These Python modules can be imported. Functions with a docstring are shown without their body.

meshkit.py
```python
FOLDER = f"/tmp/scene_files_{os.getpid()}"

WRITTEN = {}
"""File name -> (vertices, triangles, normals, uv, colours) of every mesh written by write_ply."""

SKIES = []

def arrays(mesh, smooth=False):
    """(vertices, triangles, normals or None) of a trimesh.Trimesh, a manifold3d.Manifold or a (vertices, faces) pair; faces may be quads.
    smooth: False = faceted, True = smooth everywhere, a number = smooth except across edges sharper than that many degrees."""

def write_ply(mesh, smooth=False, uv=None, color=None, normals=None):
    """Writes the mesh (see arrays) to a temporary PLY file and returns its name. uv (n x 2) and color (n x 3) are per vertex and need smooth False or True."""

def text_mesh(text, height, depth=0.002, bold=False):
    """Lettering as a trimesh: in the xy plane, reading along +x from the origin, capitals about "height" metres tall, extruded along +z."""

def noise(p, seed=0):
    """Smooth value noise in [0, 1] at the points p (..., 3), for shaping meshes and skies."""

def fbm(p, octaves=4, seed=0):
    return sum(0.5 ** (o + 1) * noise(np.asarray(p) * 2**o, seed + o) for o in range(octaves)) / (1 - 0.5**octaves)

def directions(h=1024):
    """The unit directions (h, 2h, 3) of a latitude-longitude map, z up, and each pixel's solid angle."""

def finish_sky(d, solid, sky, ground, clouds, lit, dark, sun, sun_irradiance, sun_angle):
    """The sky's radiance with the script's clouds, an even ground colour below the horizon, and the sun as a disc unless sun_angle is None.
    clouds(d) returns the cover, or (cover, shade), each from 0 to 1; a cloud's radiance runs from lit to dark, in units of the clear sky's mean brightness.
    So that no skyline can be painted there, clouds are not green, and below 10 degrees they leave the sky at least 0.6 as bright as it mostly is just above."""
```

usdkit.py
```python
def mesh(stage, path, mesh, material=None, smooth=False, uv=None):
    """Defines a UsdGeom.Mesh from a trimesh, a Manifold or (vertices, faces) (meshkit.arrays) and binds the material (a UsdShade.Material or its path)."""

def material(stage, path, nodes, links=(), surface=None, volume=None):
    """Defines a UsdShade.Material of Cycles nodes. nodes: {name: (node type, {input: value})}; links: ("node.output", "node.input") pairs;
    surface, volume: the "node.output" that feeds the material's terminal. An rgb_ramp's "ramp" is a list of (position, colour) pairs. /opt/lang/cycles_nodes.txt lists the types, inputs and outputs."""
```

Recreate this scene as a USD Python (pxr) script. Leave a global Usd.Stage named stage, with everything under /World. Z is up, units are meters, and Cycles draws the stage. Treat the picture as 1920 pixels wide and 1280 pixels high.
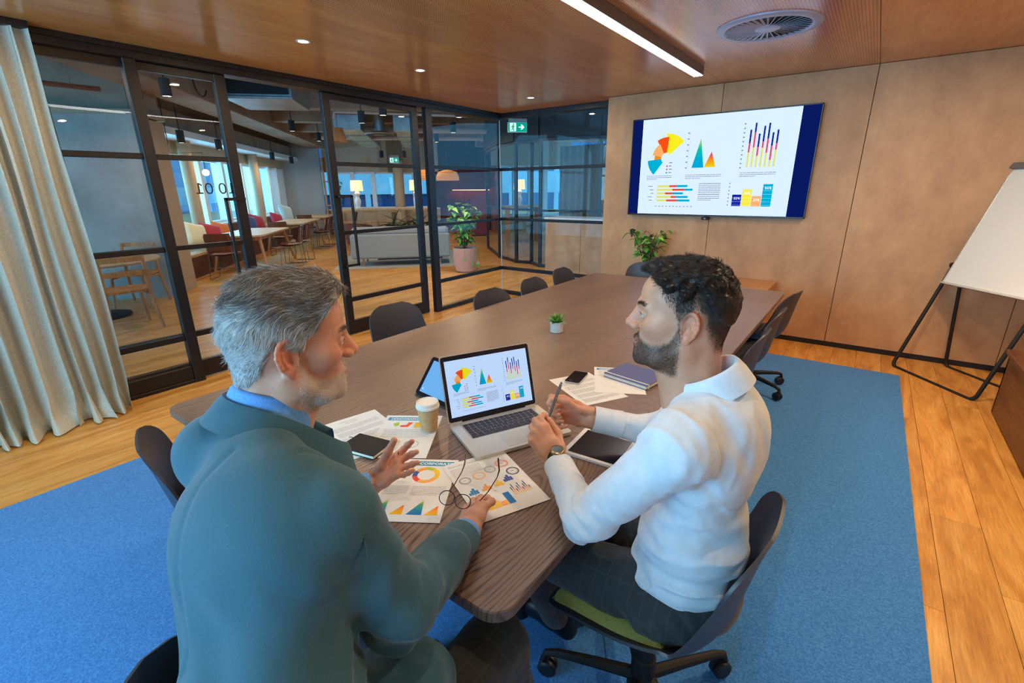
import math, random
import numpy as np, trimesh, manifold3d, shapely
from shapely.geometry import Polygon
from pxr import Usd, UsdGeom, UsdLux, UsdShade, Gf, Sdf, Vt
import usdkit, meshkit

stage = Usd.Stage.CreateInMemory()
UsdGeom.SetStageUpAxis(stage, 'Z'); UsdGeom.SetStageMetersPerUnit(stage, 1.0)
stage.SetDefaultPrim(UsdGeom.Xform.Define(stage, '/World').GetPrim())
UsdGeom.Scope.Define(stage, '/World/Looks')
PI = math.pi

# ------------------------------------------------------------------ camera
EYE = np.array([0, 0, 1.56]); FPX, PITCH, ROLL, YAW = 891.3, .312812, -.0099235, -.6355025
def cam_axes():
    cy, sy = math.cos(YAW), math.sin(YAW)
    f = np.array([sy*math.cos(PITCH), cy*math.cos(PITCH), -math.sin(PITCH)])
    r0 = np.array([cy, -sy, 0.]); u0 = np.cross(r0, f)
    r = math.cos(ROLL)*r0 + math.sin(ROLL)*u0
    return r, np.cross(r, f), f
_r, _u, _f = cam_axes()
cam = UsdGeom.Camera.Define(stage, '/World/camera')
cam.CreateHorizontalApertureAttr(36.0); cam.CreateVerticalApertureAttr(24.0)
cam.CreateFocalLengthAttr(FPX/1920*36)
cam.CreateClippingRangeAttr(Gf.Vec2f(.05, 400))
cam.AddTransformOp().Set(Gf.Matrix4d(*_r, 0, *_u, 0, *(-_f), 0, *EYE, 1))
cam.CreateExposureAttr(0.0)
# points on known planes from measured picture positions (used to measure the place, in metres)
def ray(px, py): return (px-960)/FPX*_r-(py-640)/FPX*_u+_f
def onz(px, py, z): d = ray(px, py); return EYE+d*((z-EYE[2])/d[2])
def ony(px, py, y): d = ray(px, py); return EYE+d*(y/d[1])
def onx(px, py, x): d = ray(px, py); return EYE+d*(x/d[0])

# ------------------------------------------------------------------ sky and large lights
def srgb(r, g, b):
    c = np.array([r, g, b], float)/255
    return tuple(np.where(c < .04045, c/12.92, ((c+.055)/1.055)**2.4))
dome = UsdLux.DomeLight.Define(stage, '/World/sky')
dome.CreateColorAttr(Gf.Vec3f(.15, .56, 1.0)); dome.CreateIntensityAttr(1.15)
def rect_light(name, pos, target, w, h, color, power):
    l = UsdLux.RectLight.Define(stage, '/World/'+name)
    l.CreateWidthAttr(w); l.CreateHeightAttr(h); l.CreateColorAttr(Gf.Vec3f(*color)); l.CreateIntensityAttr(power)
    z = np.array(pos, float)-np.array(target, float); z /= np.linalg.norm(z)
    x = np.cross([0, 0, 1], z); x /= np.linalg.norm(x); y = np.cross(z, x)
    l.AddTransformOp().Set(Gf.Matrix4d(*x, 0, *y, 0, *z, 0, *pos, 1))
    return l
# daylight through the room's own windows, in the wall behind the camera
DAY = (.36, .73, 1.0)
rect_light('daylight_back_window', (-1.7, -2.52, 1.72), (-1.7, 0, 1.72), 3.2, 1.35, DAY, 13)
# daylight through the office windows (facade on the left, and the far one)
rect_light('daylight_office_facade', (-12.9, 4.9, 1.75), (-12.0, 5.85, 1.6), 7.5, 1.6, (.2, .62, 1.0), 9)
CEIL, YW, XG, XR, YB = 2.54, 5.57, -4.45, 1.45, -2.6

# ------------------------------------------------------------------ helpers
def prim_name(parent, name):
    base = (parent.GetPath() if parent is not None else Sdf.Path('/World'))
    p = base.AppendChild(name); k = 0
    while stage.GetPrimAtPath(p):
        k += 1; p = base.AppendChild('%s_%03d' % (name, k))
    return str(p)
def tag(o, label=None, cat=None, group=None, kind=None):
    p = o.GetPrim() if hasattr(o, 'GetPrim') else o
    for k, v in (('label', label), ('category', cat), ('group', group), ('kind', kind)):
        if v: p.SetCustomDataByKey(k, v)
    return p
def thing(name, label, cat, loc=(0, 0, 0), rotz=0, group=None):
    x = UsdGeom.Xform.Define(stage, prim_name(None, name))
    x.AddTranslateOp().Set(Gf.Vec3d(*map(float, loc))); x.AddRotateZOp().Set(float(math.degrees(rotz)))
    return tag(x, label, cat, group)
def dup(root, loc, rotz=0, label=None, group=None):
    was = root.GetCustomData()
    base = root.GetName()
    if base[-4:-3] == '_' and base[-3:].isdigit(): base = base[:-4]
    r = thing(base, label or was.get('label'), was.get('category'), loc, rotz, group or was.get('group'))
    r.GetReferences().AddInternalReference(root.GetPath()); r.SetInstanceable(True)
    return r
def tri(f):
    f = np.asarray(f, int)
    return f if f.shape[1] == 3 else np.vstack([f[:, [0, 1, 2]], f[:, [0, 2, 3]]])
def rotm(ax, ang):
    return trimesh.transformations.rotation_matrix(ang, ax)[:3, :3]
RX = lambda a: rotm([1, 0, 0], a)
RY = lambda a: rotm([0, 1, 0], a)
RZ = lambda a: rotm([0, 0, 1], a)
def rounded_box(sx, sy, sz, b):
    """bevelled box as hull of 24 points, centred"""
    pts = []
    for x in (-1, 1):
        for y in (-1, 1):
            for z in (-1, 1):
                X, Y, Z = x*sx/2, y*sy/2, z*sz/2
                pts += [(X-x*b, Y-y*b, Z), (X-x*b, Y, Z-z*b), (X, Y-y*b, Z-z*b)]
    m = trimesh.convex.convex_hull(np.array(pts))
    return np.array(m.vertices), np.array(m.faces)
class MB:
    def __init__(s): s.v, s.f, s.c, s.n = [], [], [], 0
    def add(s, v, f, col=None):
        v = np.asarray(v, float); f = tri(f)
        s.v.append(v); s.f.append(f+s.n); s.n += len(v)
        s.c.append(np.tile(np.asarray(col if col is not None else (1, 1, 1), float), (len(v), 1)) if np.ndim(col) < 2 else np.asarray(col, float))
        return s
    def box(s, lo, hi, b=0, col=None, rot=None, piv=None):
        lo, hi = np.minimum(lo, hi).astype(float), np.maximum(lo, hi).astype(float)
        c, d = (lo+hi)/2, hi-lo
        if b: v, f = rounded_box(*d, min(b, d.min()*.45))
        else:
            m = trimesh.creation.box(d); v, f = np.array(m.vertices), np.array(m.faces)
        v = v+c
        if rot is not None:
            p = c if piv is None else np.array(piv); v = (v-p)@np.asarray(rot).T+p
        return s.add(v, f, col)
    def cyl(s, a, b, r, r2=None, n=16, col=None, cap=True):
        return s.tube([a, b], [r, r if r2 is None else r2], n, col, cap)
    def tube(s, pts, r, n=8, col=None, cap=True):
        pts = np.asarray(pts, float); r = np.broadcast_to(np.asarray(r, float), (len(pts),))
        t = np.gradient(pts, axis=0); t /= np.linalg.norm(t, axis=1, keepdims=True)+1e-12
        up = np.array([0, 0, 1.]) if abs(t[0][2]) < .9 else np.array([1., 0, 0])
        x = np.cross(up, t[0]); x /= np.linalg.norm(x); rings = []
        for i in range(len(pts)):
            x = x-t[i]*(x@t[i]); x /= np.linalg.norm(x)+1e-12; y = np.cross(t[i], x)
            a = np.arange(n)*2*PI/n
            rings.append(pts[i]+r[i]*(np.cos(a)[:, None]*x+np.sin(a)[:, None]*y))
        v = np.vstack(rings); f = []
        for i in range(len(pts)-1):
            for j in range(n):
                k = (j+1) % n; f.append([i*n+j, i*n+k, (i+1)*n+k, (i+1)*n+j])
        f = tri(f)
        if cap:
            v = np.vstack([v, pts[0], pts[-1]]); N = len(v)
            f = np.vstack([f, [[N-2, (j+1) % n, j] for j in range(n)], [[N-1, (len(pts)-1)*n+j, (len(pts)-1)*n+(j+1) % n] for j in range(n)]])
        return s.add(v, f, col)
    def lathe(s, prof, c=(0, 0, 0), n=24, col=None, sx=1, sy=1, rot=None):
        prof = np.asarray(prof, float); a = np.arange(n)*2*PI/n; m = len(prof)
        v = np.stack([np.outer(prof[:, 0], np.cos(a))*sx, np.outer(prof[:, 0], np.sin(a))*sy, np.repeat(prof[:, 1:2], n, 1)], -1).reshape(-1, 3)
        f = [[i*n+j, i*n+(j+1) % n, (i+1)*n+(j+1) % n, (i+1)*n+j] for i in range(m-1) for j in range(n)]
        if rot is not None: v = v@np.asarray(rot).T
        return s.add(v+np.array(c), f, col)
    def prism(s, poly, z0, z1, col=None, M=None):
        """polygon (list of xy or shapely) extruded z0..z1; M maps local points to the world"""
        if not hasattr(poly, 'geom_type'): poly = Polygon(poly)
        for g in getattr(poly, 'geoms', [poly]):
            m = trimesh.creation.extrude_polygon(g, z1-z0, engine='earcut')
            v = np.array(m.vertices)+[0, 0, z0]
            s.add(v if M is None else M(v), m.faces, col)
        return s
    def grid(s, P, closed_u=False, closed_v=False, col=None):
        """surface of points P (nu, nv, 3)"""
        nu, nv = P.shape[:2]; idx = np.arange(nu*nv).reshape(nu, nv)
        I = np.vstack([idx, idx[:1]]) if closed_u else idx
        I = np.hstack([I, I[:, :1]]) if closed_v else I
        f = np.stack([I[:-1, :-1], I[1:, :-1], I[1:, 1:], I[:-1, 1:]], -1).reshape(-1, 4)
        return s.add(P.reshape(-1, 3), f, col)
    def mesh(s, m, col=None): return s.add(np.array(m.vertices), np.array(m.faces), col)
    def build(s, name, mat, parent=None, smooth=30, tint=False, label=None, cat=None, group=None, kind=None):
        v, f = np.vstack(s.v), np.vstack(s.f)
        path = prim_name(parent, name)
        if tint:
            m = usdkit.mesh(stage, path, (v, f), mat, smooth=False if smooth is not True else True)
            UsdGeom.PrimvarsAPI(m).CreatePrimvar('tint', Sdf.ValueTypeNames.Color3fArray, 'vertex').Set(Vt.Vec3fArray.FromNumpy(np.vstack(s.c).astype(np.float32)))
        else:
            m = usdkit.mesh(stage, path, (v, f), mat, smooth=smooth)
        return tag(m, label, cat, group, kind)
def bx(name, lo, hi, mat, parent=None, b=0, **k): return MB().box(lo, hi, b).build(name, mat, parent, **k)
def rrect(w, h, r, n=6):
    """rounded rectangle polygon centred at 0"""
    p = []
    for cx, cy, a0 in ((w/2-r, h/2-r, 0), (-w/2+r, h/2-r, 90), (-w/2+r, -h/2+r, 180), (w/2-r, -h/2+r, 270)):
        for k in range(n+1):
            a = math.radians(a0+90*k/n); p.append((cx+r*math.cos(a), cy+r*math.sin(a)))
    return p

# ------------------------------------------------------------------ materials
MATS = {}
def plain(name, col, rough=.5, metal=0, spec=None, **k):
    if name in MATS: return MATS[name]
    d = {'base_color': col, 'roughness': rough, 'metallic': metal}
    if spec is not None: d['specular_ior_level'] = spec
    d.update(k)
    MATS[name] = usdkit.material(stage, '/World/Looks/'+name, {'p': ('principled_bsdf', d)}, [], surface='p.BSDF')
    return MATS[name]
def noisy(name, c1, c2, scale=20, rough=.6, stretch=(1, 1, 1), bump=0, detail=4, metal=0, vary=0, bscale=None, lo=.35, hi=.65, bdist=.004, sheen=0, coat=0, space='position', **k):
    """two-tone noise along stretch, optional bump and per-object brightness variation"""
    n = {'tc': ('texture_coordinate', {}), 'g': ('geometry', {}), 'm': ('mapping', {'scale': stretch}), 'n': ('noise_texture', {'scale': scale, 'detail': detail, 'roughness': .6}),
         'r': ('rgb_ramp', {'ramp': [(0, c1), (lo, c1), (hi, c2), (1, c2)]}), 'p': ('principled_bsdf', dict({'roughness': rough, 'metallic': metal, 'sheen_weight': sheen, 'coat_weight': coat}, **k))}
    src = 'g.position' if space == 'position' else 'tc.'+space
    L = [(src, 'm.vector'), ('m.vector', 'n.vector'), ('n.fac', 'r.fac')]
    out = 'r.color'
    if vary:
        n['oi'] = ('object_info', {}); n['mr'] = ('map_range', {'to_min': 1-vary, 'to_max': 1+vary}); n['h'] = ('hsv', {})
        L += [('oi.random', 'mr.value'), ('mr.result', 'h.value'), (out, 'h.color')]; out = 'h.color'
    L.append((out, 'p.base_color'))
    if bump:
        n['b'] = ('bump', {'strength': bump, 'distance': bdist})
        if bscale:
            n['n2'] = ('noise_texture', {'scale': bscale, 'detail': 2}); L += [('m.vector', 'n2.vector'), ('n2.fac', 'b.height')]
        else: L.append(('n.fac', 'b.height'))
        L.append(('b.normal', 'p.normal'))
    MATS[name] = usdkit.material(stage, '/World/Looks/'+name, n, L, surface='p.BSDF')
    return MATS[name]
def wood(name, c1, c2, c3, axis=1, scale=2.2, rough=.4, vary=.12, ring=.0, coat=0, stretch=9, spec=.5, pore=.25):
    """plank/veneer: long soft figure + fine pores along axis; every object shifted and toned by its random number"""
    st = [stretch*1.0]*3; st[axis] = 1.0
    fs = [220.]*3; fs[axis] = 9.
    n = {'g': ('geometry', {}), 'oi': ('object_info', {}), 'sh': ('combine_xyz', {}), 'ml': ('math', {'math_type': 'multiply', 'value2': 37.0}),
         'add': ('vector_math', {'math_type': 'add'}), 'm': ('mapping', {'scale': st}), 'n': ('noise_texture', {'scale': scale, 'detail': 5, 'roughness': .62, 'distortion': .9}),
         'r': ('rgb_ramp', {'ramp': [(0, c1), (.36, c1), (.5, c2), (.66, c3), (1, c3)]}),
         'mf': ('mapping', {'scale': fs}), 'nf': ('noise_texture', {'scale': 1.0, 'detail': 2}), 'rf': ('map_range', {'from_min': .3, 'from_max': .7, 'to_min': 1-pore, 'to_max': 1+pore*.5, 'clamp': True}),
         'mr': ('map_range', {'to_min': 1-vary, 'to_max': 1+vary}), 'mm': ('math', {'math_type': 'multiply'}), 'h': ('hsv', {}),
         'p': ('principled_bsdf', {'roughness': rough, 'coat_weight': coat, 'coat_roughness': .12, 'specular_ior_level': spec}),
         'b': ('bump', {'strength': .15, 'distance': .001})}
    L = [('oi.random', 'ml.value1'), ('ml.value', 'sh.x'), ('ml.value', 'sh.y'), ('ml.value', 'sh.z'), ('g.position', 'add.vector1'), ('sh.vector', 'add.vector2'),
         ('add.vector', 'm.vector'), ('m.vector', 'n.vector'), ('n.fac', 'r.fac'), ('add.vector', 'mf.vector'), ('mf.vector', 'nf.vector'), ('nf.fac', 'rf.value'),
         ('oi.random', 'mr.value'), ('mr.result', 'mm.value1'), ('rf.result', 'mm.value2'), ('mm.value', 'h.value'), ('r.color', 'h.color'), ('h.color', 'p.base_color'),
         ('nf.fac', 'b.height'), ('b.normal', 'p.normal')]
    MATS[name] = usdkit.material(stage, '/World/Looks/'+name, n, L, surface='p.BSDF')
    return MATS[name]
def emit(name, col, strength):
    MATS[name] = usdkit.material(stage, '/World/Looks/'+name, {'e': ('emission', {'color': col, 'strength': strength})}, [], surface='e.emission')
    return MATS[name]
def tinted(name, rough=.6, emit_strength=None, gain=1.0, spec=.3):
    """colour from the mesh's own tint (flat print, screens)"""
    if emit_strength is None:
        MATS[name] = usdkit.material(stage, '/World/Looks/'+name, {'a': ('attribute', {'attribute': 'tint'}), 'p': ('principled_bsdf', {'roughness': rough, 'specular_ior_level': spec})}, [('a.color', 'p.base_color')], surface='p.BSDF')
    else:
        MATS[name] = usdkit.material(stage, '/World/Looks/'+name, {'a': ('attribute', {'attribute': 'tint'}), 'e': ('emission', {'strength': emit_strength})}, [('a.color', 'e.color')], surface='e.emission')
    return MATS[name]
def glass_pane(name, tint=(1, 1, 1), f0=.015, boost=1.0, share=.28):
    """thin pane: clear, with a mirror share rising towards grazing (the same from both faces)"""
    MATS[name] = usdkit.material(stage, '/World/Looks/'+name, {'lw': ('layer_weight', {'blend': .5}), 'pw': ('math', {'math_type': 'power', 'value2': 5.0}), 'ma': ('math', {'math_type': 'multiply_add', 'value2': (1-f0)*share, 'value3': f0}),
                                 't': ('transparent_bsdf', {'color': tint}), 'g': ('glossy_bsdf', {'color': (boost, boost, boost), 'roughness': 0.0}), 'm': ('mix_closure', {})},
                                 [('lw.facing', 'pw.value1'), ('pw.value', 'ma.value1'), ('ma.value', 'm.fac'), ('t.BSDF', 'm.closure1'), ('g.BSDF', 'm.closure2')], surface='m.closure')
    return MATS[name]
# ================================================================== the room
rng = random.Random(7)
OAK = wood('floor_oak', srgb(196, 132, 60), srgb(218, 154, 74), srgb(232, 174, 94), axis=1, scale=1.6, rough=.36, vary=.08, stretch=6, pore=.18)
PLY = noisy('birch_plywood', srgb(172, 130, 92), srgb(204, 162, 118), scale=2.6, rough=.5, stretch=(1.6, 1, 1.0), detail=6, vary=.05, lo=.3, hi=.72)
CEILWOOD = wood('ceiling_veneer', srgb(204, 140, 76), srgb(214, 152, 86), srgb(222, 164, 96), axis=1, scale=1.2, rough=.2, vary=.05, stretch=5, pore=.12, spec=.55)
BLACK = plain('black_steel', srgb(13, 13, 17), .42)
BLACKM = plain('matt_black', srgb(17, 17, 19), .6)
def perforated(name, c1, c2, pitch=.018):
    sc = 1/pitch
    n = {'g': ('geometry', {}), 's': ('vector_math', {'math_type': 'scale', 'scale': sc}), 'fr': ('vector_math', {'math_type': 'fraction'}), 'sb': ('vector_math', {'math_type': 'subtract', 'vector2': (.5, .5, 0)}),
         'fl': ('vector_math', {'math_type': 'multiply', 'vector2': (1, 1, 0)}), 'ln': ('vector_math', {'math_type': 'length'}), 'lt': ('math', {'math_type': 'less_than', 'value2': .21}),
         'm': ('mapping', {'scale': (5, 1, 1)}), 'n': ('noise_texture', {'scale': 1.2, 'detail': 5, 'distortion': .9}), 'r': ('rgb_ramp', {'ramp': [(0, c1), (.36, c1), (.66, c2), (1, c2)]}),
         'mx': ('mix', {'color2': (.012, .008, .006)}), 'p': ('principled_bsdf', {'roughness': .24, 'specular_ior_level': .5})}
    L = [('g.position', 's.vector1'), ('s.vector', 'fr.vector1'), ('fr.vector', 'sb.vector1'), ('sb.vector', 'fl.vector1'), ('fl.vector', 'ln.vector1'), ('ln.value', 'lt.value1'),
         ('g.position', 'm.vector'), ('m.vector', 'n.vector'), ('n.fac', 'r.fac'), ('r.color', 'mx.color1'), ('lt.value', 'mx.fac'), ('mx.color', 'p.base_color')]
    return usdkit.material(stage, '/World/Looks/'+name, n, L, surface='p.BSDF')
PERF = perforated('perforated_veneer', srgb(200, 140, 86), srgb(218, 160, 104))

# floor: oak planks along y, one floor through the room and the office beyond the glass
fl = thing('floor', None, None); tag(fl, kind='structure')
bx('subfloor', (-42, -3, -.08), (4, 40, -.022), plain('screed', srgb(60, 45, 32), .9), fl)
W = .19; cand = []
for i in range(-90, 12):
    x0 = -.08+i*W
    y = -2.6-rng.random()*1.8
    while y < 17:
        Lh = rng.uniform(1.5, 2.3)
        if x0 < XR and y+Lh > YB and not (x0 > -4.4 and y > YW+.1 and x0 > -2.7): cand.append((x0, max(y, YB), x0+W, min(y+Lh, 18)))
        y += Lh
def in_view(x0, y0, x1, y1):
    for x in (x0, x1):
        for y in np.linspace(y0, y1, 5):
            q = np.array([x, y, 0])-EYE; d = q@_f
            if d > .3 and abs(q@_r)/d < 1.12 and abs(q@_u)/d < .76: return True
    return False
def hidden_by_rug(x0, y0, x1, y1): return x0 > -3.36 and x1 < .42 and y1 < 4.97
vis = sorted([c for c in cand if in_view(*c) and not hidden_by_rug(*c)], key=lambda c: (c[0]+c[2])**2+(c[1]+c[3])**2)
keep = set(vis[:298]); rest = MB()
for c in cand:
    lo, hi = (c[0]+.0008, c[1]+.0008, -.022), (c[2]-.0008, c[3]-.0008, rng.uniform(-.0006, 0))
    if c in keep: MB().box(lo, hi, .0007).build('plank', OAK, fl, smooth=False)
    elif in_view(*c) or hidden_by_rug(*c) or c[0] > -5: rest.box(lo, hi)
rest.build('plank', OAK, fl, smooth=False, kind='stuff')
# a pale floor continues past the planks that can be told apart
bx('far_floor', (-42, 18.0, -.022), (4, 40, 0), OAK, fl)
bx('far_floor', (-42, -2.6, -.022), (-17.2, 18.0, -.0005), OAK, fl)

# carpet
CARPET = noisy('blue_carpet', srgb(20, 92, 160), srgb(62, 136, 196), scale=130, rough=.95, detail=3, lo=.3, hi=.7, bump=.6, bdist=.004, sheen=.2, spec=None) if False else noisy('blue_carpet', srgb(28, 104, 180), srgb(78, 148, 214), scale=170, rough=.95, detail=3, lo=.32, hi=.7, bump=.5, bdist=.004, sheen=.15)
MB().prism(Polygon(rrect(3.785, 7.3, .01)), .0008, .009, M=lambda v: v+[-1.4685, 1.325, 0]).build('carpet', CARPET, label='bright blue felt carpet under the meeting table', cat='carpet')

# ceiling in panels
ce = thing('ceiling', None, None); tag(ce, kind='structure')
bx('ceiling_slab', (XG-.1, YB-.1, CEIL+.012), (XR+.1, YW+.3, CEIL+.3), BLACKM, ce)
xs = [XG-.06, -2.69, -1.43, -.17, XR]
for i in range(4):
    ys = [YB, .42, 3.0, YW+.26] if i in (0, 3) else [YB, -.1, 2.5, YW+.26]
    for j in range(3):
        bx('ceiling_panel', (xs[i]+.0015, ys[j]+.0015, CEIL), (xs[i+1]-.0015, ys[j+1]-.0015, CEIL+.012), PERF if i in (1, 2) else CEILWOOD, ce)

# wall with the screen: plywood panels over a black recess
wb = thing('wall_back', None, None); tag(wb, kind='structure')
bx('backing', (-2.68, YW+.02, 0), (XR+.1, YW+.3, CEIL+.02), BLACKM, wb)
px = [-2.69, -1.428, -.17, 1.085, XR+.05]
for a, b in zip(px, px[1:]):
    bx('wall_panel', (a+.0022, YW, .05), (b-.0022, YW+.02, CEIL-.002), PLY, wb, b=.002)
bx('wall_panel', (-2.69, YW+.02, .05), (-2.67, YW+.3, CEIL), PLY, wb)
bx('baseboard_back', (-2.68, YW+.004, 0), (XR, YW+.03, .05), BLACKM, kind='structure')
# right wall and the wall behind the camera with its windows
bx('wall_right', (XR, YB-.1, 0), (XR+.1, YW+.02, CEIL+.02), PLY, kind='structure')
wf = thing('wall_front', None, None); tag(wf, kind='structure')
WALLP = plain('painted_wall', srgb(196, 192, 186), .7)
for lo, hi in (((XG-.1, YB-.15, 0), (XR, YB, .98)), ((XG-.1, YB-.15, 2.44), (XR, YB, CEIL+.02)), ((XG-.1, YB-.15, .98), (-3.4, YB, 2.44)), ((.0, YB-.15, .98), (XR, YB, 2.44))):
    bx('wall_part', lo, hi, WALLP, wf)
w1 = thing('window_1', None, None); tag(w1, kind='structure')
for x in (-3.4, -2.3, -1.2, -.05): bx('mullion', (x, YB-.13, .98), (x+.05, YB-.05, 2.44), BLACK, w1)
for z in (.98, 2.39): bx('mullion', (-3.4, YB-.13, z), (-.0, YB-.05, z+.05), BLACK, w1)
PANE = glass_pane('clear_pane', (.93, .97, .97))
bx('pane', (-3.38, YB-.1, 1.0), (-.02, YB-.095, 2.4), PANE, w1)

# glazed partition on the left: fixed bays, two sliding doors with a gap between
GL = glass_pane('partition_glass', (.96, .975, .975), f0=.015)
gw = thing('wall_left', None, None); tag(gw, kind='structure')
bx('head_track', (XG-.12, YB, 2.455), (XG+.03, YW+.25, CEIL), BLACK, gw, b=.004)
bx('track_lip', (XG+.03, YB, 2.505), (XG+.05, YW+.25, CEIL), BLACK, gw, b=.003)
bx('sill', (XG-.1, YB, 0), (XG+.03, 1.43, .03), BLACK, gw, b=.003)
bx('sill', (XG-.03, 4.43, 0), (XG+.03, YW+.25, .05), BLACK, gw, b=.003)
ZR = [(.372, .42), (1.10, 1.137), (1.79, 1.828)]
for a, b in ((YB, .4), (.4, 1.43)):
    bx('pane', (XG-.006, a, .14), (XG+.006, b, 2.46), GL, gw)
    for z0, z1 in ZR: bx('glazing_bar', (XG-.02, a, z0), (XG+.02, b, z1), BLACK, gw, b=.003)
    bx('bottom_rail', (XG-.02, a, .03), (XG+.02, b, .145), BLACK, gw, b=.003)
for a, b in ((.38, .42), (1.43, 1.51), (4.33, 4.43)):
    bx('post', (XG-.033, a, 0), (XG+.0355, b, 2.456), BLACK, gw, b=.004)
bx('pane', (XG-.006, 4.43, .05), (XG+.006, 5.785, 2.46), GL, gw)
bx('pane', (XG+.0, 5.784, .05), (-2.62, 5.796, 2.46), GL, gw)
for z0, z1 in ZR:
    bx('glazing_bar', (XG-.018, 4.43, z0), (XG+.018, 5.79, z1), BLACK, gw, b=.003)
    bx('glazing_bar', (XG-.018, 5.772, z0), (-2.62, 5.808, z1), BLACK, gw, b=.003)
bx('sill', (XG-.03, 5.76, 0), (-2.62, 5.82, .05), BLACK, gw, b=.003)
bx('head_track', (XG-.03, 5.755, 2.475), (-2.62, 5.825, CEIL), BLACK, gw, b=.003)
bx('corner_seal', (XG-.004, 5.782, .05), (XG+.004, 5.79, 2.46), plain('clear_seal', srgb(190, 200, 205), .3), gw)
def door(n, y0, y1, hy, label):
    d = thing('door_%d' % n, None, None); tag(d, kind='structure')
    X = XG-.055
    for a, b in ((y0, y0+.085), (y1-.085, y1)): bx('stile', (X-.025, a, .01), (X+.025, b, 2.455), BLACK, d, b=.003)
    bx('door_rail', (X-.023, y0+.08, .01), (X+.023, y1-.08, .16), BLACK, d, b=.003); bx('door_rail', (X-.023, y0+.08, 2.40), (X+.023, y1-.08, 2.455), BLACK, d, b=.003)
    for z0, z1 in ZR: bx('glazing_bar', (X-.02, y0+.08, z0), (X+.02, y1-.08, z1), BLACK, d, b=.003)
    bx('pane', (X-.005, y0+.08, .15), (X+.005, y1-.08, 2.41), GL, d)
    h = MB().tube([(X+.02, hy[0], 1.49), (X+.075, hy[0], 1.49)], .011).tube([(X+.02, hy[0], .78), (X+.075, hy[0], .78)], .011)
    h.box((X+.068, min(hy)-.012, 1.478), (X+.09, max(hy)+.012, 1.502), .003).box((X+.068, min(hy)-.012, .768), (X+.09, max(hy)+.012, .792), .003)
    h.box((X+.068, hy[1]-.012, .768), (X+.09, hy[1]+.012, 1.502), .003)
    h.build('pull_handle', BLACK, d)
    return d
d1 = door(1, .90, 2.14, (2.10, 1.95), '')
d2 = door(2, 3.02, 4.26, (3.06, 3.20), '')
# room number on the door glass, read from the office side
tm = meshkit.text_mesh('10 01', .085, .001)
v = np.array(tm.vertices); v -= [v[:, 0].max()/2, 0, 0]
MB().add(np.stack([np.full(len(v), XG-.062)-v[:, 2], 1.93-v[:, 0]*1.0, 1.535+v[:, 1]], 1), tm.faces).build('room_number', BLACKM, d1)

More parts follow.
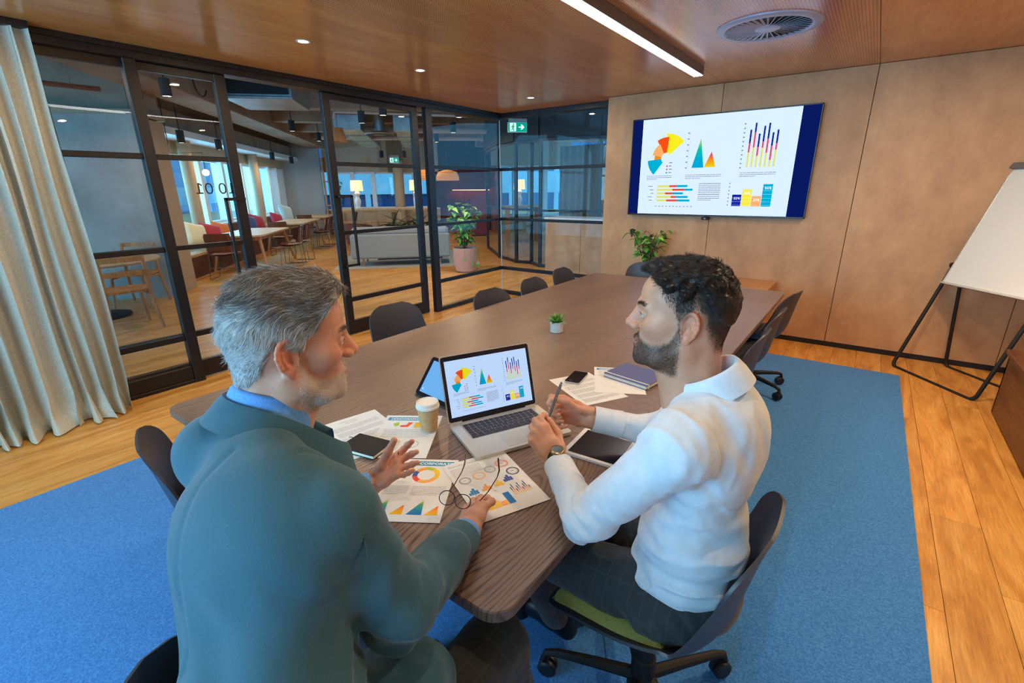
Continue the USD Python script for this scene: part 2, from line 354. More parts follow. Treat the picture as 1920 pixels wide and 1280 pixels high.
# curtain: soft pleats, breaking on the floor
LINEN = noisy('linen', srgb(176, 174, 160), srgb(200, 198, 184), scale=240, rough=.9, stretch=(1, 1, .25), bump=.25, bdist=.002, sheen=.15, detail=2)
def curtain():
    y0, y1, nz, nu = -1.9, .93, 60, 760
    u = np.linspace(0, 1, nu); P = np.zeros((nz, nu, 3))
    Lp = (y1-y0)/.088
    ph = 2*PI*(u*Lp+.35*np.sin(u*19)+.18*np.sin(u*47+1)+.1*np.sin(u*83))
    for k in range(nz):
        t = k/(nz-1); z = 2.5*(1-t)
        amp = .047*(.6+.45*min(1, t*3))*(1+.25*np.sin(u*31+t*2.5))
        q = ph+.28*np.sin(t*3.1+u*22)+.18*np.sin(t*6+u*51)
        x = XG+.135+amp*np.sin(q)+.012*np.sin(2*q+1+t*2)+.07*t**2
        y = y0+(y1-y0)*u+.022*np.cos(q)*(1-.2*t)+.006*np.sin(t*9+u*40)
        if t > .9:      # break and pool
            s = (t-.9)/.1
            bulge = .5+.5*np.sin(q*.5+2*np.sin(u*23)+1.2)
            x = x+.07*s*s*bulge+.02*np.sin(s*5+q)*s
            y = y+.03*s*np.sin(q*.5+u*60)
            z = z*(1-.25*s*bulge)+.012*s
        P[k] = np.stack([x, y, np.broadcast_to(z, x.shape)], 1)
    P[-1, :, 2] = .011
    F = MB().grid(P)
    B = P.copy(); B[..., 0] -= .004
    F.grid(B[:, ::-1])
    return F
cu = thing('curtain', 'pale linen floor-length curtain drawn in deep pleats along the glass', 'curtain')
curtain().build('curtain_fabric', LINEN, cu, smooth=True)
MB().box((XG+.06, -1.95, 2.5), (XG+.16, .95, 2.54), .003).build('curtain_track', BLACK, cu)

# ---------------------------------------------------------------- ceiling fittings
LAMP = emit('led_white', (1.0, .96, .92), 17.0)
SPOTM = emit('downlight_glow', (1.0, .86, .66), 14.0)
WHITE_T = plain('white_trim', srgb(215, 212, 205), .4)
def spot(name, pos, color, power, angle=60, soft=.6, r=.04, parent=None):
    l = UsdLux.DiskLight.Define(stage, prim_name(parent, name))
    l.CreateRadiusAttr(r); l.CreateColorAttr(Gf.Vec3f(*color)); l.CreateIntensityAttr(power)
    sh = UsdLux.ShapingAPI.Apply(l.GetPrim()); sh.CreateShapingConeAngleAttr(angle); sh.CreateShapingConeSoftnessAttr(soft)
    l.AddTranslateOp().Set(Gf.Vec3d(*map(float, pos)))
    return l
WARM = (1.0, .73, .45)
def downlight(x, y, label, power=1100):
    d = thing('downlight', label, 'downlight', (x, y, CEIL), group=None)
    MB().lathe([(.036, 0), (.036, -.002), (.047, -.004), (.05, -.002), (.05, .004)]).build('trim_ring', WHITE_T, d)
    MB().lathe([(0, -.0005), (.036, -.0005)]).build('lens', SPOTM, d)
    spot('beam', (0, 0, -.012), WARM, power, 55, .5, .035, d)
for (y, lab) in ((2.2, 'small round ceiling downlight nearest the camera, over the sliding doors'), (3.3, 'small round ceiling downlight in the middle of the row by the glass'), (5.02, 'small round ceiling downlight in the far corner of the glass walls')):
    downlight(-3.4, y, lab)
for (x, y, l_) in ((.62, 2.2, 'round downlight over the right floor strip, nearest the camera'), (.75, 3.3, 'round downlight over the right floor strip, second from the camera'), (.36, 3.95, 'round downlight washing the plywood wall right of the screen'), (-.38, .72, 'round downlight above the table corner and the shirted man'), (-3.35, .95, 'round downlight over the floor strip by the curtain')):
    downlight(x, y, l_, 1700 if x > .3 else 1100 if x < -3 else 520)
pl = thing('linear_lamp', 'long grey box lamp with glowing white underside on the ceiling', 'ceiling lamp')
GREYM = plain('grey_metal', srgb(112, 106, 104), .45)
PX0, PX1, PY0, PY1, PZ = -1.475, -1.392, .55, 4.72, 2.467
bx('housing', (PX0, PY0, PZ+.004), (PX1, PY1, CEIL), GREYM, pl, b=.002)
bx('diffuser', (PX0+.004, PY0+.004, PZ), (PX1-.004, PY1-.004, PZ+.006), LAMP, pl)
# round air diffuser
ac = thing('air_diffuser', 'round ceiling air diffuser with radial vanes above the screen', 'air vent', (-.762, 3.872, CEIL))
VENT = plain('vent_blue_cast', srgb(168, 186, 220), .4, .2)  # bluish light on the vent is put into its base colour
MB().lathe([(.245, -.003), (.262, -.016), (.29, -.016), (.312, -.008), (.315, 0), (.245, 0)], n=64).build('outer_ring', VENT, ac)
MB().lathe([(0, .0), (.25, .0)], n=48).build('dark_plenum', BLACKM, ac) if False else MB().lathe([(0, -.001), (.25, -.001)], n=48).build('plenum', BLACKM, ac)
for k in range(36):
    a = 2*PI*k/36
    MB().box((.07, -.0045, -.013), (.25, .0045, -.009), rot=RX(.5)).build('vane', VENT, ac) if False else MB().add(*(lambda v, f: ((v@RX(.55).T+[.16, 0, -.010])@RZ(a).T, f))(*rounded_box(.182, .013, .0022, .0005))).build('vane', VENT, ac, smooth=False)
MB().lathe([(0, -.02), (.06, -.02), (.075, -.014), (.078, -.004)], n=32).build('hub', VENT, ac)
# ================================================================== meeting table
def table_wood():
    n = {'g': ('geometry', {}), 'm': ('mapping', {'scale': (3.2, .5, 1)}), 'n': ('noise_texture', {'scale': 1.5, 'detail': 3, 'roughness': .5, 'distortion': .7}),
         'ms': ('math', {'math_type': 'multiply', 'value2': 62.0}), 'mr_': ('mapping', {'location': (4.75, -1.7, 0), 'scale': (7.2, 2.0, 0)}), 'ln': ('vector_math', {'math_type': 'length'}), 'ad': ('math', {'math_type': 'add'}), 'sn': ('math', {'math_type': 'sine'}), 'rs': ('map_range', {'from_min': .2, 'from_max': 1.0, 'to_min': 0, 'to_max': 1, 'clamp': True}),
         'mf': ('mapping', {'scale': (330, 16, 1)}), 'nf': ('noise_texture', {'scale': 1, 'detail': 3}), 'rf': ('map_range', {'from_min': .3, 'from_max': .62, 'to_min': .3, 'to_max': 1, 'clamp': True}), 'rp': ('map_range', {'from_min': .5, 'from_max': .75, 'to_min': 0, 'to_max': .28, 'clamp': True}),
         'bg': ('noise_texture', {'scale': 1.1, 'detail': 4, 'roughness': .6}), 'rb': ('rgb_ramp', {'ramp': [(0, srgb(110, 86, 75)), (.35, srgb(116, 92, 80)), (.65, srgb(136, 109, 94)), (1, srgb(142, 115, 98))]}),
         'x1': ('math', {'math_type': 'multiply'}), 'mx': ('mix', {'color2': srgb(60, 46, 42)}), 'sy': ('separate_xyz', {}), 'my': ('map_range', {'range_type': 'smoothstep', 'from_min': .7, 'from_max': 1.7, 'to_min': .95, 'to_max': .26, 'clamp': True}), 'mq': ('math', {'math_type': 'multiply'}), 'fa': ('math', {'math_type': 'add', 'use_clamp': True}),
         'p': ('principled_bsdf', {'roughness': .38, 'specular_ior_level': .5}), 'b': ('bump', {'strength': .2, 'distance': .0008, 'invert': True})}
    L = [('g.position', 'm.vector'), ('m.vector', 'n.vector'), ('g.position', 'mr_.vector'), ('mr_.vector', 'ln.vector1'), ('n.fac', 'ad.value1'), ('ln.value', 'ad.value2'), ('ad.value', 'ms.value1'), ('ms.value', 'sn.value1'), ('sn.value', 'rs.value'), ('g.position', 'mf.vector'), ('mf.vector', 'nf.vector'), ('nf.fac', 'rf.value'), ('nf.fac', 'rp.value'),
         ('m.vector', 'bg.vector'), ('bg.fac', 'rb.fac'), ('rs.result', 'x1.value1'), ('rf.result', 'x1.value2'), ('x1.value', 'mq.value1'), ('g.position', 'sy.vector'), ('sy.y', 'my.value'), ('my.result', 'mq.value2'), ('mq.value', 'fa.value1'), ('rp.result', 'fa.value2'),
         ('fa.value', 'mx.fac'), ('rb.color', 'mx.color1'), ('mx.color', 'p.base_color'), ('fa.value', 'b.height'), ('b.normal', 'p.normal')]
    return usdkit.material(stage, '/World/Looks/smoked_oak', n, L, surface='p.BSDF')
TW = table_wood()
TX0, TX1, TY0, TY1, TZ = -2.145, -.455, .567, 4.335, .74
tb = thing('meeting_table', 'long dark smoked oak meeting table with rounded corners', 'table')
def slab(y0, y1, z0, z1, c0, c1, b):
    """rounded corners of radius c0 at y0 end and c1 at y1 end, edge bevel b"""
    full = Polygon(rrect(TX1-TX0, 40, .001))
    P = shapely.union_all([Polygon(rrect(TX1-TX0, TY1-TY0, .055, 8))]).buffer(0)
    P = shapely.affinity.translate(P, (TX0+TX1)/2, (TY0+TY1)/2).intersection(shapely.box(-9, y0, 9, y1))
    m = MB(); inn = P.buffer(-b)
    m.prism(P, z0+b, z1-b); 
    rings = [np.array(P.exterior.coords)[:-1], None]
    top = trimesh.convex.convex_hull(np.vstack([np.c_[np.array(inn.exterior.coords), np.full(len(inn.exterior.coords), z)] for z in (z0, z1)]+[np.c_[np.array(P.exterior.coords), np.full(len(P.exterior.coords), z)] for z in (z0+b, z1-b)]))
    return MB().mesh(top)
for a, b in ((TY0, 2.45), (2.4515, TY1)):
    slab(a, b, TZ-.03, TZ, .09, .09, .003).build('tabletop', TW, tb, smooth=20)
for y in (1.45, 2.45, 3.45):
    MB().box((-1.85, y-.03, .02), (-.75, y+.03, .71), .004).build('trestle_leg', BLACKM, tb) if False else None
for y in (1.15, 3.7):
    for x in (-1.78, -.82): MB().cyl((x, y, .0095), (x*.97-.039, y, .71), .03, .04, 20).build('table_leg', BLACKM, tb)
    bx('cross_beam', (-1.8, y-.03, .66), (-.8, y+.03, .71), BLACKM, tb, b=.004)

# ================================================================== swivel shell chairs
SHELL = plain('anthracite_shell', srgb(54, 54, 62), .42)
CASTER = plain('caster_plastic', srgb(24, 24, 28), .45)
OLIVE = noisy('olive_felt', srgb(150, 150, 78), srgb(172, 168, 96), scale=200, rough=.9, bump=.3, bdist=.001)
DARKPAD = noisy('charcoal_felt', srgb(46, 46, 54), srgb(60, 60, 68), scale=200, rough=.9)
def shell_grid(nu=25, nv=46):
    """centre line from the front lip of the seat to the top of the back; chair faces +x"""
    C = np.array([(.235, .415), (.215, .437), (.12, .447), (.0, .437), (-.10, .434), (-.165, .452), (-.205, .50), (-.228, .58), (-.245, .67), (-.262, .755), (-.278, .815)])
    s = np.r_[0, np.cumsum(np.linalg.norm(np.diff(C, axis=0), axis=1))]; s /= s[-1]
    from scipy.interpolate import CubicSpline
    cs = CubicSpline(s, C); t = np.linspace(0, 1, nv); c = cs(t); d = cs(t, 1); d /= np.linalg.norm(d, axis=1, keepdims=True)
    nrm = np.stack([d[:, 1], -d[:, 0]], 1)*-1       # towards the sitter
    nrm = np.stack([-d[:, 1], d[:, 0]], 1)*-1 if nrm[10, 1] < 0 else nrm
    hw = np.interp(t, [0, .08, .25, .45, .6, .8, 1], [.20, .222, .232, .235, .232, .212, .195])
    curl = np.interp(t, [0, .1, .3, .45, .62, .8, 1], [.002, .012, .045, .085, .075, .045, .028])
    u = np.linspace(-1, 1, nu); P = np.zeros((nv, nu, 3)); N = np.zeros_like(P)
    for i in range(nv):
        e = 1.0
        if t[i] < .07: e = (1-((.07-t[i])/.07)**2.2*.26)
        if t[i] > .86: e = math.sqrt(max(0, 1-((t[i]-.86)/.14)**2.4*.80))
        y = hw[i]*e*u; h = curl[i]*np.abs(u*e)**2.2
        P[i] = np.stack([c[i, 0]+nrm[i, 0]*h, y, c[i, 1]+nrm[i, 1]*h], 1)
    du = np.gradient(P, axis=1); dv = np.gradient(P, axis=0); N = np.cross(du, dv); N /= np.linalg.norm(N, axis=2, keepdims=True)+1e-9
    return P, N
_P, _N = shell_grid()
def make_chair(name, label, pad=None, group='grey swivel chairs round the meeting table'):
    t = thing(name, label, 'chair', group=group)
    A, B = _P+_N*.004, _P-_N*.004
    m = MB().grid(A).grid(B[:, ::-1])
    ed = lambda I: np.concatenate([I[0, :], I[1:, -1], I[-1, -2::-1], I[-2:0:-1, 0]])
    ra, rb = ed(A), ed(B); m.grid(np.stack([ra, rb], 1), closed_u=True)
    v, f = np.vstack(m.v), np.vstack(m.f)
    tm = trimesh.Trimesh(v, f); tm.merge_vertices(); trimesh.repair.fix_normals(tm)
    MB().mesh(tm).build('shell', SHELL, t, smooth=50)
    # seat pad follows the seat
    S = _P[2:21, 1:-1]; SN = _N[2:21, 1:-1]; up = 1 if SN[8, 10, 2] > 0 else -1
    edge = np.minimum(1, np.minimum.outer(np.minimum(np.arange(19), np.arange(19)[::-1]), np.minimum(np.arange(23), np.arange(23)[::-1]))/2.0)**.5
    top = S+up*SN*(.005+.024*edge)[..., None]
    pm = MB().grid(top).grid((S+up*SN*.004)[:, ::-1])
    pm.build('seat_pad', pad or DARKPAD, t, smooth=50)
    MB().lathe([(.0, .43), (.09, .43), (.10, .42), (.06, .40), (.03, .39), (.03, .20), (.036, .195), (.036, .12), (.045, .115), (.045, .075), (0, .07)], n=20).build('column', BLACKM, t)
    for k in range(5):
        a = 2*PI*k/5+.3
        d = np.array([math.cos(a), math.sin(a), 0]); r = 0.31
        pts = [d*.02+[0, 0, .118], d*.15+[0, 0, .112], d*.27+[0, 0, .102], d*.305+[0, 0, .09], d*.315+[0, 0, .06]]
        MB().tube(pts, [.02, .0165, .013, .0115, .0105], 10).build('base_arm', BLACKM, t)
        w = MB(); q = np.array([-d[1], d[0], 0]); c = d*.30+[0, 0, .034]
        for sgn in (-1, 1):
            prof = [(0, -.010), (.024, -.010), (.031, -.006), (.031, .006), (.024, .010), (0, .010)]
            R = np.stack([d, np.array([0, 0, 1.]), q], 1)
            w.lathe(prof, c+q*sgn*.012, 18, rot=R)
        w.box(c+[-.006, -.006, .0], c+[.006, .006, .035])
        w.build('caster', CASTER, t)
    return t
GC = 'grey swivel chairs round the meeting table'
ch = make_chair('swivel_chair', 'grey shell swivel chair on the glass side of the table, nearest the camera')
UsdGeom.Xformable(ch).GetOrderedXformOps()[0].Set(Gf.Vec3d(-2.235, 2.00, .009)); UsdGeom.Xformable(ch).GetOrderedXformOps()[1].Set(-6.0)
CH = [(-2.0, 2.75, -.06, 'grey shell swivel chair on the glass side of the table, second from the camera'),
      (-1.99, 3.33, .02, 'grey shell swivel chair on the glass side of the table, third from the camera'),
      (-2.05, 3.93, .05, 'grey shell swivel chair on the glass side of the table, farthest from the camera'),
      (-1.72, 4.45, -PI/2+.1, 'pale-looking grey swivel chair at the far head of the table below the wall plant'),
      (-.60, 3.98, PI-.2, 'grey swivel chair at the far right corner of the table, its base on the carpet'),
      (-.61, 3.30, PI-.02, 'grey shell swivel chair right of the table, middle of three beyond the man'),
      (-.61, 2.74, PI-.02, 'grey shell swivel chair on the right of the table just past the shirted man'),
      (-1.645, .63, PI/2-.29, 'empty dark swivel chair at the near table end left of the suited man')]
for x, y, a, lab in CH: dup(ch, (x, y, .009), a, lab)
ch2 = make_chair('swivel_chair', 'black swivel chair with olive seat pad under the man in the white shirt', OLIVE)
M2C = (-.325, 1.10); M2A = PI-.0
UsdGeom.Xformable(ch2).GetOrderedXformOps()[0].Set(Gf.Vec3d(M2C[0], M2C[1], .009)); UsdGeom.Xformable(ch2).GetOrderedXformOps()[1].Set(math.degrees(M2A))
dup(ch, (-.585, .23, .009), .75, 'black swivel chair under the suited man, back edge at the lower left')
# ================================================================== the office beyond the glass (turned 46 degrees to the room)
DT = np.array([-.72, .694, 0]); DT /= np.linalg.norm(DT); DS = np.array([DT[1], -DT[0], 0]); OA = math.atan2(DS[1], DS[0])
def O(v):
    v = np.asarray(v, float); return v[..., :1]*DS+v[..., 1:2]*DT+v[..., 2:3]*np.array([0, 0, 1.])
def othing(name, label, cat, loc, rot=0, group=None): return thing(name, label, cat, O(np.array(loc)), OA+rot, group)
def ostruct(name):
    return tag(thing(name, None, None, (0, 0, 0), OA), kind='structure')
CONC = noisy('concrete_grey', srgb(150, 150, 142), srgb(176, 176, 168), scale=1.6, rough=.8, detail=6)
TAN = plain('tan_plaster', srgb(176, 152, 122), .75)
SLABC = noisy('soffit_concrete', srgb(132, 112, 94), srgb(156, 136, 116), scale=1.5, rough=.9, detail=6)
STEEL = noisy('galvanised_steel', srgb(150, 152, 152), srgb(182, 184, 184), scale=3, rough=.35, metal=.75)
FRAMEW = plain('window_frame_white', srgb(222, 226, 228), .4)
OAKF = wood('furniture_oak', srgb(170, 116, 68), srgb(188, 134, 84), srgb(202, 150, 98), axis=2, scale=3, rough=.4, vary=.08)
OAKT = wood('table_oak', srgb(186, 150, 108), srgb(200, 166, 124), srgb(212, 180, 138), axis=1, scale=3, rough=.35, vary=.06)
LEATHER = noisy('cognac_leather', srgb(96, 50, 34), srgb(122, 66, 44), scale=30, rough=.45)
BROWNW = wood('brown_veneer', srgb(92, 52, 34), srgb(106, 62, 40), srgb(120, 72, 48), axis=2, scale=3, rough=.45)

w = ostruct('wall_office')
bx('wall_block', (-14, 8.0, 0), (-3.95, 8.12, 2.58), CONC, w); bx('pier', (-5.0, 8.121, 0), (-3.95, 8.84, 2.56), TAN, w)
bx('wall_ledge', (-14, 7.98, 2.58), (-3.93, 8.9, 2.64), TAN, w); bx('bulkhead', (-14, 8.05, 2.64), (-3.98, 8.86, 3.36), SLABC, w)
bx('pier_groove', (-3.952, 8.40, .02), (-3.947, 8.408, 2.5), BLACKM, w)
bx('end_wall', (-5.0, 18.6, 0), (-3.6, 18.75, 3.4), plain('end_wall_paint', srgb(168, 176, 178), .7), w)
oc = ostruct('ceiling_office')
# slab covers only beyond the glass: a polygon in office axes
P0 = [(-14, 5.0), (-14, 20.5), (9, 20.5), (9, 6.5)]
rm = Polygon([tuple((O(np.array([s, t, 0])))[:2]) for s, t in P0]).difference(shapely.box(XG-.2, -9, 9, YW+.32))
rm = rm.union(shapely.box(-22, -3.0, XG-.12, 6).difference(Polygon([tuple((O(np.array([s, t, 0])))[:2]) for s, t in P0])))
MB().prism(rm, 3.36, 3.5, M=lambda v: np.stack([v[:, 0]*math.cos(-OA)-v[:, 1]*math.sin(-OA), v[:, 0]*math.sin(-OA)+v[:, 1]*math.cos(-OA), v[:, 2]], 1)).build('slab', SLABC, oc)
bx('beam', (-3.95, 6.0, 2.92), (-3.35, 18.6, 3.36), SLABC, oc, b=.01)
for t in (10.6, 12.6, 14.6, 16.6): bx('cross_beam', (-3.35, t, 3.05), (7, t+.3, 3.36), SLABC, oc, b=.01)
bx('beam', (-6.4, 4.6, 3.0), (-5.8, 8.0, 3.36), SLABC, oc, b=.01)

# facade A (left) and the end wall with windows
def facade(name, pts, z0, z1, back, parent_wall, axis, at, depth=.22, head=3.4, paint=TAN):
    """mullions at pts along the axis; one window prim each between neighbours"""
    global nwin
    f = ostruct(parent_wall); a, b = pts[0], pts[-1]
    def B(n, u0, u1, d0, d1, za, zb, m, par, **k):
        lo, hi = ((at+d0*back, u0, za), (at+d1*back, u1, zb)) if axis == 1 else ((u0, at+d0*back, za), (u1, at+d1*back, zb))
        return MB().box(lo, hi, k.pop('b', 0)).build(n, m, par, **k)
    B('sill_wall', a-.3, b+.3, 0, .2, 0, z0, paint, f); B('head_wall', a-.3, b+.3, 0, .2, z1, head, paint, f)
    B('sill_board', a-.3, b+.3, -.06, .2, z0, z0+.04, FRAMEW, f, b=.004)
    for p0, p1 in zip(pts, pts[1:]):
        nwin += 1; w = ostruct('window_%d' % nwin)
        B('frame', p0, p0+.09, -.02, depth, z0+.04, z1, FRAMEW, w); B('frame', p1-.05, p1, -.02, depth, z0+.04, z1, FRAMEW, w)
        B('frame', p0+.09, p1-.05, .1, .16, z0+.04, z0+.1, FRAMEW, w); B('frame', p0+.09, p1-.05, .1, .16, z1-.06, z1, FRAMEW, w)
        B('pane', p0+.09, p1-.05, .128, .132, z0+.1, z1-.06, PANE, w)
nwin = 1
facade('a', [9.3, 10.6, 12.05, 13.3, 14.6, 15.7, 16.9, 17.8, 18.55], .78, 2.25, -1, 'wall_office_left', 1, -4.85)
facade('b', [-3.2, -2.58, -1.86, -1.05], .84, 2.14, 1, 'wall_office_far', 0, 18.6)
facade('c', [-1.0, -.42, .2], .84, 2.12, 1, 'wall_office_far', 0, 18.6)
facade('d', [2.75, 3.3, 3.9, 4.5, 5.2], .5, 2.35, 1, 'wall_office_far', 0, 18.6)
bk = ostruct('trim_1'); bx('bulkhead_band', (-4.85, 8.9, 2.5), (-4.3, 18.6, 2.62), FRAMEW, bk, b=.005); bx('bulkhead_soffit', (-4.85, 8.9, 2.62), (-4.4, 18.6, 2.92), SLABC, bk)
for i, (s, t) in enumerate(((-4.68, 11.1), (-4.68, 15.1), (-.93, 18.3))):
    MB().cyl((0, 0, 0), (0, 0, 2.5), .19, n=28).build('round_column', TAN, None, label=None) if False else None
    c = othing('round_column', ['round tan column nearest the glass along the window bench', 'round tan column farther along the window bench', 'round tan column between the far windows behind the lamps'][i], 'column', (s, t, 0))
    MB().cyl((0, 0, 0), (0, 0, 2.49), .115 if i < 2 else .18, n=28).build('shaft', TAN, c); MB().cyl((0, 0, 2.4), (0, 0, 2.5), .125 if i < 2 else .19, n=28).build('collar', TAN, c)

# buildings across the street
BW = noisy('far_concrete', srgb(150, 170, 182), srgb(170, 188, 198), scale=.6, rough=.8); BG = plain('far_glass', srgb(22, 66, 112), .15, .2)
def building(name, label, axis, at, sgn, u0, u1, z0, z1, pw, ph, band):
    b = othing(name, label, 'building', (0, 0, 0))
    def B(n, ua, ub, d0, d1, za, zb, m, par):
        lo, hi = ((at+sgn*d0, ua, za), (at+sgn*d1, ub, zb)) if axis == 1 else ((ua, at+sgn*d0, za), (ub, at+sgn*d1, zb))
        return MB().box(lo, hi).build(n, m, par)
    B('core', u0, u1, .3, 6, z0, z1, BG, b)
    z = z0
    while z < z1:
        B('floor_band', u0, u1, 0, .3, z, z+band, BW, b)
        u = u0
        while u < u1-.1:
            B('pier', u, u+.35, .02, .3, z+band, z+ph, BW, b)
            f = B('window', u+.35, min(u+pw, u1), .2, .28, z+band, z+ph, BG, b); u += pw
        z += ph
building('building', 'pale office block with blue glazing across the street, seen through the windows above the bench', 1, -17.0, -1, 9, 46, -6, 14, 2.6, 3.3, 1.2)
building('building', 'white banded office block across the street, seen behind the table lamps', 0, 36.0, 1, -11, 18, -6, 14, 3.4, 3.6, 1.5)

# bench, cushions, tables
wb2 = othing('window_bench', 'long brown window bench with timber top under the office windows', 'bench', (-4.5, 9.2, 0))
bx('bench_front', (.2, 0, 0), (.24, 9.2, .40), BROWNW, wb2); bx('bench_top', (-.3, -.02, .40), (.27, 9.22, .45), OAKT, wb2, b=.004); bx('bench_back', (-.33, 0, .0), (-.28, 9.2, .78), BROWNW, wb2)
for t in np.arange(1.1, 9, 1.15): bx('bench_rib', (.235, t, .02), (.25, t+.03, .39), BROWNW, wb2)
bx('timber_strip', (.2, 0, .0), (.34, 9.2, .022), OAKF, wb2)
def cushion(s, t, z, w, rot, tilt, col, label, th=.16):
    c = othing('cushion', label, 'cushion', (s, t, z+.006), rot, None)
    n = 15; u = np.linspace(-1, 1, n); U, V = np.meshgrid(u, u, indexing='ij')
    pin = 1-.10*(1-U**2*V**2)*0
    h = th/2*np.sqrt(np.clip((1-U**4)*(1-V**4), 0, 1)); k = 1-.09*(1-np.abs(V))*np.abs(U)**3; k2 = 1-.09*(1-np.abs(U))*np.abs(V)**3
    X, Z = U*w/2*k, V*w/2*k2
    R = RX(tilt); rr = RY(.25)
    m = MB()
    for sg in (1, -1):
        p = np.stack([X, sg*h, Z], -1) @ rr.T @ R.T; p[..., 2] += w/2*abs(math.cos(tilt))+.08
        m.grid(p if sg > 0 else p[:, ::-1])
    v, f = np.vstack(m.v), np.vstack(m.f); zmin = v[:, 2].min(); v[:, 2] -= zmin
    MB().add(v, f).build('cover', plain('cushion_%d_%d_%d' % col, srgb(*col), .85, sheen_weight=.3), c, smooth=True)
for a in ((-4.42, 10.28, .45, .5, 1.3, -.35, (222, 214, 178), 'cream cushion leaning in the near window, first on the bench'), (-4.32, 10.72, .45, .46, 1.1, -.4, (168, 26, 52), 'red cushion beside the cream cushion on the bench'),
          (-4.42, 11.5, .45, .44, 1.25, -.4, (206, 110, 34), 'orange cushion on the bench behind the sliding door handle'), (-4.42, 13.2, .45, .5, 1.2, -.4, (48, 74, 128), 'navy blue cushion on the window bench'),
          (-4.4, 13.75, .45, .5, 1.2, -.45, (170, 28, 56), 'red cushion beside the navy cushion on the bench'), (-4.45, 15.7, .45, .44, 1.2, -.4, (166, 26, 52), 'small red cushion at the far end of the bench'),
          (-4.4, 16.6, .45, .62, 1.3, -.3, (170, 206, 214), 'pale blue cushion propped at the far end of the bench')): cushion(*a)
def long_table(t0, t1, label):
    d = othing('oak_table', label, 'table', (-3.66, (t0+t1)/2, 0)); L = t1-t0
    MB().prism(rrect(.95, L, .16), .70, .73).build('tabletop', OAKT, d); bx('apron', (-.36, -L/2+.15, .62), (.36, L/2-.15, .70), OAKF, d, b=.004)
    for sx in (-1, 1):
        for sy in (-1, 1): MB().cyl((sx*.36, sy*(L/2-.22), .70), (sx*.5, sy*(L/2-.05), 0), .036, .022, 14).build('leg', OAKF, d)
long_table(10.05, 12.15, 'oak table with splayed legs nearest the glass, beside the bench'); long_table(13.4, 15.65, 'second oak table with splayed legs along the window bench'); long_table(16.4, 18.2, 'farthest oak table along the window bench')
WIRE = plain('wire_steel', srgb(120, 122, 126), .35, .8)
def leather_chair(label, loc, rot, group):
    c = othing('leather_chair', label, 'chair', loc, rot, group)
    n = 9; u = np.linspace(-1, 1, n)
    def sheet(c0, c1, hw0, hw1, cv, th, name):
        P = np.zeros((7, n, 3))
        for i, t in enumerate(np.linspace(0, 1, 7)):
            c_ = np.array(c0)*(1-t)+np.array(c1)*t; hw = hw0*(1-t)+hw1*t
            P[i] = np.stack([c_[0]+cv*u**2, hw*u, c_[1]+0*u], 1)
        m = MB().grid(P).grid((P-[th, 0, th*.3])[:, ::-1]); m.build(name, LEATHER, c, smooth=40)
    sheet((-.19, .50), (-.27, .83), .22, .21, .06, .022, 'backrest')
    P = np.zeros((7, n, 3))
    for i, t in enumerate(np.linspace(0, 1, 7)): P[i] = np.stack([np.full(n, .22-.42*t), .22*u, .455+.02*u**2-.02*math.sin(t*PI)], 1)
    MB().grid(P).grid((P-[0, 0, .025])[:, ::-1]).build('seat', LEATHER, c, smooth=40)
    for sy in (-1, 1):
        MB().tube([(.18, sy*.2, .43), (.20, sy*.24, .02), (.19, sy*.245, .008), (-.19, sy*.245, .008), (-.22, sy*.24, .02), (-.2, sy*.2, .44), (-.27, sy*.2, .8)], .007, 6).build('wire_leg', WIRE, c)
    MB().tube([(-.21, -.22, .22), (-.21, .22, .22)], .006, 6).build('stretcher', WIRE, c)
    return c
lc = leather_chair('brown leather chair with wire legs at the near table end, back to us', (-3.72, 9.62, 0), PI/2, 'brown leather chairs at the oak tables')
LCH = [((-2.93, 11.05, 0), PI+.1, 'brown leather wire-legged chair at the side of the near oak table, closer one'), ((-2.9, 11.65, 0), PI-.05, 'brown leather wire-legged chair at the side of the near oak table, farther one'),
       ((-3.6, 12.85, 0), PI/2, 'brown leather chair between the near and the second oak table'), ((-2.92, 14.2, 0), PI, 'brown leather chair at the side of the second oak table, closer one'), ((-2.9, 14.85, 0), PI, 'brown leather chair at the side of the second oak table, farther one'),
       ((-3.7, 16.05, 0), PI/2, 'brown leather chair between the second and the farthest oak table'), ((-2.6, 17.3, 0), PI+.3, 'brown leather chair at the farthest oak table by the plant')]
for loc, r, lab in LCH: dup(lc, O(np.array(loc)), OA+r, lab)

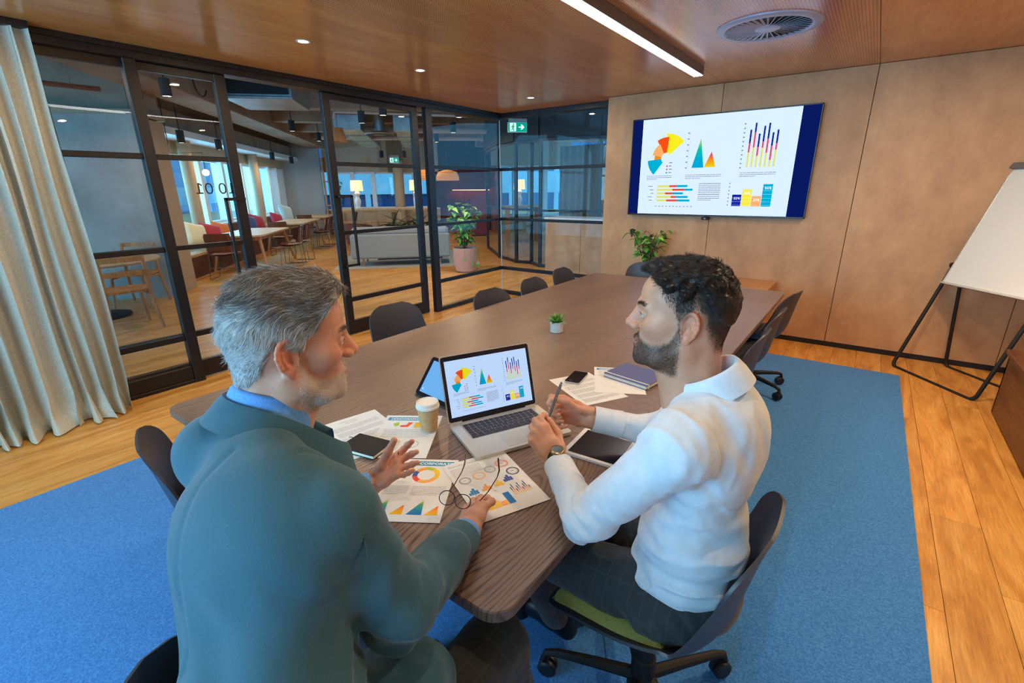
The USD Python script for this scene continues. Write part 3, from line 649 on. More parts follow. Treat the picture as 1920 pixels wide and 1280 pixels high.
# round table with wooden chairs
rt = othing('round_table', 'round pale timber table behind the glass by the curtain', 'table', (-4.25, 6.85, 0))
MB().lathe([(0, .70), (.70, .70), (.74, .715), (.74, .73), (0, .73)], n=40).build('tabletop', OAKT, rt); MB().lathe([(0, .7), (.05, .7), (.05, .06), (.3, .03), (.3, 0), (0, 0)], n=24).build('pedestal', BLACKM, rt)
def oak_chair(label, loc, rot):
    c = othing('oak_chair', label, 'chair', loc, rot, 'oak chairs round the round table')
    MB().prism(rrect(.46, .48, .12), .445, .472).build('seat', OAKF, c)
    for sy in (-1, 1):
        MB().tube([(.20, sy*.19, .45), (.235, sy*.225, 0)], [.022, .017], 10).build('front_leg', OAKF, c)
        MB().tube([(-.28, sy*.245, 0), (-.20, sy*.21, .45), (-.22, sy*.205, .84)], [.017, .023, .018], 10).build('rear_leg', OAKF, c)
        MB().tube([(-.2, sy*.21, .41), (.2, sy*.19, .41)], .016, 8).build('seat_rail', OAKF, c)
    a = np.linspace(-1, 1, 9)
    P = np.stack([np.stack([-.222-.03*(1-a**2), .215*a, np.full(9, z)], 1) for z in (.80, .86)]); m = MB().grid(P).grid((P-[.022, 0, 0])[:, ::-1]); e = np.concatenate([P[0], P[1][::-1]]); m.grid(np.stack([e, e-[.022, 0, 0]], 1), closed_u=True); m.build('top_rail', OAKF, c, smooth=40)
    P = P*[1, 1, 1]-[0, 0, .16]; m = MB().grid(P[[0, 1]]*[1, .98, 1]).grid((P-[.018, 0, 0])[:, ::-1]); e = np.concatenate([P[0], P[1][::-1]]); m.grid(np.stack([e, e-[.018, 0, 0]], 1), closed_u=True); m.build('middle_rail', OAKF, c, smooth=40)
    return c
oc1 = oak_chair('open-backed oak chair at the round table, nearest the glass', (-3.58, 6.22, 0), PI*.72)
dup(oc1, O(np.array((-4.15, 7.55, 0))), OA-PI/2, 'oak chair on the far side of the round table by the grey wall')
dup(oc1, O(np.array((-4.75, 6.2, 0))), OA+PI*.3, 'oak chair at the round table half hidden by the curtain edge')
bk2 = othing('book', 'pale closed book lying on the round table', 'book', (-4.15, 7.05, .7305), .3); bx('cover', (-.15, -.11, 0), (.15, .11, .022), OAKT, bk2, b=.002); bx('pages', (-.145, -.105, .003), (.152, .105, .019), plain('paper_block', srgb(220, 214, 200), .8), bk2)

# sofa on a pale rug, planter, pink pot
so = othing('sofa', 'light grey upholstered sofa seen from behind through the right door', 'sofa', (-.58, 10.35, .009))
FELT = noisy('light_grey_felt', srgb(140, 146, 146), srgb(160, 166, 164), scale=150, rough=.95, sheen=.2)
bx('back', (-1.02, 0, .16), (1.02, .2, .66), FELT, so, b=.03); bx('back_cushion', (-1.0, .04, .62), (1.0, .26, .80), FELT, so, b=.06)
bx('seat', (-1.02, .2, .16), (1.02, .86, .44), FELT, so, b=.04)
for x in (-1.02, .87): bx('arm', (x, .1, .16), (x+.15, .86, .6), FELT, so, b=.04)
for x in (-.8, .8):
    for y in (.08, .78): MB().cyl((x, y, .0), (x, y, .17), .016, .02, 10).build('leg', OAKF, so)
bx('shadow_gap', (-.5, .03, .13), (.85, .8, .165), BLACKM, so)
bx('lounge_rug', (-2.4, 9.95, 0), (1.2, 13.4, .012), noisy('pale_rug', srgb(168, 166, 160), srgb(190, 188, 180), scale=60, rough=.95)) if False else tag(MB().add(*(lambda v, f: (O(v), f))(*(lambda m: (np.array(m.vertices), np.array(m.faces)))(trimesh.creation.box((3.0, 2.6, .007)).apply_translation((-.45, 11.45, .0045))))).build('lounge_rug', noisy('pale_rug', srgb(168, 166, 160), srgb(190, 188, 180), scale=60, rough=.95)), 'pale grey lounge rug under the sofa', 'rug')
LEAF = plain('leaf_green', srgb(92, 164, 62), .4); LEAFD = plain('leaf_dark', srgb(40, 74, 46), .45); LEAFL = plain('leaf_light', srgb(158, 208, 86), .4); STEM = plain('stem', srgb(92, 82, 52), .7); SOIL = plain('soil', srgb(40, 30, 24), .95)
def leaf(L, W, bend=.3, fold=.15, n=7, heart=False, narrow=False):
    """leaf blade along +x from the origin"""
    t = np.linspace(0, 1, n)
    w = W/2*(np.sin(PI*t**(.62 if not heart else .45))**(.8 if heart else 1))
    w[0] = .002; w[-1] = .0005
    P = np.zeros((n, 5, 3))
    for j, u in enumerate(np.linspace(-1, 1, 5)):
        P[:, j] = np.stack([L*t*(1-.15*bend*t), w*u, -bend*L*t**2*.6+fold*np.abs(u)*w+.0*t], 1)
    B = P-[0, 0, .0012]
    m = MB().grid(P).grid(B[:, ::-1]); e = lambda Q: np.concatenate([Q[:, 0], Q[::-1, -1]]); m.grid(np.stack([e(P), e(B)], 1), closed_u=True)
    return np.vstack(m.v), np.vstack(m.f)
def place_leaf(m, lf, p, az, el, roll=0, s=1):
    v, f = lf; R = RZ(az)@RY(-el)@RX(roll); m.add(v*s@R.T+p, f)
def leafy(parent, base, h, r, n, size, mats, seed, stems=5, heart=True, droop=.3, build_each=True):
    g = random.Random(seed); base = np.array(base, float); lf = [leaf(1, .62 if heart else .5, .35, .2, heart=heart), leaf(1, .55, .6, .12, heart=heart)]
    st = MB(); tips = []
    for k in range(stems):
        a = g.random()*6.28; rr = r*g.uniform(.2, .8); p1 = base+[rr*math.cos(a)*.5, rr*math.sin(a)*.5, h*.5]; p2 = base+[rr*math.cos(a), rr*math.sin(a), h*g.uniform(.75, 1)]
        st.tube([base+[.02*math.cos(a), .02*math.sin(a), 0], p1, p2], [.008, .006, .003], 6); tips += [(base*(1-t)+p1*t if t < 1 else p1*(2-t)+p2*(t-1)) for t in np.linspace(.25, 2, 9)]
    leaves = []
    for k in range(n):
        p = tips[g.randrange(len(tips))]; a = g.random()*6.28; el = g.uniform(-droop, .7); pl = size*g.uniform(.3, .7)
        q = p+np.array([math.cos(a)*pl, math.sin(a)*pl, pl*.5])
        st.tube([p, q], [.0025, .0018], 4); m = MB(); place_leaf(m, lf[g.randrange(2)], q, a+g.uniform(-.5, .5), el-.3, g.uniform(-.5, .5), size*g.uniform(.7, 1.25)); leaves.append((m, mats[g.randrange(len(mats))]))
    st.build('stem', STEM, parent)
    for m, mt in leaves: m.build('leaf', mt, parent, smooth=60)
pp = othing('potted_plant', 'tall bright green leafy plant in a pink pot by the glass corner', 'potted plant', (.68, 9.35, 0))
PINK = plain('pink_ceramic', srgb(216, 166, 148), .5)
MB().lathe([(0, 0), (.15, 0), (.19, .03), (.225, .2), (.235, .47), (.222, .47), (.21, .43), (0, .43)], n=36).build('pot', PINK, pp, smooth=40)
MB().lathe([(0, .44), (.212, .435)], n=24).build('soil', SOIL, pp)
leafy(pp, (0, 0, .43), .82, .32, 270, .135, [LEAF, LEAF, LEAFL, LEAFD], 3, stems=10)
g_ = random.Random(5); mm = MB()
for k in range(7):
    a = g_.uniform(PI, 2*PI); pts = [(.2*math.cos(a), .2*math.sin(a), .46), (.26*math.cos(a), .26*math.sin(a), .45), (.275*math.cos(a), .275*math.sin(a), .45-g_.uniform(.1, .3))]
    mm.tube(pts, .003, 4); q = np.array(pts[-1]); place_leaf(mm, leaf(.08, .05, .3, .2, heart=True), q, a, -.9)
mm.build('trailing_stems', LEAF, pp)
# planter box behind the sofa with arching dark plants
pb = othing('planter', 'dark arching palm-like plants standing behind the grey sofa', 'plant', (-.3, 12.2, .009))
bx('planter_box', (-.75, -.18, 0), (.75, .18, .62), plain('planter_grey', srgb(126, 120, 112), .7), pb, b=.01)
g_ = random.Random(11); LEAFO = plain('leaf_olive', srgb(96, 92, 58), .55)
for k in range(46):
    x = g_.uniform(-.65, .65); a = g_.random()*6.28; L = g_.uniform(.35, .62); m = MB()
    place_leaf(m, leaf(1, .16, g_.uniform(.5, 1.2), .25), (x, 0, .6), a, g_.uniform(.5, 1.35), g_.uniform(-.6, .6), L*1.15); m.build('leaf', [LEAFD, LEAFO, LEAFD][k % 3], pb, smooth=60)

# lamps on high tables
SHADE = usdkit.material(stage, '/World/Looks/lamp_shade', {'p': ('principled_bsdf', {'base_color': srgb(238, 212, 160), 'roughness': .8, 'emission_color': (1.0, .72, .36), 'emission_strength': 1.1})}, [], surface='p.BSDF')
CERAM = plain('white_ceramic', srgb(214, 214, 214), .35)
ht = othing('high_table', 'long high timber table with lamps by the far windows', 'table', (-1.3, 14.3, 0)); bx('tabletop', (-1.1, -.35, 1.0), (1.4, .35, 1.05), OAKT, ht, b=.004)
for x in (-1.0, 1.3):
    for y in (-.28, .28): bx('leg', (x-.03, y-.03, 0), (x+.03, y+.03, 1.0), OAKF, ht)
bx('foot_rail', (-1, -.02, .25), (1.3, .02, .29), OAKF, ht)
def table_lamp(label, loc):
    l = othing('table_lamp', label, 'lamp', loc)
    MB().lathe([(0, 0), (.085, 0), (.09, .02), (.05, .05), (.075, .12), (.085, .2), (.06, .27), (.045, .31), (.07, .36), (.075, .4), (.04, .45), (.02, .47), (0, .47)], n=24).build('base', CERAM, l)
    MB().lathe([(.17, .46), (.155, .74), (.152, .74), (.167, .46)], n=32).build('shade', SHADE, l)
    s = UsdLux.SphereLight.Define(stage, prim_name(l, 'bulb')); s.CreateRadiusAttr(.03); s.CreateColorAttr(Gf.Vec3f(*WARM)); s.CreateIntensityAttr(60); s.AddTranslateOp().Set(Gf.Vec3d(0, 0, .6))
    return l
table_lamp('white ceramic table lamp with glowing shade, left one of the pair behind the right door', (-1.86, 14.2, 1.0505)); table_lamp('white ceramic table lamp with glowing shade beside the post, right one of the pair', (-.28, 14.3, 1.0505))
table_lamp('white ceramic table lamp seen through the glass booth at the right', (2.75, 14.6, 1.0505))
ht2 = othing('high_table', 'high table carrying the lamp beyond the glass booth', 'table', (2.8, 14.6, 0)); bx('tabletop', (-.5, -.35, 1.0), (.6, .35, 1.05), OAKT, ht2, b=.004)
for x in (-.42, .5): bx('leg', (x-.03, -.3, 0), (x+.03, .3, 1.0), OAKF, ht2)
def stool(label, loc, rot):
    c = othing('bar_stool', label, 'stool', loc, rot, 'oak bar stools at the high table')
    MB().prism(rrect(.38, .4, .05), .70, .735).build('seat', OAKF, c)
    for sx in (-1, 1):
        for sy in (-1, 1): MB().tube([(sx*.16, sy*.17, .70), (sx*.2, sy*.2, 0)], [.018, .015], 8).build('leg', OAKF, c)
    for sy in (-1, 1): MB().tube([(-.18, sy*.18, .7), (-.2, sy*.18, 1.02)], .013, 6).build('back_post', OAKF, c)
    MB().box((-.21, -.19, .97), (-.19, .19, 1.03), .004).build('back_rail', OAKF, c); MB().tube([(.18, -.185, .25), (.18, .185, .25)], .01, 6).build('foot_rest', OAKF, c)
    return c
s0 = stool('oak bar stool at the high table, leftmost behind the right door', (-2.1, 13.65, 0), PI/2)
for i, x in enumerate((-1.5, -.85, -.2)): dup(s0, O(np.array((x, 13.65, 0))), OA+PI/2, 'oak bar stool at the high table, %s from the left' % ('second', 'third', 'fourth')[i])
# tub chair and side table
tc = othing('tub_chair', 'low brown tub chair beyond the sofa', 'armchair', (-1.7, 12.5, .009))
a = np.linspace(-.2, PI+.2, 20); P = np.stack([np.stack([.34*np.cos(a)*k, .3*np.sin(a)*k*-1, np.full(20, z)+.08*np.sin(a)*(z > .5)], 1) for z, k in ((.3, .9), (.68, 1.05))]); m = MB().grid(P).grid((P*[.86, .86, 1])[:, ::-1]); m.build('backrest', LEATHER, tc, smooth=50)
MB().prism(rrect(.56, .5, .12), .28, .42).build('seat', LEATHER, tc)
for sx in (-.2, .2):
    for sy in (-.2, .2): MB().cyl((sx, sy, .28), (sx*1.2, sy*1.2, 0), .014, n=8).build('leg', OAKF, tc)
# rattan pendants, orange shade
RATT = noisy('rattan', srgb(178, 104, 44), srgb(214, 146, 74), scale=120, rough=.6, emission_color=(1.0, .45, .12), emission_strength=.25)
def rattan(label, loc, r=.34):
    c = othing('rattan_pendant', label, 'pendant lamp', loc)
    MB().lathe([(r*.98, -.12), (r, -.10), (r*.97, .0), (r*.78, .12), (r*.3, .17), (.03, .18), (.03, .165), (r*.3, .155), (r*.76, .108), (r*.94, -.0), (r*.96, -.1), (r*.98, -.12)], n=36).build('shade', RATT, c)
    for z, k in ((-.06, .995), (-.0, .975), (.06, .9), (.11, .81)): MB().tube([(r*k*math.cos(q)*1.01, r*k*math.sin(q)*1.01, z) for q in np.linspace(0, 2*PI, 33)], .006, 5, cap=False).build('cane_band', RATT, c)
    m = trimesh.creation.icosphere(2, .045); m.apply_translation((0, 0, .0)); MB().mesh(m).build('bulb', emit('bulb_glow', (1, .62, .25), 14) if 'bulb_glow' not in MATS else MATS['bulb_glow'], c, smooth=True)
    MB().cyl((0, 0, .18), (0, 0, 3.36-loc[2]), .004, n=6).build('cord', BLACKM, c)
rattan('woven rattan dome pendant in front of the red kitchen', (.66, 15, 1.9)); rattan('woven rattan pendant half hidden by the door post', (-.02, 15.6, 1.93), .3)
os1 = othing('cone_pendant', 'tan cone lampshade hanging above the right sliding door', 'pendant lamp', (-1.68, 10.9, 2.62))
MB().lathe([(.16, -.14), (.10, .12), (.095, .12), (.155, -.14)], n=28).build('shade', plain('tan_shade', srgb(206, 128, 68), .7), os1); MB().cyl((0, 0, .1), (0, 0, .74), .004, n=6).build('cord', BLACKM, os1)
# red kitchen
rk = ostruct('wall_kitchen'); REDP = plain('maroon_paint', srgb(120, 34, 44), .6)
bx('kitchen_back', (.28, 19.3, 0), (2.72, 19.4, 3.36), REDP, rk); bx('kitchen_side', (.28, 18.6, 0), (.36, 19.3, 3.36), plain('mauve_panel', srgb(150, 110, 128), .6), rk); bx('kitchen_side', (2.4, 17.2, 0), (2.48, 19.3, 2.3), REDP, rk); bx('kitchen_header', (.36, 18.7, 2.25), (2.7, 18.8, 3.36), BLACKM, rk)
kc = othing('kitchen_counter', 'dark kitchen counter in the red alcove', 'counter', (1.5, 18.98, 0)); bx('cabinet', (-.95, -.15, 0), (.88, .3, .88), REDP, kc); bx('worktop', (-.97, -.17, .88), (.89, .31, .92), BLACKM, kc, b=.004)
ks = othing('kitchen_shelf', 'lit red wall cabinet above the kitchen counter', 'cabinet', (1.5, 19.12, 1.5)); bx('cabinet_box', (-.5, -.16, 0), (.9, .17, .75), REDP, ks, b=.004); bx('led_strip', (-.5, -.1, -.02), (.9, -.06, 0), emit('warm_led', (1, .22, .1), 10), ks)
for i in range(7):
    b_ = othing('bottle', 'small dark bottle on the kitchen counter', 'bottle', (.75+i*.17, 18.95, .9205), group='bottles on the kitchen counter'); MB().lathe([(0, 0), (.035, 0), (.035, .17), (.012, .22), (.012, .28), (0, .28)], n=12).build('glass_body', plain('dark_bottle', srgb(40, 30, 30), .2), b_)
ra = othing('arched_panel', 'dull red arched panel standing right of the kitchen', 'panel', (1.75, 16.6, 0)); MB().prism(shapely.union_all([shapely.box(-.3, 0, .3, 1.05), shapely.Point(0, 1.05).buffer(.3)]), -.03, .03, M=lambda v: v[:, [0, 2, 1]]).build('panel', plain('dull_red', srgb(128, 44, 52), .7), ra)
bx('panel_foot', (-.25, -.12, 0), (.25, .12, .03), BLACKM, ra)
# glass booths on the right with dark fascia
bo = ostruct('wall_booths')
PO = [(1.58, 13.0), (1.62, 11.1), (1.86, 10.25), (2.14, 10.0), (2.22, 9.55), (3.2, 8.9), (5.5, 7.7)]
for i, (p, q) in enumerate(zip(PO, PO[1:])):
    p, q = np.array(p), np.array(q); d = q-p; L = np.linalg.norm(d); ang = math.atan2(d[1], d[0]); R = RZ(ang)
    def bb(n, x0, x1, y0, y1, z0, z1, m):
        c = np.array([p[0], p[1], 0]); v, f = rounded_box(x1-x0, y1-y0, z1-z0, .002); v = v+[(x0+x1)/2, (y0+y1)/2, (z0+z1)/2]; MB().add(v@R.T+c, f).build(n, m, bo, smooth=False)
    bb('booth_post', -.03, .03, -.03, .03, 0, 2.45, BLACK); bb('booth_pane', .03, L-.03, -.005, .005, .06, 2.4, GL)
    bb('booth_rail', .03, L-.03, -.025, .025, 0, .06, BLACK); bb('booth_rail', .03, L-.03, -.025, .025, 2.4, 2.45, BLACK); bb('booth_rail', .03, L-.03, -.02, .02, 1.1, 1.14, BLACK)
    bb('booth_fascia', 0, L, -.06, .06, 2.45, 3.36, BLACKM)
CURT = noisy('olive_drape', srgb(112, 88, 52), srgb(134, 106, 64), scale=30, rough=.9, stretch=(1, 1, .1))
dr = tag(thing('drape', None, None), 'olive brown full-height drape in the glazed room behind the far glass', 'curtain')
u = np.linspace(0, 1, 240); P = np.stack([np.stack([-5.9+4.2*u, 9.9-.6*u+.045*np.sin(u*150+.5*np.sin(u*40)), np.full(240, z)], 1) for z in (0.015, 2.42)]); MB().grid(P).grid((P+[0, .006, 0])[:, ::-1]).build('drape_fabric', CURT, dr, smooth=True)
cb = thing('cabinet_bank', 'low plywood cabinet with pale top right behind the far glass', 'cabinet', (-4.72, 7.45, 0))
for k in range(3): bx('door_panel', (k*.72+.002, 0, .04), (k*.72+.716, .02, 1.0), PLY, cb, b=.002)
bx('carcass', (0, .02, 0), (2.2, .5, 1.0), PLY, cb); bx('top', (-.02, -.02, 1.0), (2.22, .52, 1.05), CERAM, cb, b=.004)
for i, (x, y, z) in enumerate(((-4.3, 9.0, 1.72), (-4.0, 8.9, 1.85))):
    c = thing('globe_pendant', 'small glowing globe pendant in front of the olive drape, %s' % ('left one', 'right one')[i], 'pendant lamp', (x, y, z)); m = trimesh.creation.icosphere(2, .035); MB().mesh(m).build('globe', MATS['bulb_glow'], c, smooth=True); MB().cyl((0, 0, .03), (0, 0, 3.36-z), .003, n=6).build('cord', BLACKM, c)
gp = othing('globe_pendant', 'glowing globe pendant by the near round column and windows', 'pendant lamp', (-3.75, 9.55, 1.86)); m = trimesh.creation.icosphere(2, .055); MB().mesh(m).build('globe', MATS['bulb_glow'], gp, smooth=True); MB().tube([(0, 0, .05), (0, 0, .32), (-.5, 0, .32), (-.5, 0, 1.5)], .006, 6).build('arm', BLACKM, gp)
# plant wall behind timber posts
tp = othing('timber_screen', 'timber post screen at the end of the grey office wall', 'screen', (-3.5, 18.5, 0))
for x in (0, .16): bx('post', (x-.03, -.04, 0), (x+.03, .04, 2.6), OAKF, tp)
bx('shelf', (-.03, -.1, 1.0), (.5, .1, 1.04), OAKF, tp); bx('shelf', (-.03, -.1, 1.8), (.5, .1, 1.84), OAKF, tp)
hp = othing('hanging_plant', 'dark trailing plant on the timber screen shelf', 'plant', (-3.1, 18.4, 1.05)); leafy(hp, (0, 0, .0), .8, .3, 46, .16, [LEAFD, LEAF], 21, stems=5, droop=1.0)
MB().lathe([(0, 0), (.09, 0), (.12, .16), (.11, .16), (0, .14)], n=20).build('pot', BLACKM, hp)
# signs
def exit_sign(label, loc, w, h):
    e = othing('exit_sign', label, 'sign', loc)
    GREEN = MATS.get('exit_green') or emit('exit_green', srgb(0, 150, 130), 1.3); WG = MATS.get('exit_white') or emit('exit_white', srgb(215, 250, 245), 1.4)
    bx('case', (-w/2, 0, 0), (w/2, .03, h), FRAMEW, e, b=.003); bx('green_face', (-w/2+.006, -.004, .012), (w/2-.006, 0, h-.006), GREEN, e)
    F = lambda v: np.stack([v[:, 0], -.005-v[:, 2], v[:, 1]], 1)
    bx('white_field', (-w*.40, -.0055, h*.12), (-w*.07, -.0045, h*.92), WG, e)
    X0 = -w*.235; s = h*.1
    man = [shapely.Point(X0+.5*s, h*.80).buffer(.75*s), shapely.LineString([(X0+.3*s, h*.66), (X0-.2*s, h*.45)]).buffer(.75*s), shapely.LineString([(X0-.2*s, h*.45), (X0+1.0*s, h*.33), (X0+.7*s, h*.18)]).buffer(.42*s), shapely.LineString([(X0-.2*s, h*.45), (X0-.5*s, h*.3), (X0-1.6*s, h*.24)]).buffer(.42*s), shapely.LineString([(X0+.2*s, h*.65), (X0+1.4*s, h*.52), (X0+1.8*s, h*.58)]).buffer(.33*s), shapely.LineString([(X0+.2*s, h*.65), (X0-1.1*s, h*.62), (X0-1.4*s, h*.5)]).buffer(.33*s)]
    MB().prism(shapely.union_all(man), .002, .004, M=F).build('running_man', GREEN, e)
    X1 = w*.21; A = Polygon([(X1-.15*w, h*.46), (X1-.0*w, h*.46), (X1-.05*w, h*.26), (X1+.02*w, h*.26), (X1+.15*w, h*.52), (X1+.02*w, h*.78), (X1-.05*w, h*.78), (X1, h*.58), (X1-.15*w, h*.58)])
    MB().prism(A, .002, .004, M=F).build('arrow', WG, e)
    bx('hanger', (-w*.45, .005, h), (w*.5, .025, h+.06), plain('hanger_plate', srgb(150, 130, 125), .5), e); MB().cyl((0, .015, h+.05), (0, .015, 3.36-loc[2]), .006, n=6).build('rod', BLACKM, e)
exit_sign('green running-man exit sign with right arrow hanging beyond the glass corner', (1.665, 9.0, 2.49), .345, .165); exit_sign('small far green exit sign seen above the right door bar', (-.79, 14.0, 2.22), .25, .14)

# ceiling services
fc = othing('fan_coil', 'silver ceiling fan coil unit with wide black grille', 'air unit', (-2.55, 9.0, 3.0)); bx('casing', (-.5, .05, 0), (.5, 1.4, .30), STEEL, fc, b=.004); bx('grille', (-.46, 0, .03), (.46, .06, .25), BLACKM, fc); bx('drip_tray', (-.52, .0, -.05), (.52, 1.2, -.01), STEEL, fc, b=.003)
for x in (-.4, .4): MB().cyl((x, .7, .3), (x, .7, .37), .01, n=6).build('hanger', STEEL, fc)
for i, (s, t0, t1, z, w_, h_, lab) in enumerate(((-1.55, 11.35, 16.2, 2.78, .5, .25, 'long silver rectangular air duct left of centre in the office ceiling'), (-.42, 11.4, 16.2, 2.76, .32, .3, 'silver air duct above the lamps'), (1.9, 11, 17, 2.85, .4, .2, 'silver air duct towards the glass booths'))):
    d = othing('air_duct', lab, 'duct', (s, t0, z)); 
    for k, t in enumerate(np.arange(0, t1-t0-.1, 1.4)): bx('duct_length', (-w_/2, t+.01, 0), (w_/2, min(t+1.39, t1-t0), h_), STEEL, d, b=.004); bx('flange', (-w_/2-.02, t-.008, -.02), (w_/2+.02, t+.012, h_+.02), STEEL, d)
    for t in np.arange(.6, t1-t0-.1, 1.9): MB().cyl((0, t, h_), (0, t, 3.36-z), .008, n=6).build('hanger', STEEL, d)
PIPE = plain('pipe_paint', srgb(196, 168, 150), .5)
for i, (a_, b_, r, lab) in enumerate((((-1.55, 9.9, 2.9), (4.2, 10.7, 2.9), .022, 'thin pale sprinkler pipe running across above the right door'), ((-1.6, 12.3, 2.86), (4.8, 12.6, 2.86), .06, 'thicker pale pipe across the office ceiling'), ((-2.6, 14.0, 2.84), (5, 14.2, 2.84), .05, 'farther pale pipe across the office ceiling'), ((-5.6, 6.4, 2.82), (-4.2, 7.9, 2.86), .03, 'red pipe under the ceiling beside the grey wall'))):
    q = othing('ceiling_pipe', lab, 'pipe', (0, 0, 0)); m = PIPE if i < 3 else plain('red_pipe', srgb(128, 52, 40), .5)
    a_, b_ = np.array(a_), np.array(b_); MB().tube([a_, b_], r, 10).build('pipe_run', m, q)
    if i == 0: MB().tube([a_+[0, 0, 0], a_+[-.02, 0, -.12]], r, 8).build('elbow', m, q)
    for k in (.15, .5, .85): c = a_*(1-k)+b_*k; MB().cyl(c, (c[0], c[1], 3.36), .006, n=6).build('hanger', STEEL, q)
pd = othing('round_diffuser', 'round silver air diffuser hanging high in the office ceiling', 'air vent', (-.95, 12.0, 2.74)); MB().lathe([(0, 0), (.1, -.02), (.31, -.02), (.33, .01), (.12, .06), (.12, .62), (0, .62)], n=32).build('cone', STEEL, pd); MB().lathe([(.13, -.024), (.3, -.024)], n=32).build('slot_ring', BLACKM, pd)
cbm = MB(); th = np.linspace(0, PI*1.5, 20); cbm.tube([(.0, -.1+.22*math.cos(q+1.2), .18*math.sin(q+1.2)) for q in th], .012, 6)
cl = othing('cable_loop', 'black cable loop hanging from the concrete beam', 'cable', (-3.3, 8.9, 3.12)); cbm.build('cable', BLACKM, cl); MB().cyl((0, -.1, .17), (0, -.1, .24), .012, n=6).build('tie', BLACKM, cl)
CY = [(-2.57, 11.0, 'left of the sliding door post'), (-1.05, 9.6, 'above the right sliding door'), (.65, 11.0, 'beside the exit sign, nearest'), (.35, 13.2, 'second in the row by the exit sign'), (.15, 15.0, 'third in the row by the exit sign'), (-2.5, 13.2, 'second along the bench tables'), (-4.1, 9.7, 'at the near end of the window bench'), (-4.1, 11.3, 'above the window bench, second'), (-4.1, 14.9, 'above the window bench, third'), (-4.1, 16.9, 'above the window bench, fourth'), (-4.15, 5.4, 'bright one above the round table'), (-1.3, 16.5, 'before the far windows, left'), (-.6, 16.5, 'before the far windows, right'), (-3.1, 7.2, 'over the way in from the meeting room'), (-.6, 8.6, 'over the sofa front'), (.62, 8.7, 'added over the pink pot to brighten its plant')]  # last entry is an added spot that brightens the plant below
for s, t, lab in CY:
    low = 2.35 if s == -4.1 else (2.5 if t > 16 else 2.68); zt = 2.92 if s < -3.4 and t > 8 else 3.36
    c = othing('cylinder_spot', 'black cylinder ceiling spotlight '+lab, 'spotlight', (s, t, low))
    MB().lathe([(.05, .01), (.055, 0), (.06, .004), (.06, .2), (0, .2)], n=24).build('can', BLACKM, c); MB().lathe([(0, .006), (.05, .006)], n=20).build('lens', SPOTM, c); MB().cyl((0, 0, .2), (0, 0, zt-low), .008, n=6).build('stem', BLACKM, c)
    spot('beam', (0, 0, -.01), WARM, 1300 if 'pink' in lab else 420, 75, .5, .05, c)
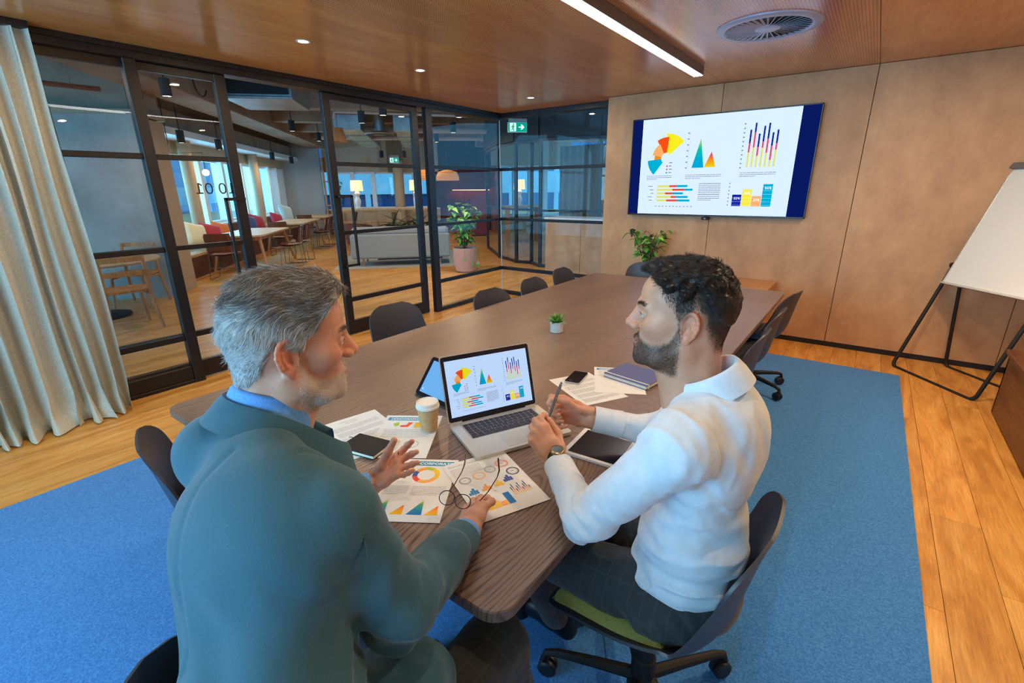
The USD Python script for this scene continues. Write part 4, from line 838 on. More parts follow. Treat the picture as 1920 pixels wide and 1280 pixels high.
# ================================================================== solid modelling by distance fields (people, cloth)
class SDF:
    """distance field on a grid; soft unions of tapered bones and ellipsoids, meshed by surface nets"""
    def __init__(s, lo, hi, h):
        s.lo = np.array(lo, float); s.h = h; s.n = np.ceil((np.array(hi)-s.lo)/h).astype(int)+1
        s.d = np.full(tuple(s.n), .06, np.float32); s.ax = [s.lo[i]+h*np.arange(s.n[i]) for i in range(3)]
    def sl(s, lo, hi):
        a = np.clip(np.floor((np.array(lo)-s.lo)/s.h).astype(int), 0, s.n); b = np.clip(np.ceil((np.array(hi)-s.lo)/s.h).astype(int)+1, 0, s.n)
        sl = tuple(slice(i, j) for i, j in zip(a, b)); 
        if any(i >= j for i, j in zip(a, b)): return sl, None
        X, Y, Z = np.meshgrid(*[s.ax[i][sl[i]] for i in range(3)], indexing='ij')
        return sl, np.stack([X, Y, Z], -1)
    def mix(s, sl, e, k, op='u'):
        d = s.d[sl]
        if op == 'u':
            if k > 0: h = np.clip(.5+.5*(d-e)/k, 0, 1); s.d[sl] = d*(1-h)+e*h-k*h*(1-h)
            else: s.d[sl] = np.minimum(d, e)
        else:
            e = -e
            if k > 0: h = np.clip(.5-.5*(d-e)/k, 0, 1); s.d[sl] = d*(1-h)+e*h+k*h*(1-h)
            else: s.d[sl] = np.maximum(d, e)
    def bone(s, a, b, ra, rb=None, k=.02, op='u', flat=None):
        """tapered capsule; flat=(axis vector, factor) squashes across that axis"""
        rb = ra if rb is None else rb; a, b = np.array(a, float), np.array(b, float); m = max(ra, rb)*1.3+.05
        sl, P = s.sl(np.minimum(a, b)-m, np.maximum(a, b)+m)
        if P is None: return s
        ab = b-a; t = np.clip(((P-a)@ab)/(ab@ab+1e-12), 0, 1); q = P-(a+t[..., None]*ab)
        if flat is not None:
            n = np.array(flat[0], float); n /= np.linalg.norm(n); q = q+(q@n)[..., None]*n*(1/flat[1]-1)
        s.mix(sl, np.linalg.norm(q, axis=-1)-(ra+(rb-ra)*t), k, op); return s
    def ell(s, c, r, R=None, k=.02, op='u'):
        c, r = np.array(c, float), np.array(r, float); m = r.max()+.05
        sl, P = s.sl(c-m, c+m)
        if P is None: return s
        q = P-c
        if R is not None: q = q@np.asarray(R)
        k0 = np.linalg.norm(q/r, axis=-1); k1 = np.linalg.norm(q/(r*r), axis=-1)
        s.mix(sl, k0*(k0-1)/np.maximum(k1, 1e-9), k, op); return s
    def box(s, c, half, R=None, r=.01, k=.01, op='u'):
        c, half = np.array(c, float), np.array(half, float); m = np.linalg.norm(half)+.05
        sl, P = s.sl(c-m, c+m)
        if P is None: return s
        q = P-c
        if R is not None: q = q@np.asarray(R)
        q = np.abs(q)-(half-r); s.mix(sl, np.linalg.norm(np.maximum(q, 0), axis=-1)+np.minimum(q.max(-1), 0)-r, k, op); return s
    def chain(s, pts, radii, k=.02, **kw):
        for i in range(len(pts)-1): s.bone(pts[i], pts[i+1], radii[i], radii[i+1], k, **kw)
        return s
    def grid(s):
        X, Y, Z = np.meshgrid(*s.ax, indexing='ij'); return np.stack([X, Y, Z], -1)
    def near(s, w=.03):
        i = np.nonzero(np.abs(s.d) < w); return i, np.stack([s.ax[0][i[0]], s.ax[1][i[1]], s.ax[2][i[2]]], -1)
    def push(s, fn, w=.03):
        """offset the surface: fn(points) in metres outward"""
        i, P = s.near(w); s.d[i] -= fn(P).astype(np.float32); return s
    def cut(s, p, n, k=.0):
        """keep the side where (x-p).n < 0"""
        n = np.array(n, float); n /= np.linalg.norm(n); G = s.grid(); e = (G-np.array(p))@n
        s.d = np.maximum(s.d, e.astype(np.float32)); return s
    def mesh(s, relax=3):
        d = s.d
        for a in range(3):        # close the solid at the edge of the grid
            for e in (0, -1):
                q = [slice(None)]*3; q[a] = e; d[tuple(q)] = np.maximum(d[tuple(q)], s.h*.5)
        sg = d < 0; nx, ny, nz = d.shape
        c = [d[i:nx-1+i, j:ny-1+j, k:nz-1+k] for i in (0, 1) for j in (0, 1) for k in (0, 1)]
        sc = [x < 0 for x in c]; mixed = np.logical_or.reduce(sc) & ~np.logical_and.reduce(sc)
        idx = np.full(mixed.shape, -1, np.int64); cells = np.argwhere(mixed); idx[mixed] = np.arange(len(cells))
        off = np.array([(i, j, k) for i in (0, 1) for j in (0, 1) for k in (0, 1)]); V = np.zeros((len(cells), 3)); W = np.zeros(len(cells)); cv = np.stack([x[mixed] for x in c], 1).astype(float)
        for a in range(8):
            for b in range(a+1, 8):
                if np.abs(off[a]-off[b]).sum() != 1: continue
                x, y = cv[:, a], cv[:, b]; cr = (x < 0) != (y < 0); t = np.where(cr, x/np.where(cr, x-y, 1), 0)
                V += np.where(cr[:, None], off[a]+(off[b]-off[a])*t[:, None], 0); W += cr
        V = V/W[:, None]+cells; F = []
        for ax in range(3):
            o1, o2 = [(1, 2), (2, 0), (0, 1)][ax]
            A = sg[tuple(slice(0, -1) if i == ax else slice(1, -1) for i in range(3))]; B = sg[tuple(slice(1, None) if i == ax else slice(1, -1) for i in range(3))]
            for flip in (False, True):
                e = np.argwhere((A & ~B) if not flip else (~A & B))
                base = e.copy(); base[:, o1] += 1; base[:, o2] += 1
                def at(d1, d2): q = base.copy(); q[:, o1] -= d1; q[:, o2] -= d2; return idx[tuple(q.T)]
                q = np.stack([at(1, 1), at(0, 1), at(0, 0), at(1, 0)], 1); F.append(q if not flip else q[:, ::-1])
        F = np.vstack(F); F = F[(F >= 0).all(1)]; v = s.lo+V*s.h; f = tri(F)
        m = trimesh.Trimesh(v, f, process=False)
        if relax: trimesh.smoothing.filter_taubin(m, lamb=.5, nu=.52, iterations=relax)
        return m
def fbm(P, scale, seed=0, oct=3): return meshkit.fbm(np.asarray(P)*scale, oct, seed)-.5
def solid(m):
    """a trimesh as a Manifold, for joins"""
    return manifold3d.Manifold(manifold3d.Mesh(np.asarray(m.vertices, np.float32), np.asarray(m.faces, np.uint32)))
def unite(ms):
    try:
        S = [solid(m) for m in ms]
        if any(x.is_empty() or x.status() != manifold3d.Error.NoError for x in S): raise ValueError
        r = S[0]
        for x in S[1:]: r = r+x
        mm = r.to_mesh(); return trimesh.Trimesh(mm.vert_properties[:, :3], mm.tri_verts, process=False)
    except Exception as e:
        print('join fell back', e, [m.is_watertight for m in ms]); return trimesh.util.concatenate(ms)
# ================================================================== heads and hands
def sstep(x, a, b): t = np.clip((x-a)/(b-a), 0, 1); return t*t*(3-2*t)
def head_sdf(older=False, h=.0021, hair=False):
    """x forward, y left, z up, origin midway between the ears"""
    s = SDF((-.135, -.108, -.215), (.15, .108, .165), h)
    s.ell((-.004, 0, .046), (.096, .0765, .087)); s.ell((-.034, 0, .02), (.062, .069, .074), k=.03)
    s.ell((.045, 0, .06), (.052, .06, .05), k=.03)                       # forehead
    s.ell((.036, 0, -.012), (.06, .059, .072), k=.03)                    # face block
    for sg in (1, -1):
        s.chain([(-.002, sg*.056, -.035), (.012, sg*.054, -.062), (.055, sg*.034, -.088), (.082, sg*.010, -.096)], [.018, .018, .017, .016], k=.022)
        s.ell((.060, sg*.043, -.006), (.024, .021, .02), k=.035)          # cheek bone
        s.bone((.0965, sg*.008, .034), (.083, sg*.043, .034), .0105, .009, k=.014)
    s.ell((.056, 0, -.058), (.043, .040, .046), k=.02)
    s.ell((.090, 0, -.098), (.0155, .022, .016), k=.015)                  # chin
    for sg in (1, -1):
        s.ell((.1, sg*.033, .014), (.02, .0215, .0135), k=.014, op='s')   # eye socket
    s.bone((.0985, 0, .026), (.1215, 0, -.011), .0075, .0095, k=.011)     # nose
    s.bone((.100, 0, .012), (.1085, 0, -.0185), .0095, .0098, k=.012)
    s.ell((.1225, 0, -.0155), (.0105, .0105, .0095), k=.006)
    for sg in (1, -1):
        s.ell((.1095, sg*.0135, -.0195), (.0115, .0075, .0085), k=.005)
        s.ell((.1165, sg*.0062, -.0275), (.0048, .003, .0032), k=.003, op='s')
        # lids round the eyeball
        s.ell((.0835, sg*.0325, .0155), (.0142, .0165, .0122), k=.005)
        s.ell((.0955, sg*.0335, .0142), (.0105, .0138, .0046), k=.003, op='s')
        s.chain([(.092, sg*.022, .0185), (.0962, sg*.032, .0208), (.090, sg*.0445, .0175)], [.0022, .0026, .002], k=.003)
    s.ell((.062, 0, -.068), (.041, .036, .036), k=.02)
    s.chain([(.0915, .024, -.0575), (.0995, .012, -.0525), (.1030, .004, -.0505), (.1022, 0, -.0512), (.1030, -.004, -.0505), (.0995, -.012, -.0525), (.0915, -.024, -.0575)], [.003, .0044, .0048, .0048, .0048, .0044, .003], k=.006)
    s.chain([(.0915, .021, -.0595), (.0992, .01, -.0633), (.1015, 0, -.0638), (.0992, -.01, -.0633), (.0915, -.021, -.0595)], [.003, .005, .0055, .005, .003], k=.006)
    s.chain([(.096, .025, -.0588), (.1065, .009, -.0576), (.1085, 0, -.0580), (.1065, -.009, -.0576), (.096, -.025, -.0588)], [.0010, .0014, .0015, .0014, .0010], k=.0025, op='s')
    if older:
        for sg in (1, -1): s.chain([(.105, sg*.021, -.024), (.099, sg*.030, -.045), (.09, sg*.032, -.06)], [.0008, .001, .0008], k=.006, op='s')
    for sg in (1, -1):                                                   # ears
        R = RZ(-sg*.40)@RY(-.16); c = np.array([-.012, sg*.079, .004]); A = lambda p: c+R@np.array([p[0], sg*p[1], p[2]])
        s.ell(c+[0, sg*.0, 0], (.0185, .0055, .0325), R, k=.006)
        s.ell(A((.004, .006, -.003)), (.0085, .0062, .013), R, k=.004, op='s'); s.ell(A((-.002, .0065, .012)), (.0085, .0035, .010), R, k=.004, op='s')
        th = np.linspace(-.3, 1.18, 14)*PI; s.chain([A((.0005+.0185*math.cos(q)*(1 if math.sin(q) > 0 else .9), .0037, .002+.032*math.sin(q))) for q in th], [.0039]*14, k=.003)
        s.chain([A((-.006, .003, .014)), A((-.0075, .004, 0)), A((-.002, .003, -.014))], [.0026, .0028, .0026], k=.003)
        s.ell(A((.003, .001, -.029)), (.0095, .0048, .0095), R, k=.005); s.ell(A((.0125, .001, -.004)), (.0045, .0045, .007), R, k=.004)
    s.bone((-.03, 0, -.04), (-.045, 0, -.2), .056, .06, k=.03); s.bone((.02, 0, -.09), (-.02, 0, -.2), .042, .05, k=.03)
    for sg in (1, -1): s.bone((-.01, sg*.05, -.05), (.0, sg*.03, -.2), .016, .018, k=.03)
    return s
def hairline(P, recess=0.0, low=0.0):
    """how far a point lies inside the hair, >0 inside (metres)"""
    x, y, z = P[..., 0], P[..., 1], P[..., 2]
    az = np.degrees(np.arctan2(np.abs(y), x))
    zl = np.interp(az, [0, 18, 34, 48, 60, 72, 82, 92, 104, 116, 130, 150, 180], [.098, .100+recess, .098+recess, .075+recess*.6, .050, .034, -.012, .006, .042, .012, -.030, -.062, -.075])+low
    return z-zl
def head_points(P, o, R, sc): return ((np.asarray(P)-o)@R)/sc
def smooth_noise(P, sc, seed): return meshkit.fbm(P*sc, 3, seed)
def strands(parent, name, mesh, n, length, flow, mat, seed, w=.0009, curl=.0, jitter=.35, keep=None, thin=None, lift=.25, steps=5):
    """short hair strands rooted on a mesh; flow(points) gives the lie of the hair"""
    rng_ = np.random.default_rng(seed); sub = mesh
    if keep is not None:
        kf = keep(np.asarray(mesh.triangles_center)); sub = trimesh.Trimesh(mesh.vertices, np.asarray(mesh.faces)[kf], process=False)
    pts, fi = trimesh.sample.sample_surface(sub, n, seed=seed); nr = sub.face_normals[fi]
    if thin is not None: k = thin(pts); pts, nr = pts[k], nr[k]
    L = length(pts)*rng_.uniform(.6, 1.2, len(pts)); d = flow(pts); d = d-nr*(d*nr).sum(1, keepdims=True); d /= np.linalg.norm(d, axis=1, keepdims=True)+1e-9
    d = d+jitter*rng_.normal(size=d.shape)*.5+nr*lift; d /= np.linalg.norm(d, axis=1, keepdims=True)
    side = np.cross(d, nr); ph = smooth_noise(pts, 40, seed)*12
    C = []
    for t in np.linspace(0, 1, steps):
        C.append(pts-nr*np.minimum(.001, L*.06)[:, None]+d*(L*t)[:, None]-nr*(L*t*t*lift*(.75 if steps > 3 else .3))[:, None]+side*(np.sin(ph+t*5)*curl*t*L)[:, None]+nr*(np.cos(ph+t*5)*curl*.5*t*L)[:, None])
    C = np.stack(C, 1)
    cv = UsdGeom.BasisCurves.Define(stage, prim_name(parent, name)); cv.CreateTypeAttr('linear')
    cv.CreateCurveVertexCountsAttr(Vt.IntArray.FromNumpy(np.full(len(C), steps, np.int32))); cv.CreatePointsAttr(Vt.Vec3fArray.FromNumpy(C.reshape(-1, 3).astype(np.float32)))
    wd = np.tile(np.linspace(1, .35, steps)*w, len(C)).astype(np.float32); cv.CreateWidthsAttr(Vt.FloatArray.FromNumpy(wd)); cv.SetWidthsInterpolation('vertex')
    UsdShade.MaterialBindingAPI.Apply(cv.GetPrim()).Bind(mat)
    tag(cv, kind='stuff'); return cv
def hand_sdf(J, lo, hi, h=.0016, r=.0085):
    """J: wrist, palm corners and finger joints in world metres"""
    s = SDF(lo, hi, h)
    W, K = J['wrist'], J['knuckles']; pn = J['pn']            # pn: normal of the palm (back of the hand)
    fw = J.get('fore', W+(W-np.mean(K, 0))*.8); s.bone(fw, W, .029, .026, k=.015, flat=(pn, .78))
    base = [W+(K[i]-np.mean(K, 0))*.55 for i in range(4)]
    for i in range(4): s.bone(base[i], K[i], .0145, .0112, k=.014)
    for i in range(3): s.bone((base[i]*.5+K[i]*.5), (base[i+1]*.5+K[i+1]*.5), .0125, k=.012)
    for i, f in enumerate(J['fingers']):
        rr = r*[1.0, 1.03, .97, .84][i]; pts = [K[i]]+list(f); s.chain(pts, [rr*1.2, rr*1.02, rr*.93, rr*.78][:len(pts)], k=.0035)
        for p in pts[1:-1]: s.ell(p, (rr*1.07,)*3, k=.003)
    T = J['thumb']; s.chain([base[0]]+list(T), [.0165, .0125, .0105, .0088][:len(T)+1], k=.008)
    return s
SKINCOL = dict(a=np.array(srgb(208, 154, 128)), b=np.array(srgb(206, 158, 132)))
SKIN = usdkit.material(stage, '/World/Looks/skin', {'a': ('attribute', {'attribute': 'tint'}), 'g': ('geometry', {}), 'n': ('noise_texture', {'scale': 420, 'detail': 2}), 'b': ('bump', {'strength': .12, 'distance': .0006}),
    'n2': ('noise_texture', {'scale': 60, 'detail': 3}), 'mr': ('map_range', {'to_min': .86, 'to_max': 1.12}), 'hs': ('hsv', {}),
    'p': ('principled_bsdf', {'roughness': .46, 'specular_ior_level': .42, 'subsurface_weight': .18, 'subsurface_scale': .006, 'subsurface_radius': (1, .35, .2)})},
    [('g.position', 'n.vector'), ('n.fac', 'b.height'), ('b.normal', 'p.normal'), ('g.position', 'n2.vector'), ('n2.fac', 'mr.value'), ('mr.result', 'hs.value'), ('a.color', 'hs.color'), ('hs.color', 'p.base_color')], surface='p.BSDF')
EYEW = plain('eye_white', srgb(222, 216, 210), .15); IRIS = plain('iris', srgb(62, 70, 74), .1); PUPIL = plain('pupil', srgb(8, 8, 8), .05)
# ================================================================== the two men
def P3(px, py, d): return EYE+ray(px, py)*d       # joints measured in the picture, at their distance
def Jn(*l): return [P3(*p) for p in l]
def loft(parent, name, rings, mat, th=.002, closed=True, tint=False, smooth=60, **k):
    """cloth band through rings of points (n rings, m points, 3), with thickness inwards"""
    P = np.array(rings, float)
    N = np.cross(np.gradient(P, axis=1), np.gradient(P, axis=0)); N /= np.linalg.norm(N, axis=2, keepdims=True)+1e-9
    B = P-N*th; m = MB().grid(P, closed_v=closed).grid(B[::-1], closed_v=closed)
    for r in (0, -1):
        a, b = (P[r], B[r]) if r == 0 else (B[r], P[r]); m.grid(np.stack([b, a]), closed_v=closed)
    return m.build(name, mat, parent, smooth=smooth, **k)
def ring_at(c, ax, u, ru, rv, n=36, a0=0, a1=2*PI, closed=True):
    """ellipse round c with normal ax; u: direction of the first radius"""
    ax = np.array(ax, float); ax /= np.linalg.norm(ax); u = np.array(u, float); u -= ax*(u@ax); u /= np.linalg.norm(u); v = np.cross(ax, u)
    q = np.linspace(a0, a1, n, endpoint=not closed); return np.array(c)+ru*np.cos(q)[:, None]*u+rv*np.sin(q)[:, None]*v
def frame(yaw_dir, pitch=0, roll=0):
    f = np.array([yaw_dir[0], yaw_dir[1], 0.]); f /= np.linalg.norm(f); l = np.array([-f[1], f[0], 0]); M = np.stack([f, l, [0, 0, 1.]], 1)
    return M@RY(-pitch)@RX(roll)
def rel(m, base): m = m.copy() if hasattr(m, 'copy') else m; m.vertices = np.asarray(m.vertices)-base; return m
def put_mesh(parent, name, m, mat, base, tint=None, smooth=True, **k):
    b = MB().add(np.array(m.vertices)-base, m.faces, tint); return b.build(name, mat, parent, smooth=smooth, tint=tint is not None, **k)
def ridge(P, A, sc, seed): return 1-2*np.abs(meshkit.fbm((np.asarray(P)@A)*sc, 2, seed)-.5)*2
def eyes(person, o, R, sc, base, look=(1, 0, -.1)):
    for sg in (1, -1):
        c = o+sc*(R@np.array([.0845, sg*.0325, .0148])); d = R@np.array(look, float); d /= np.linalg.norm(d)
        e = trimesh.creation.icosphere(3, .0120*sc); ep = MB().add(np.array(e.vertices)+c-base, e.faces).build('eye', EYEW, person, smooth=True)
        x = np.cross(d, [0, 0, 1]); x /= np.linalg.norm(x); y = np.cross(x, d); fr = np.stack([x, y, d], 1)
        MB().lathe([(0, .0117), (.003, .0116), (.0056, .0107), (.0058, .0098)], n=20, rot=fr, c=c-base).build('iris', IRIS, ep, smooth=True)
        MB().lathe([(0, .0122), (.0024, .0119), (.0026, .0112)], n=14, rot=fr, c=c-base).build('pupil', PUPIL, ep, smooth=True)
HAIRD = plain('dark_hair', srgb(26, 20, 20), .38, spec=.5); HAIRDS = plain('dark_hair_strands', srgb(34, 26, 24), .33, spec=.55)
HAIRG = noisy('grey_hair', srgb(120, 118, 116), srgb(176, 174, 172), scale=60, rough=.45, detail=4)
HAIRGL = plain('silver_hair_strands', srgb(206, 206, 206), .36); HAIRGD = plain('pewter_hair_strands', srgb(112, 102, 96), .36)
BEARDD = plain('dark_beard', srgb(36, 26, 24), .5); BEARDG = plain('grey_beard', srgb(222, 220, 216), .5)
def lashes(person, o, R, sc, base):
    for sg in (1, -1):
        p = [(.0925, .0205, .0175), (.0975, .027, .0195), (.0982, .0335, .0197), (.0945, .041, .0182), (.0885, .0465, .0155)]
        MB().tube([o+sc*(R@np.array([a, sg*b, c]))-base for a, b, c in p], [.0006, .0011, .0012, .0011, .0006], 6).build('eyelash', HAIRD, person)
def skin_tint(V, o, R, sc, base_col, beard=None, beard_col=None, brow_col=None, seed=1):
    q = head_points(V, o, R, sc); c = np.tile(base_col, (len(V), 1)); x, y, z = q.T; ay = np.abs(y)
    inh = (np.linalg.norm(q-[0, 0, 0], axis=1) < .2)
    def blend(mask, col): 
        nonlocal c; mk = (mask*inh)[:, None]; c = c*(1-mk)+np.asarray(col)*mk
    red = base_col*np.array([1.04, .72, .66])
    blend(.5*np.exp(-(((x-.12)/.018)**2+(y/.016)**2+((z+.015)/.016)**2)), red)
    blend(.4*np.exp(-(((x-.08)/.03)**2+((ay-.048)/.022)**2+((z+.012)/.024)**2)), red)
    blend(.65*sstep(ay, .072, .082)*sstep(z, -.05, -.02)*(1-sstep(x, .02, .04)), base_col*np.array([1.06, .66, .58]))
    if beard is not None: blend(beard(q), beard_col)
    lip = np.exp(-((z+.0575)/.0085)**4)*np.exp(-(ay/.023)**4)*sstep(x, .092, .0965)
    blend(.75*lip, srgb(158, 92, 86))
    if brow_col is not None:
        zb = .036+.006*np.sin(np.clip((ay-.012)/.04, 0, 1)*PI*.8)
        blend(.85*np.exp(-((z-zb)/.0052)**4)*sstep(ay, .008, .014)*(1-sstep(ay, .044, .054))*sstep(x, .05, .07), brow_col)
    return np.clip(c, 0, 1)
def scalp(o, R, sc, thick, h, seed, recess=0., low=0., disp=None, w=.012, fade=None):
    """hair volume grown over the skull as one mesh in world metres"""
    s = SDF((-.165, -.125, -.12), (.155, .125, .195), h)
    s.ell((-.004, 0, .046), (.096, .0765, .087)); s.ell((-.034, 0, .02), (.062, .069, .074), k=.03); s.ell((.045, 0, .06), (.052, .06, .05), k=.03)
    s.bone((-.03, 0, -.04), (-.045, 0, -.2), .056, .06, k=.03)
    i, P = s.near(.055); hl = hairline(P, recess, low)-(fade(P) if fade is not None else 0); mk = sstep(hl, -.004, w)
    off = -.006+(thick(P)+.006)*mk
    if disp is not None: off = off+disp(P)*mk
    s.d[i] = s.d[i]-off.astype(np.float32)
    # bite away the part below the neck
    G = s.grid(); s.d = np.maximum(s.d, (-.085-G[..., 2]).astype(np.float32))
    m = s.mesh(2)
    # keep what lies in the hair only
    comp = m.split(only_watertight=False)
    m = max(comp, key=lambda q: len(q.faces)) if len(comp) > 1 else m
    m.vertices = o+sc*(np.asarray(m.vertices)@R.T); return m
def weave(name, c1, c2, sc, rough=.8, chk=None, sheen=.2, bump=.25):
    return noisy(name, c1, c2, scale=sc, rough=rough, sheen=sheen, bump=bump, bdist=.0012, detail=2, lo=.3, hi=.7)
SHIRT = noisy('white_shirt', srgb(204, 212, 224), srgb(214, 222, 232), scale=30, rough=.7, sheen=.25, bump=.1, bscale=900, bdist=.0005, subsurface_weight=0.0)
SUIT = noisy('teal_cast_suit', srgb(40, 86, 104), srgb(50, 98, 116), scale=700, rough=.85, sheen=.25, bump=.3, bdist=.001, detail=2)  # grey cloth; the teal light on its back is put into the colour
BLUESHIRT = noisy('blue_shirt', srgb(86, 150, 226), srgb(104, 166, 236), scale=200, rough=.75, sheen=.2)
def plaid(name):
    n = {'g': ('geometry', {}), 'sx': ('separate_xyz', {}), 'a': ('math', {'math_type': 'multiply', 'value2': 190.}), 'sa': ('math', {'math_type': 'sine'}), 'ga': ('math', {'math_type': 'greater_than', 'value2': .93}), 'b': ('math', {'math_type': 'multiply', 'value2': 190.}), 'sb': ('math', {'math_type': 'sine'}), 'gb': ('math', {'math_type': 'greater_than', 'value2': .93}),
         'mx': ('math', {'math_type': 'maximum'}), 'mc': ('mix', {'color1': srgb(44, 48, 52), 'color2': srgb(52, 57, 61)}), 'n': ('noise_texture', {'scale': 400}), 'bm': ('bump', {'strength': .25, 'distance': .001}), 'p': ('principled_bsdf', {'roughness': .85, 'sheen_weight': .2})}
    L = [('g.position', 'sx.vector'), ('sx.x', 'a.value1'), ('a.value', 'sa.value1'), ('sa.value', 'ga.value1'), ('sx.y', 'b.value1'), ('b.value', 'sb.value1'), ('sb.value', 'gb.value1'), ('ga.value', 'mx.value1'), ('gb.value', 'mx.value2'), ('mx.value', 'mc.fac'), ('mc.color', 'p.base_color'), ('g.position', 'n.vector'), ('n.fac', 'bm.height'), ('bm.normal', 'p.normal')]
    return usdkit.material(stage, '/World/Looks/'+name, n, L, surface='p.BSDF')
TROUS = plaid('check_trousers')
LEATHB = plain('black_leather', srgb(20, 19, 21), .3)
def shoe(parent, heel, toe, base, name='shoe'):
    heel, toe = np.array(heel, float), np.array(toe, float); d = toe-heel; d /= np.linalg.norm(d); lo = np.minimum(heel, toe)-.09; hi = np.maximum(heel, toe)+[.09, .09, .14]
    s = SDF(lo, hi, .005); L = np.linalg.norm(toe-heel); up = np.array([0, 0, 1.]); q = np.cross(up, d)
    A = lambda x, z, y=0: heel+d*x*L+up*z+q*y
    s.chain([A(.08, .035), A(.35, .036), A(.7, .034), A(.95, .026)], [.034, .036, .043, .026], k=.02); s.bone(A(.12, .06), A(.14, .10), .036, .037, k=.02); s.bone(A(.2, .06), A(.6, .045), .034, .036, k=.03)
    s.cut(A(0, .004), (0, 0, -1)); m = s.mesh(2); put_mesh(parent, name, m, LEATHB, base)

# ---------------------------------------------------------------- man in the white shirt
B2 = np.array([-.25, 1.10, 0.])
man2 = thing('person', 'bearded dark-haired man in a white shirt seated at the table corner, holding a pen', 'person', B2)
O2 = np.array(P3(1283, 601, 1.105)); F2 = frame((-.964, -.285), .02, 0.0); S2 = 1.0
C2 = dict(pel=(-.235, 1.09, .545), belly=(-.235, 1.095, .70), chest=(-.225, 1.11, .93), neck=(-.228, 1.11, 1.10), shL=(-.25, .925, 1.025), elL=(-.425, .865, .80), wrL=P3(1043, 862, 1.335), shR=(-.255, 1.30, 1.03), elR=(-.43, 1.37, .81), wrR=P3(1110, 784, 1.53),
          hipL=(-.27, 1.0, .535), kneeL=(-.69, .975, .55), hipR=(-.27, 1.19, .535), kneeR=(-.69, 1.25, .55), ankL=(-.66, 1.14, .13), ankR=(-.60, 1.30, .12))
C2 = {k: np.array(v, float) for k, v in C2.items()}
def shirt2():
    c = C2; s = SDF((-.62, .72, .44), (.02, 1.52, 1.20), .0052)
    s.ell(c['chest']+[.0, 0, .01], (.118, .165, .175), RY(-.05)); s.ell(c['chest']+[.025, 0, .07], (.095, .155, .12), k=.05); s.ell(c['belly']+[.005, 0, .0], (.128, .162, .17), k=.06); s.ell(c['pel']+[-.012, 0, .035], (.125, .168, .095), k=.05)
    for S, E, W in (('shL', 'elL', 'wrL'), ('shR', 'elR', 'wrR')):
        s.ell(c[S]+[.005, 0, 0], (.068, .068, .07), k=.05); s.bone(c[S], c[E], .064, .054, k=.035); w = c[W]+(c[E]-c[W])/np.linalg.norm(c[E]-c[W])*.085; s.bone(c[E], w, .053, .040, k=.02)
        s.bone(c['neck']+[0, 0, -.03], c[S]+[0, 0, .02], .052, .05, k=.05)
    s.ell(c['neck']+[0, 0, -.02], (.066, .07, .05), k=.04)
    def folds(P):
        x, y, z = P.T
        f = .0045*(fbm(P, 9, 3))
        wz = sstep(z, .98, .62); f += .018*wz*(ridge(P, np.array([[1, 0, 0], [0, 1, 0], [.6, .5, 2.4]]), 6.5, 11)-.55)
        eL = np.exp(-((P-c['elL'])**2).sum(1)/.085**2)+np.exp(-((P-c['elR'])**2).sum(1)/.085**2)
        ax = (c['elL']-c['shL'])/np.linalg.norm(c['elL']-c['shL']); M = np.eye(3)+np.outer(ax, ax)*2.2
        f += .013*eL*(ridge(P, M, 9, 5)-.5)
        arm = np.exp(-((P-(c['shL']+[.04, .02, -.11]))**2).sum(1)/.13**2); f += .011*arm*(ridge(P, np.array([[2.6, 0, .8], [0, 1, 0], [.8, 0, 1.2]]), 7, 8)-.5)
        up = sstep(z, .9, 1.02); f += .008*up*(ridge(P, np.array([[1, .8, 0], [.8, 2.2, 0], [0, 0, 1]]), 8, 21)-.5)
        return f
    s.push(folds); m = s.mesh(2); return m
put_mesh(man2, 'shirt', shirt2(), SHIRT, B2)
def collar(person, c, lean, u, r0, r1, hgt, base, mat, name, gap=.5, drop=.03, flare=.012, sc=1.0):
    """stand-and-fall shirt collar: rises round the neck, folds and falls outside; open by gap radians at the front (direction u)"""
    a0, a1 = gap/2, 2*PI-gap/2; ax = np.array(lean, float); ax /= np.linalg.norm(ax); n = 44; rings = []
    for k, (dr, dz) in enumerate(((-.002, -.01), (0, hgt*.5), (.002, hgt), (.006, hgt+.002), (.009, hgt-.004), (flare, hgt*.45), (flare+.006, hgt-drop-.012))):
        q = np.linspace(a0, a1, n); front = np.exp(-(np.minimum(q-a0, a1-q)/.45)**2)
        rg = ring_at(np.array(c)+ax*dz, ax, u, (r0+dr), (r1+dr), n, a0, a1, closed=False)
        rg = rg-ax*(front*(.010 if k < 3 else .014 if k < 5 else .026))[:, None]
        rings.append(rg)
    loft(person, name, [r-base for r in rings], mat, .0022, closed=False)
nk2 = O2*.42+(C2['neck']+[0, 0, .01])*.58
collar(man2, C2['neck']+[-.004, 0, .010], (O2+np.array([0, 0, -.05])-C2['neck'])*[.75, 1, 1], (-1, -.12, 0), .068, .064, .043, B2, SHIRT, 'shirt_collar', gap=.45, drop=.045, flare=.016)
NAVY = plain('navy_tie', srgb(24, 40, 84), .55)
def cuff(person, W, E, r0, r1, L, base, mat, name, off=0.0, n=32):
    d = (E-W)/np.linalg.norm(E-W); c = W+d*off; u = np.cross(d, [0, 0, 1]); q = np.linspace(0, 2*PI, n, endpoint=False)
    rings = [ring_at(c+d*t*L, d, u, r, r*.9, n) for t, r in ((.0, r0-.003), (.0, r0), (.1, r0+.001), (.6, r0+.0015), (1.0, r1), (1.06, r1-.004))]
    return loft(person, name, [r-base for r in rings], mat, .002)
cuff(man2, C2['wrL'], C2['elL'], .041, .046, .085, B2, SHIRT, 'shirt_cuff', .018); cuff(man2, C2['wrR'], C2['elR'], .044, .048, .09, B2, SHIRT, 'shirt_cuff', .004)
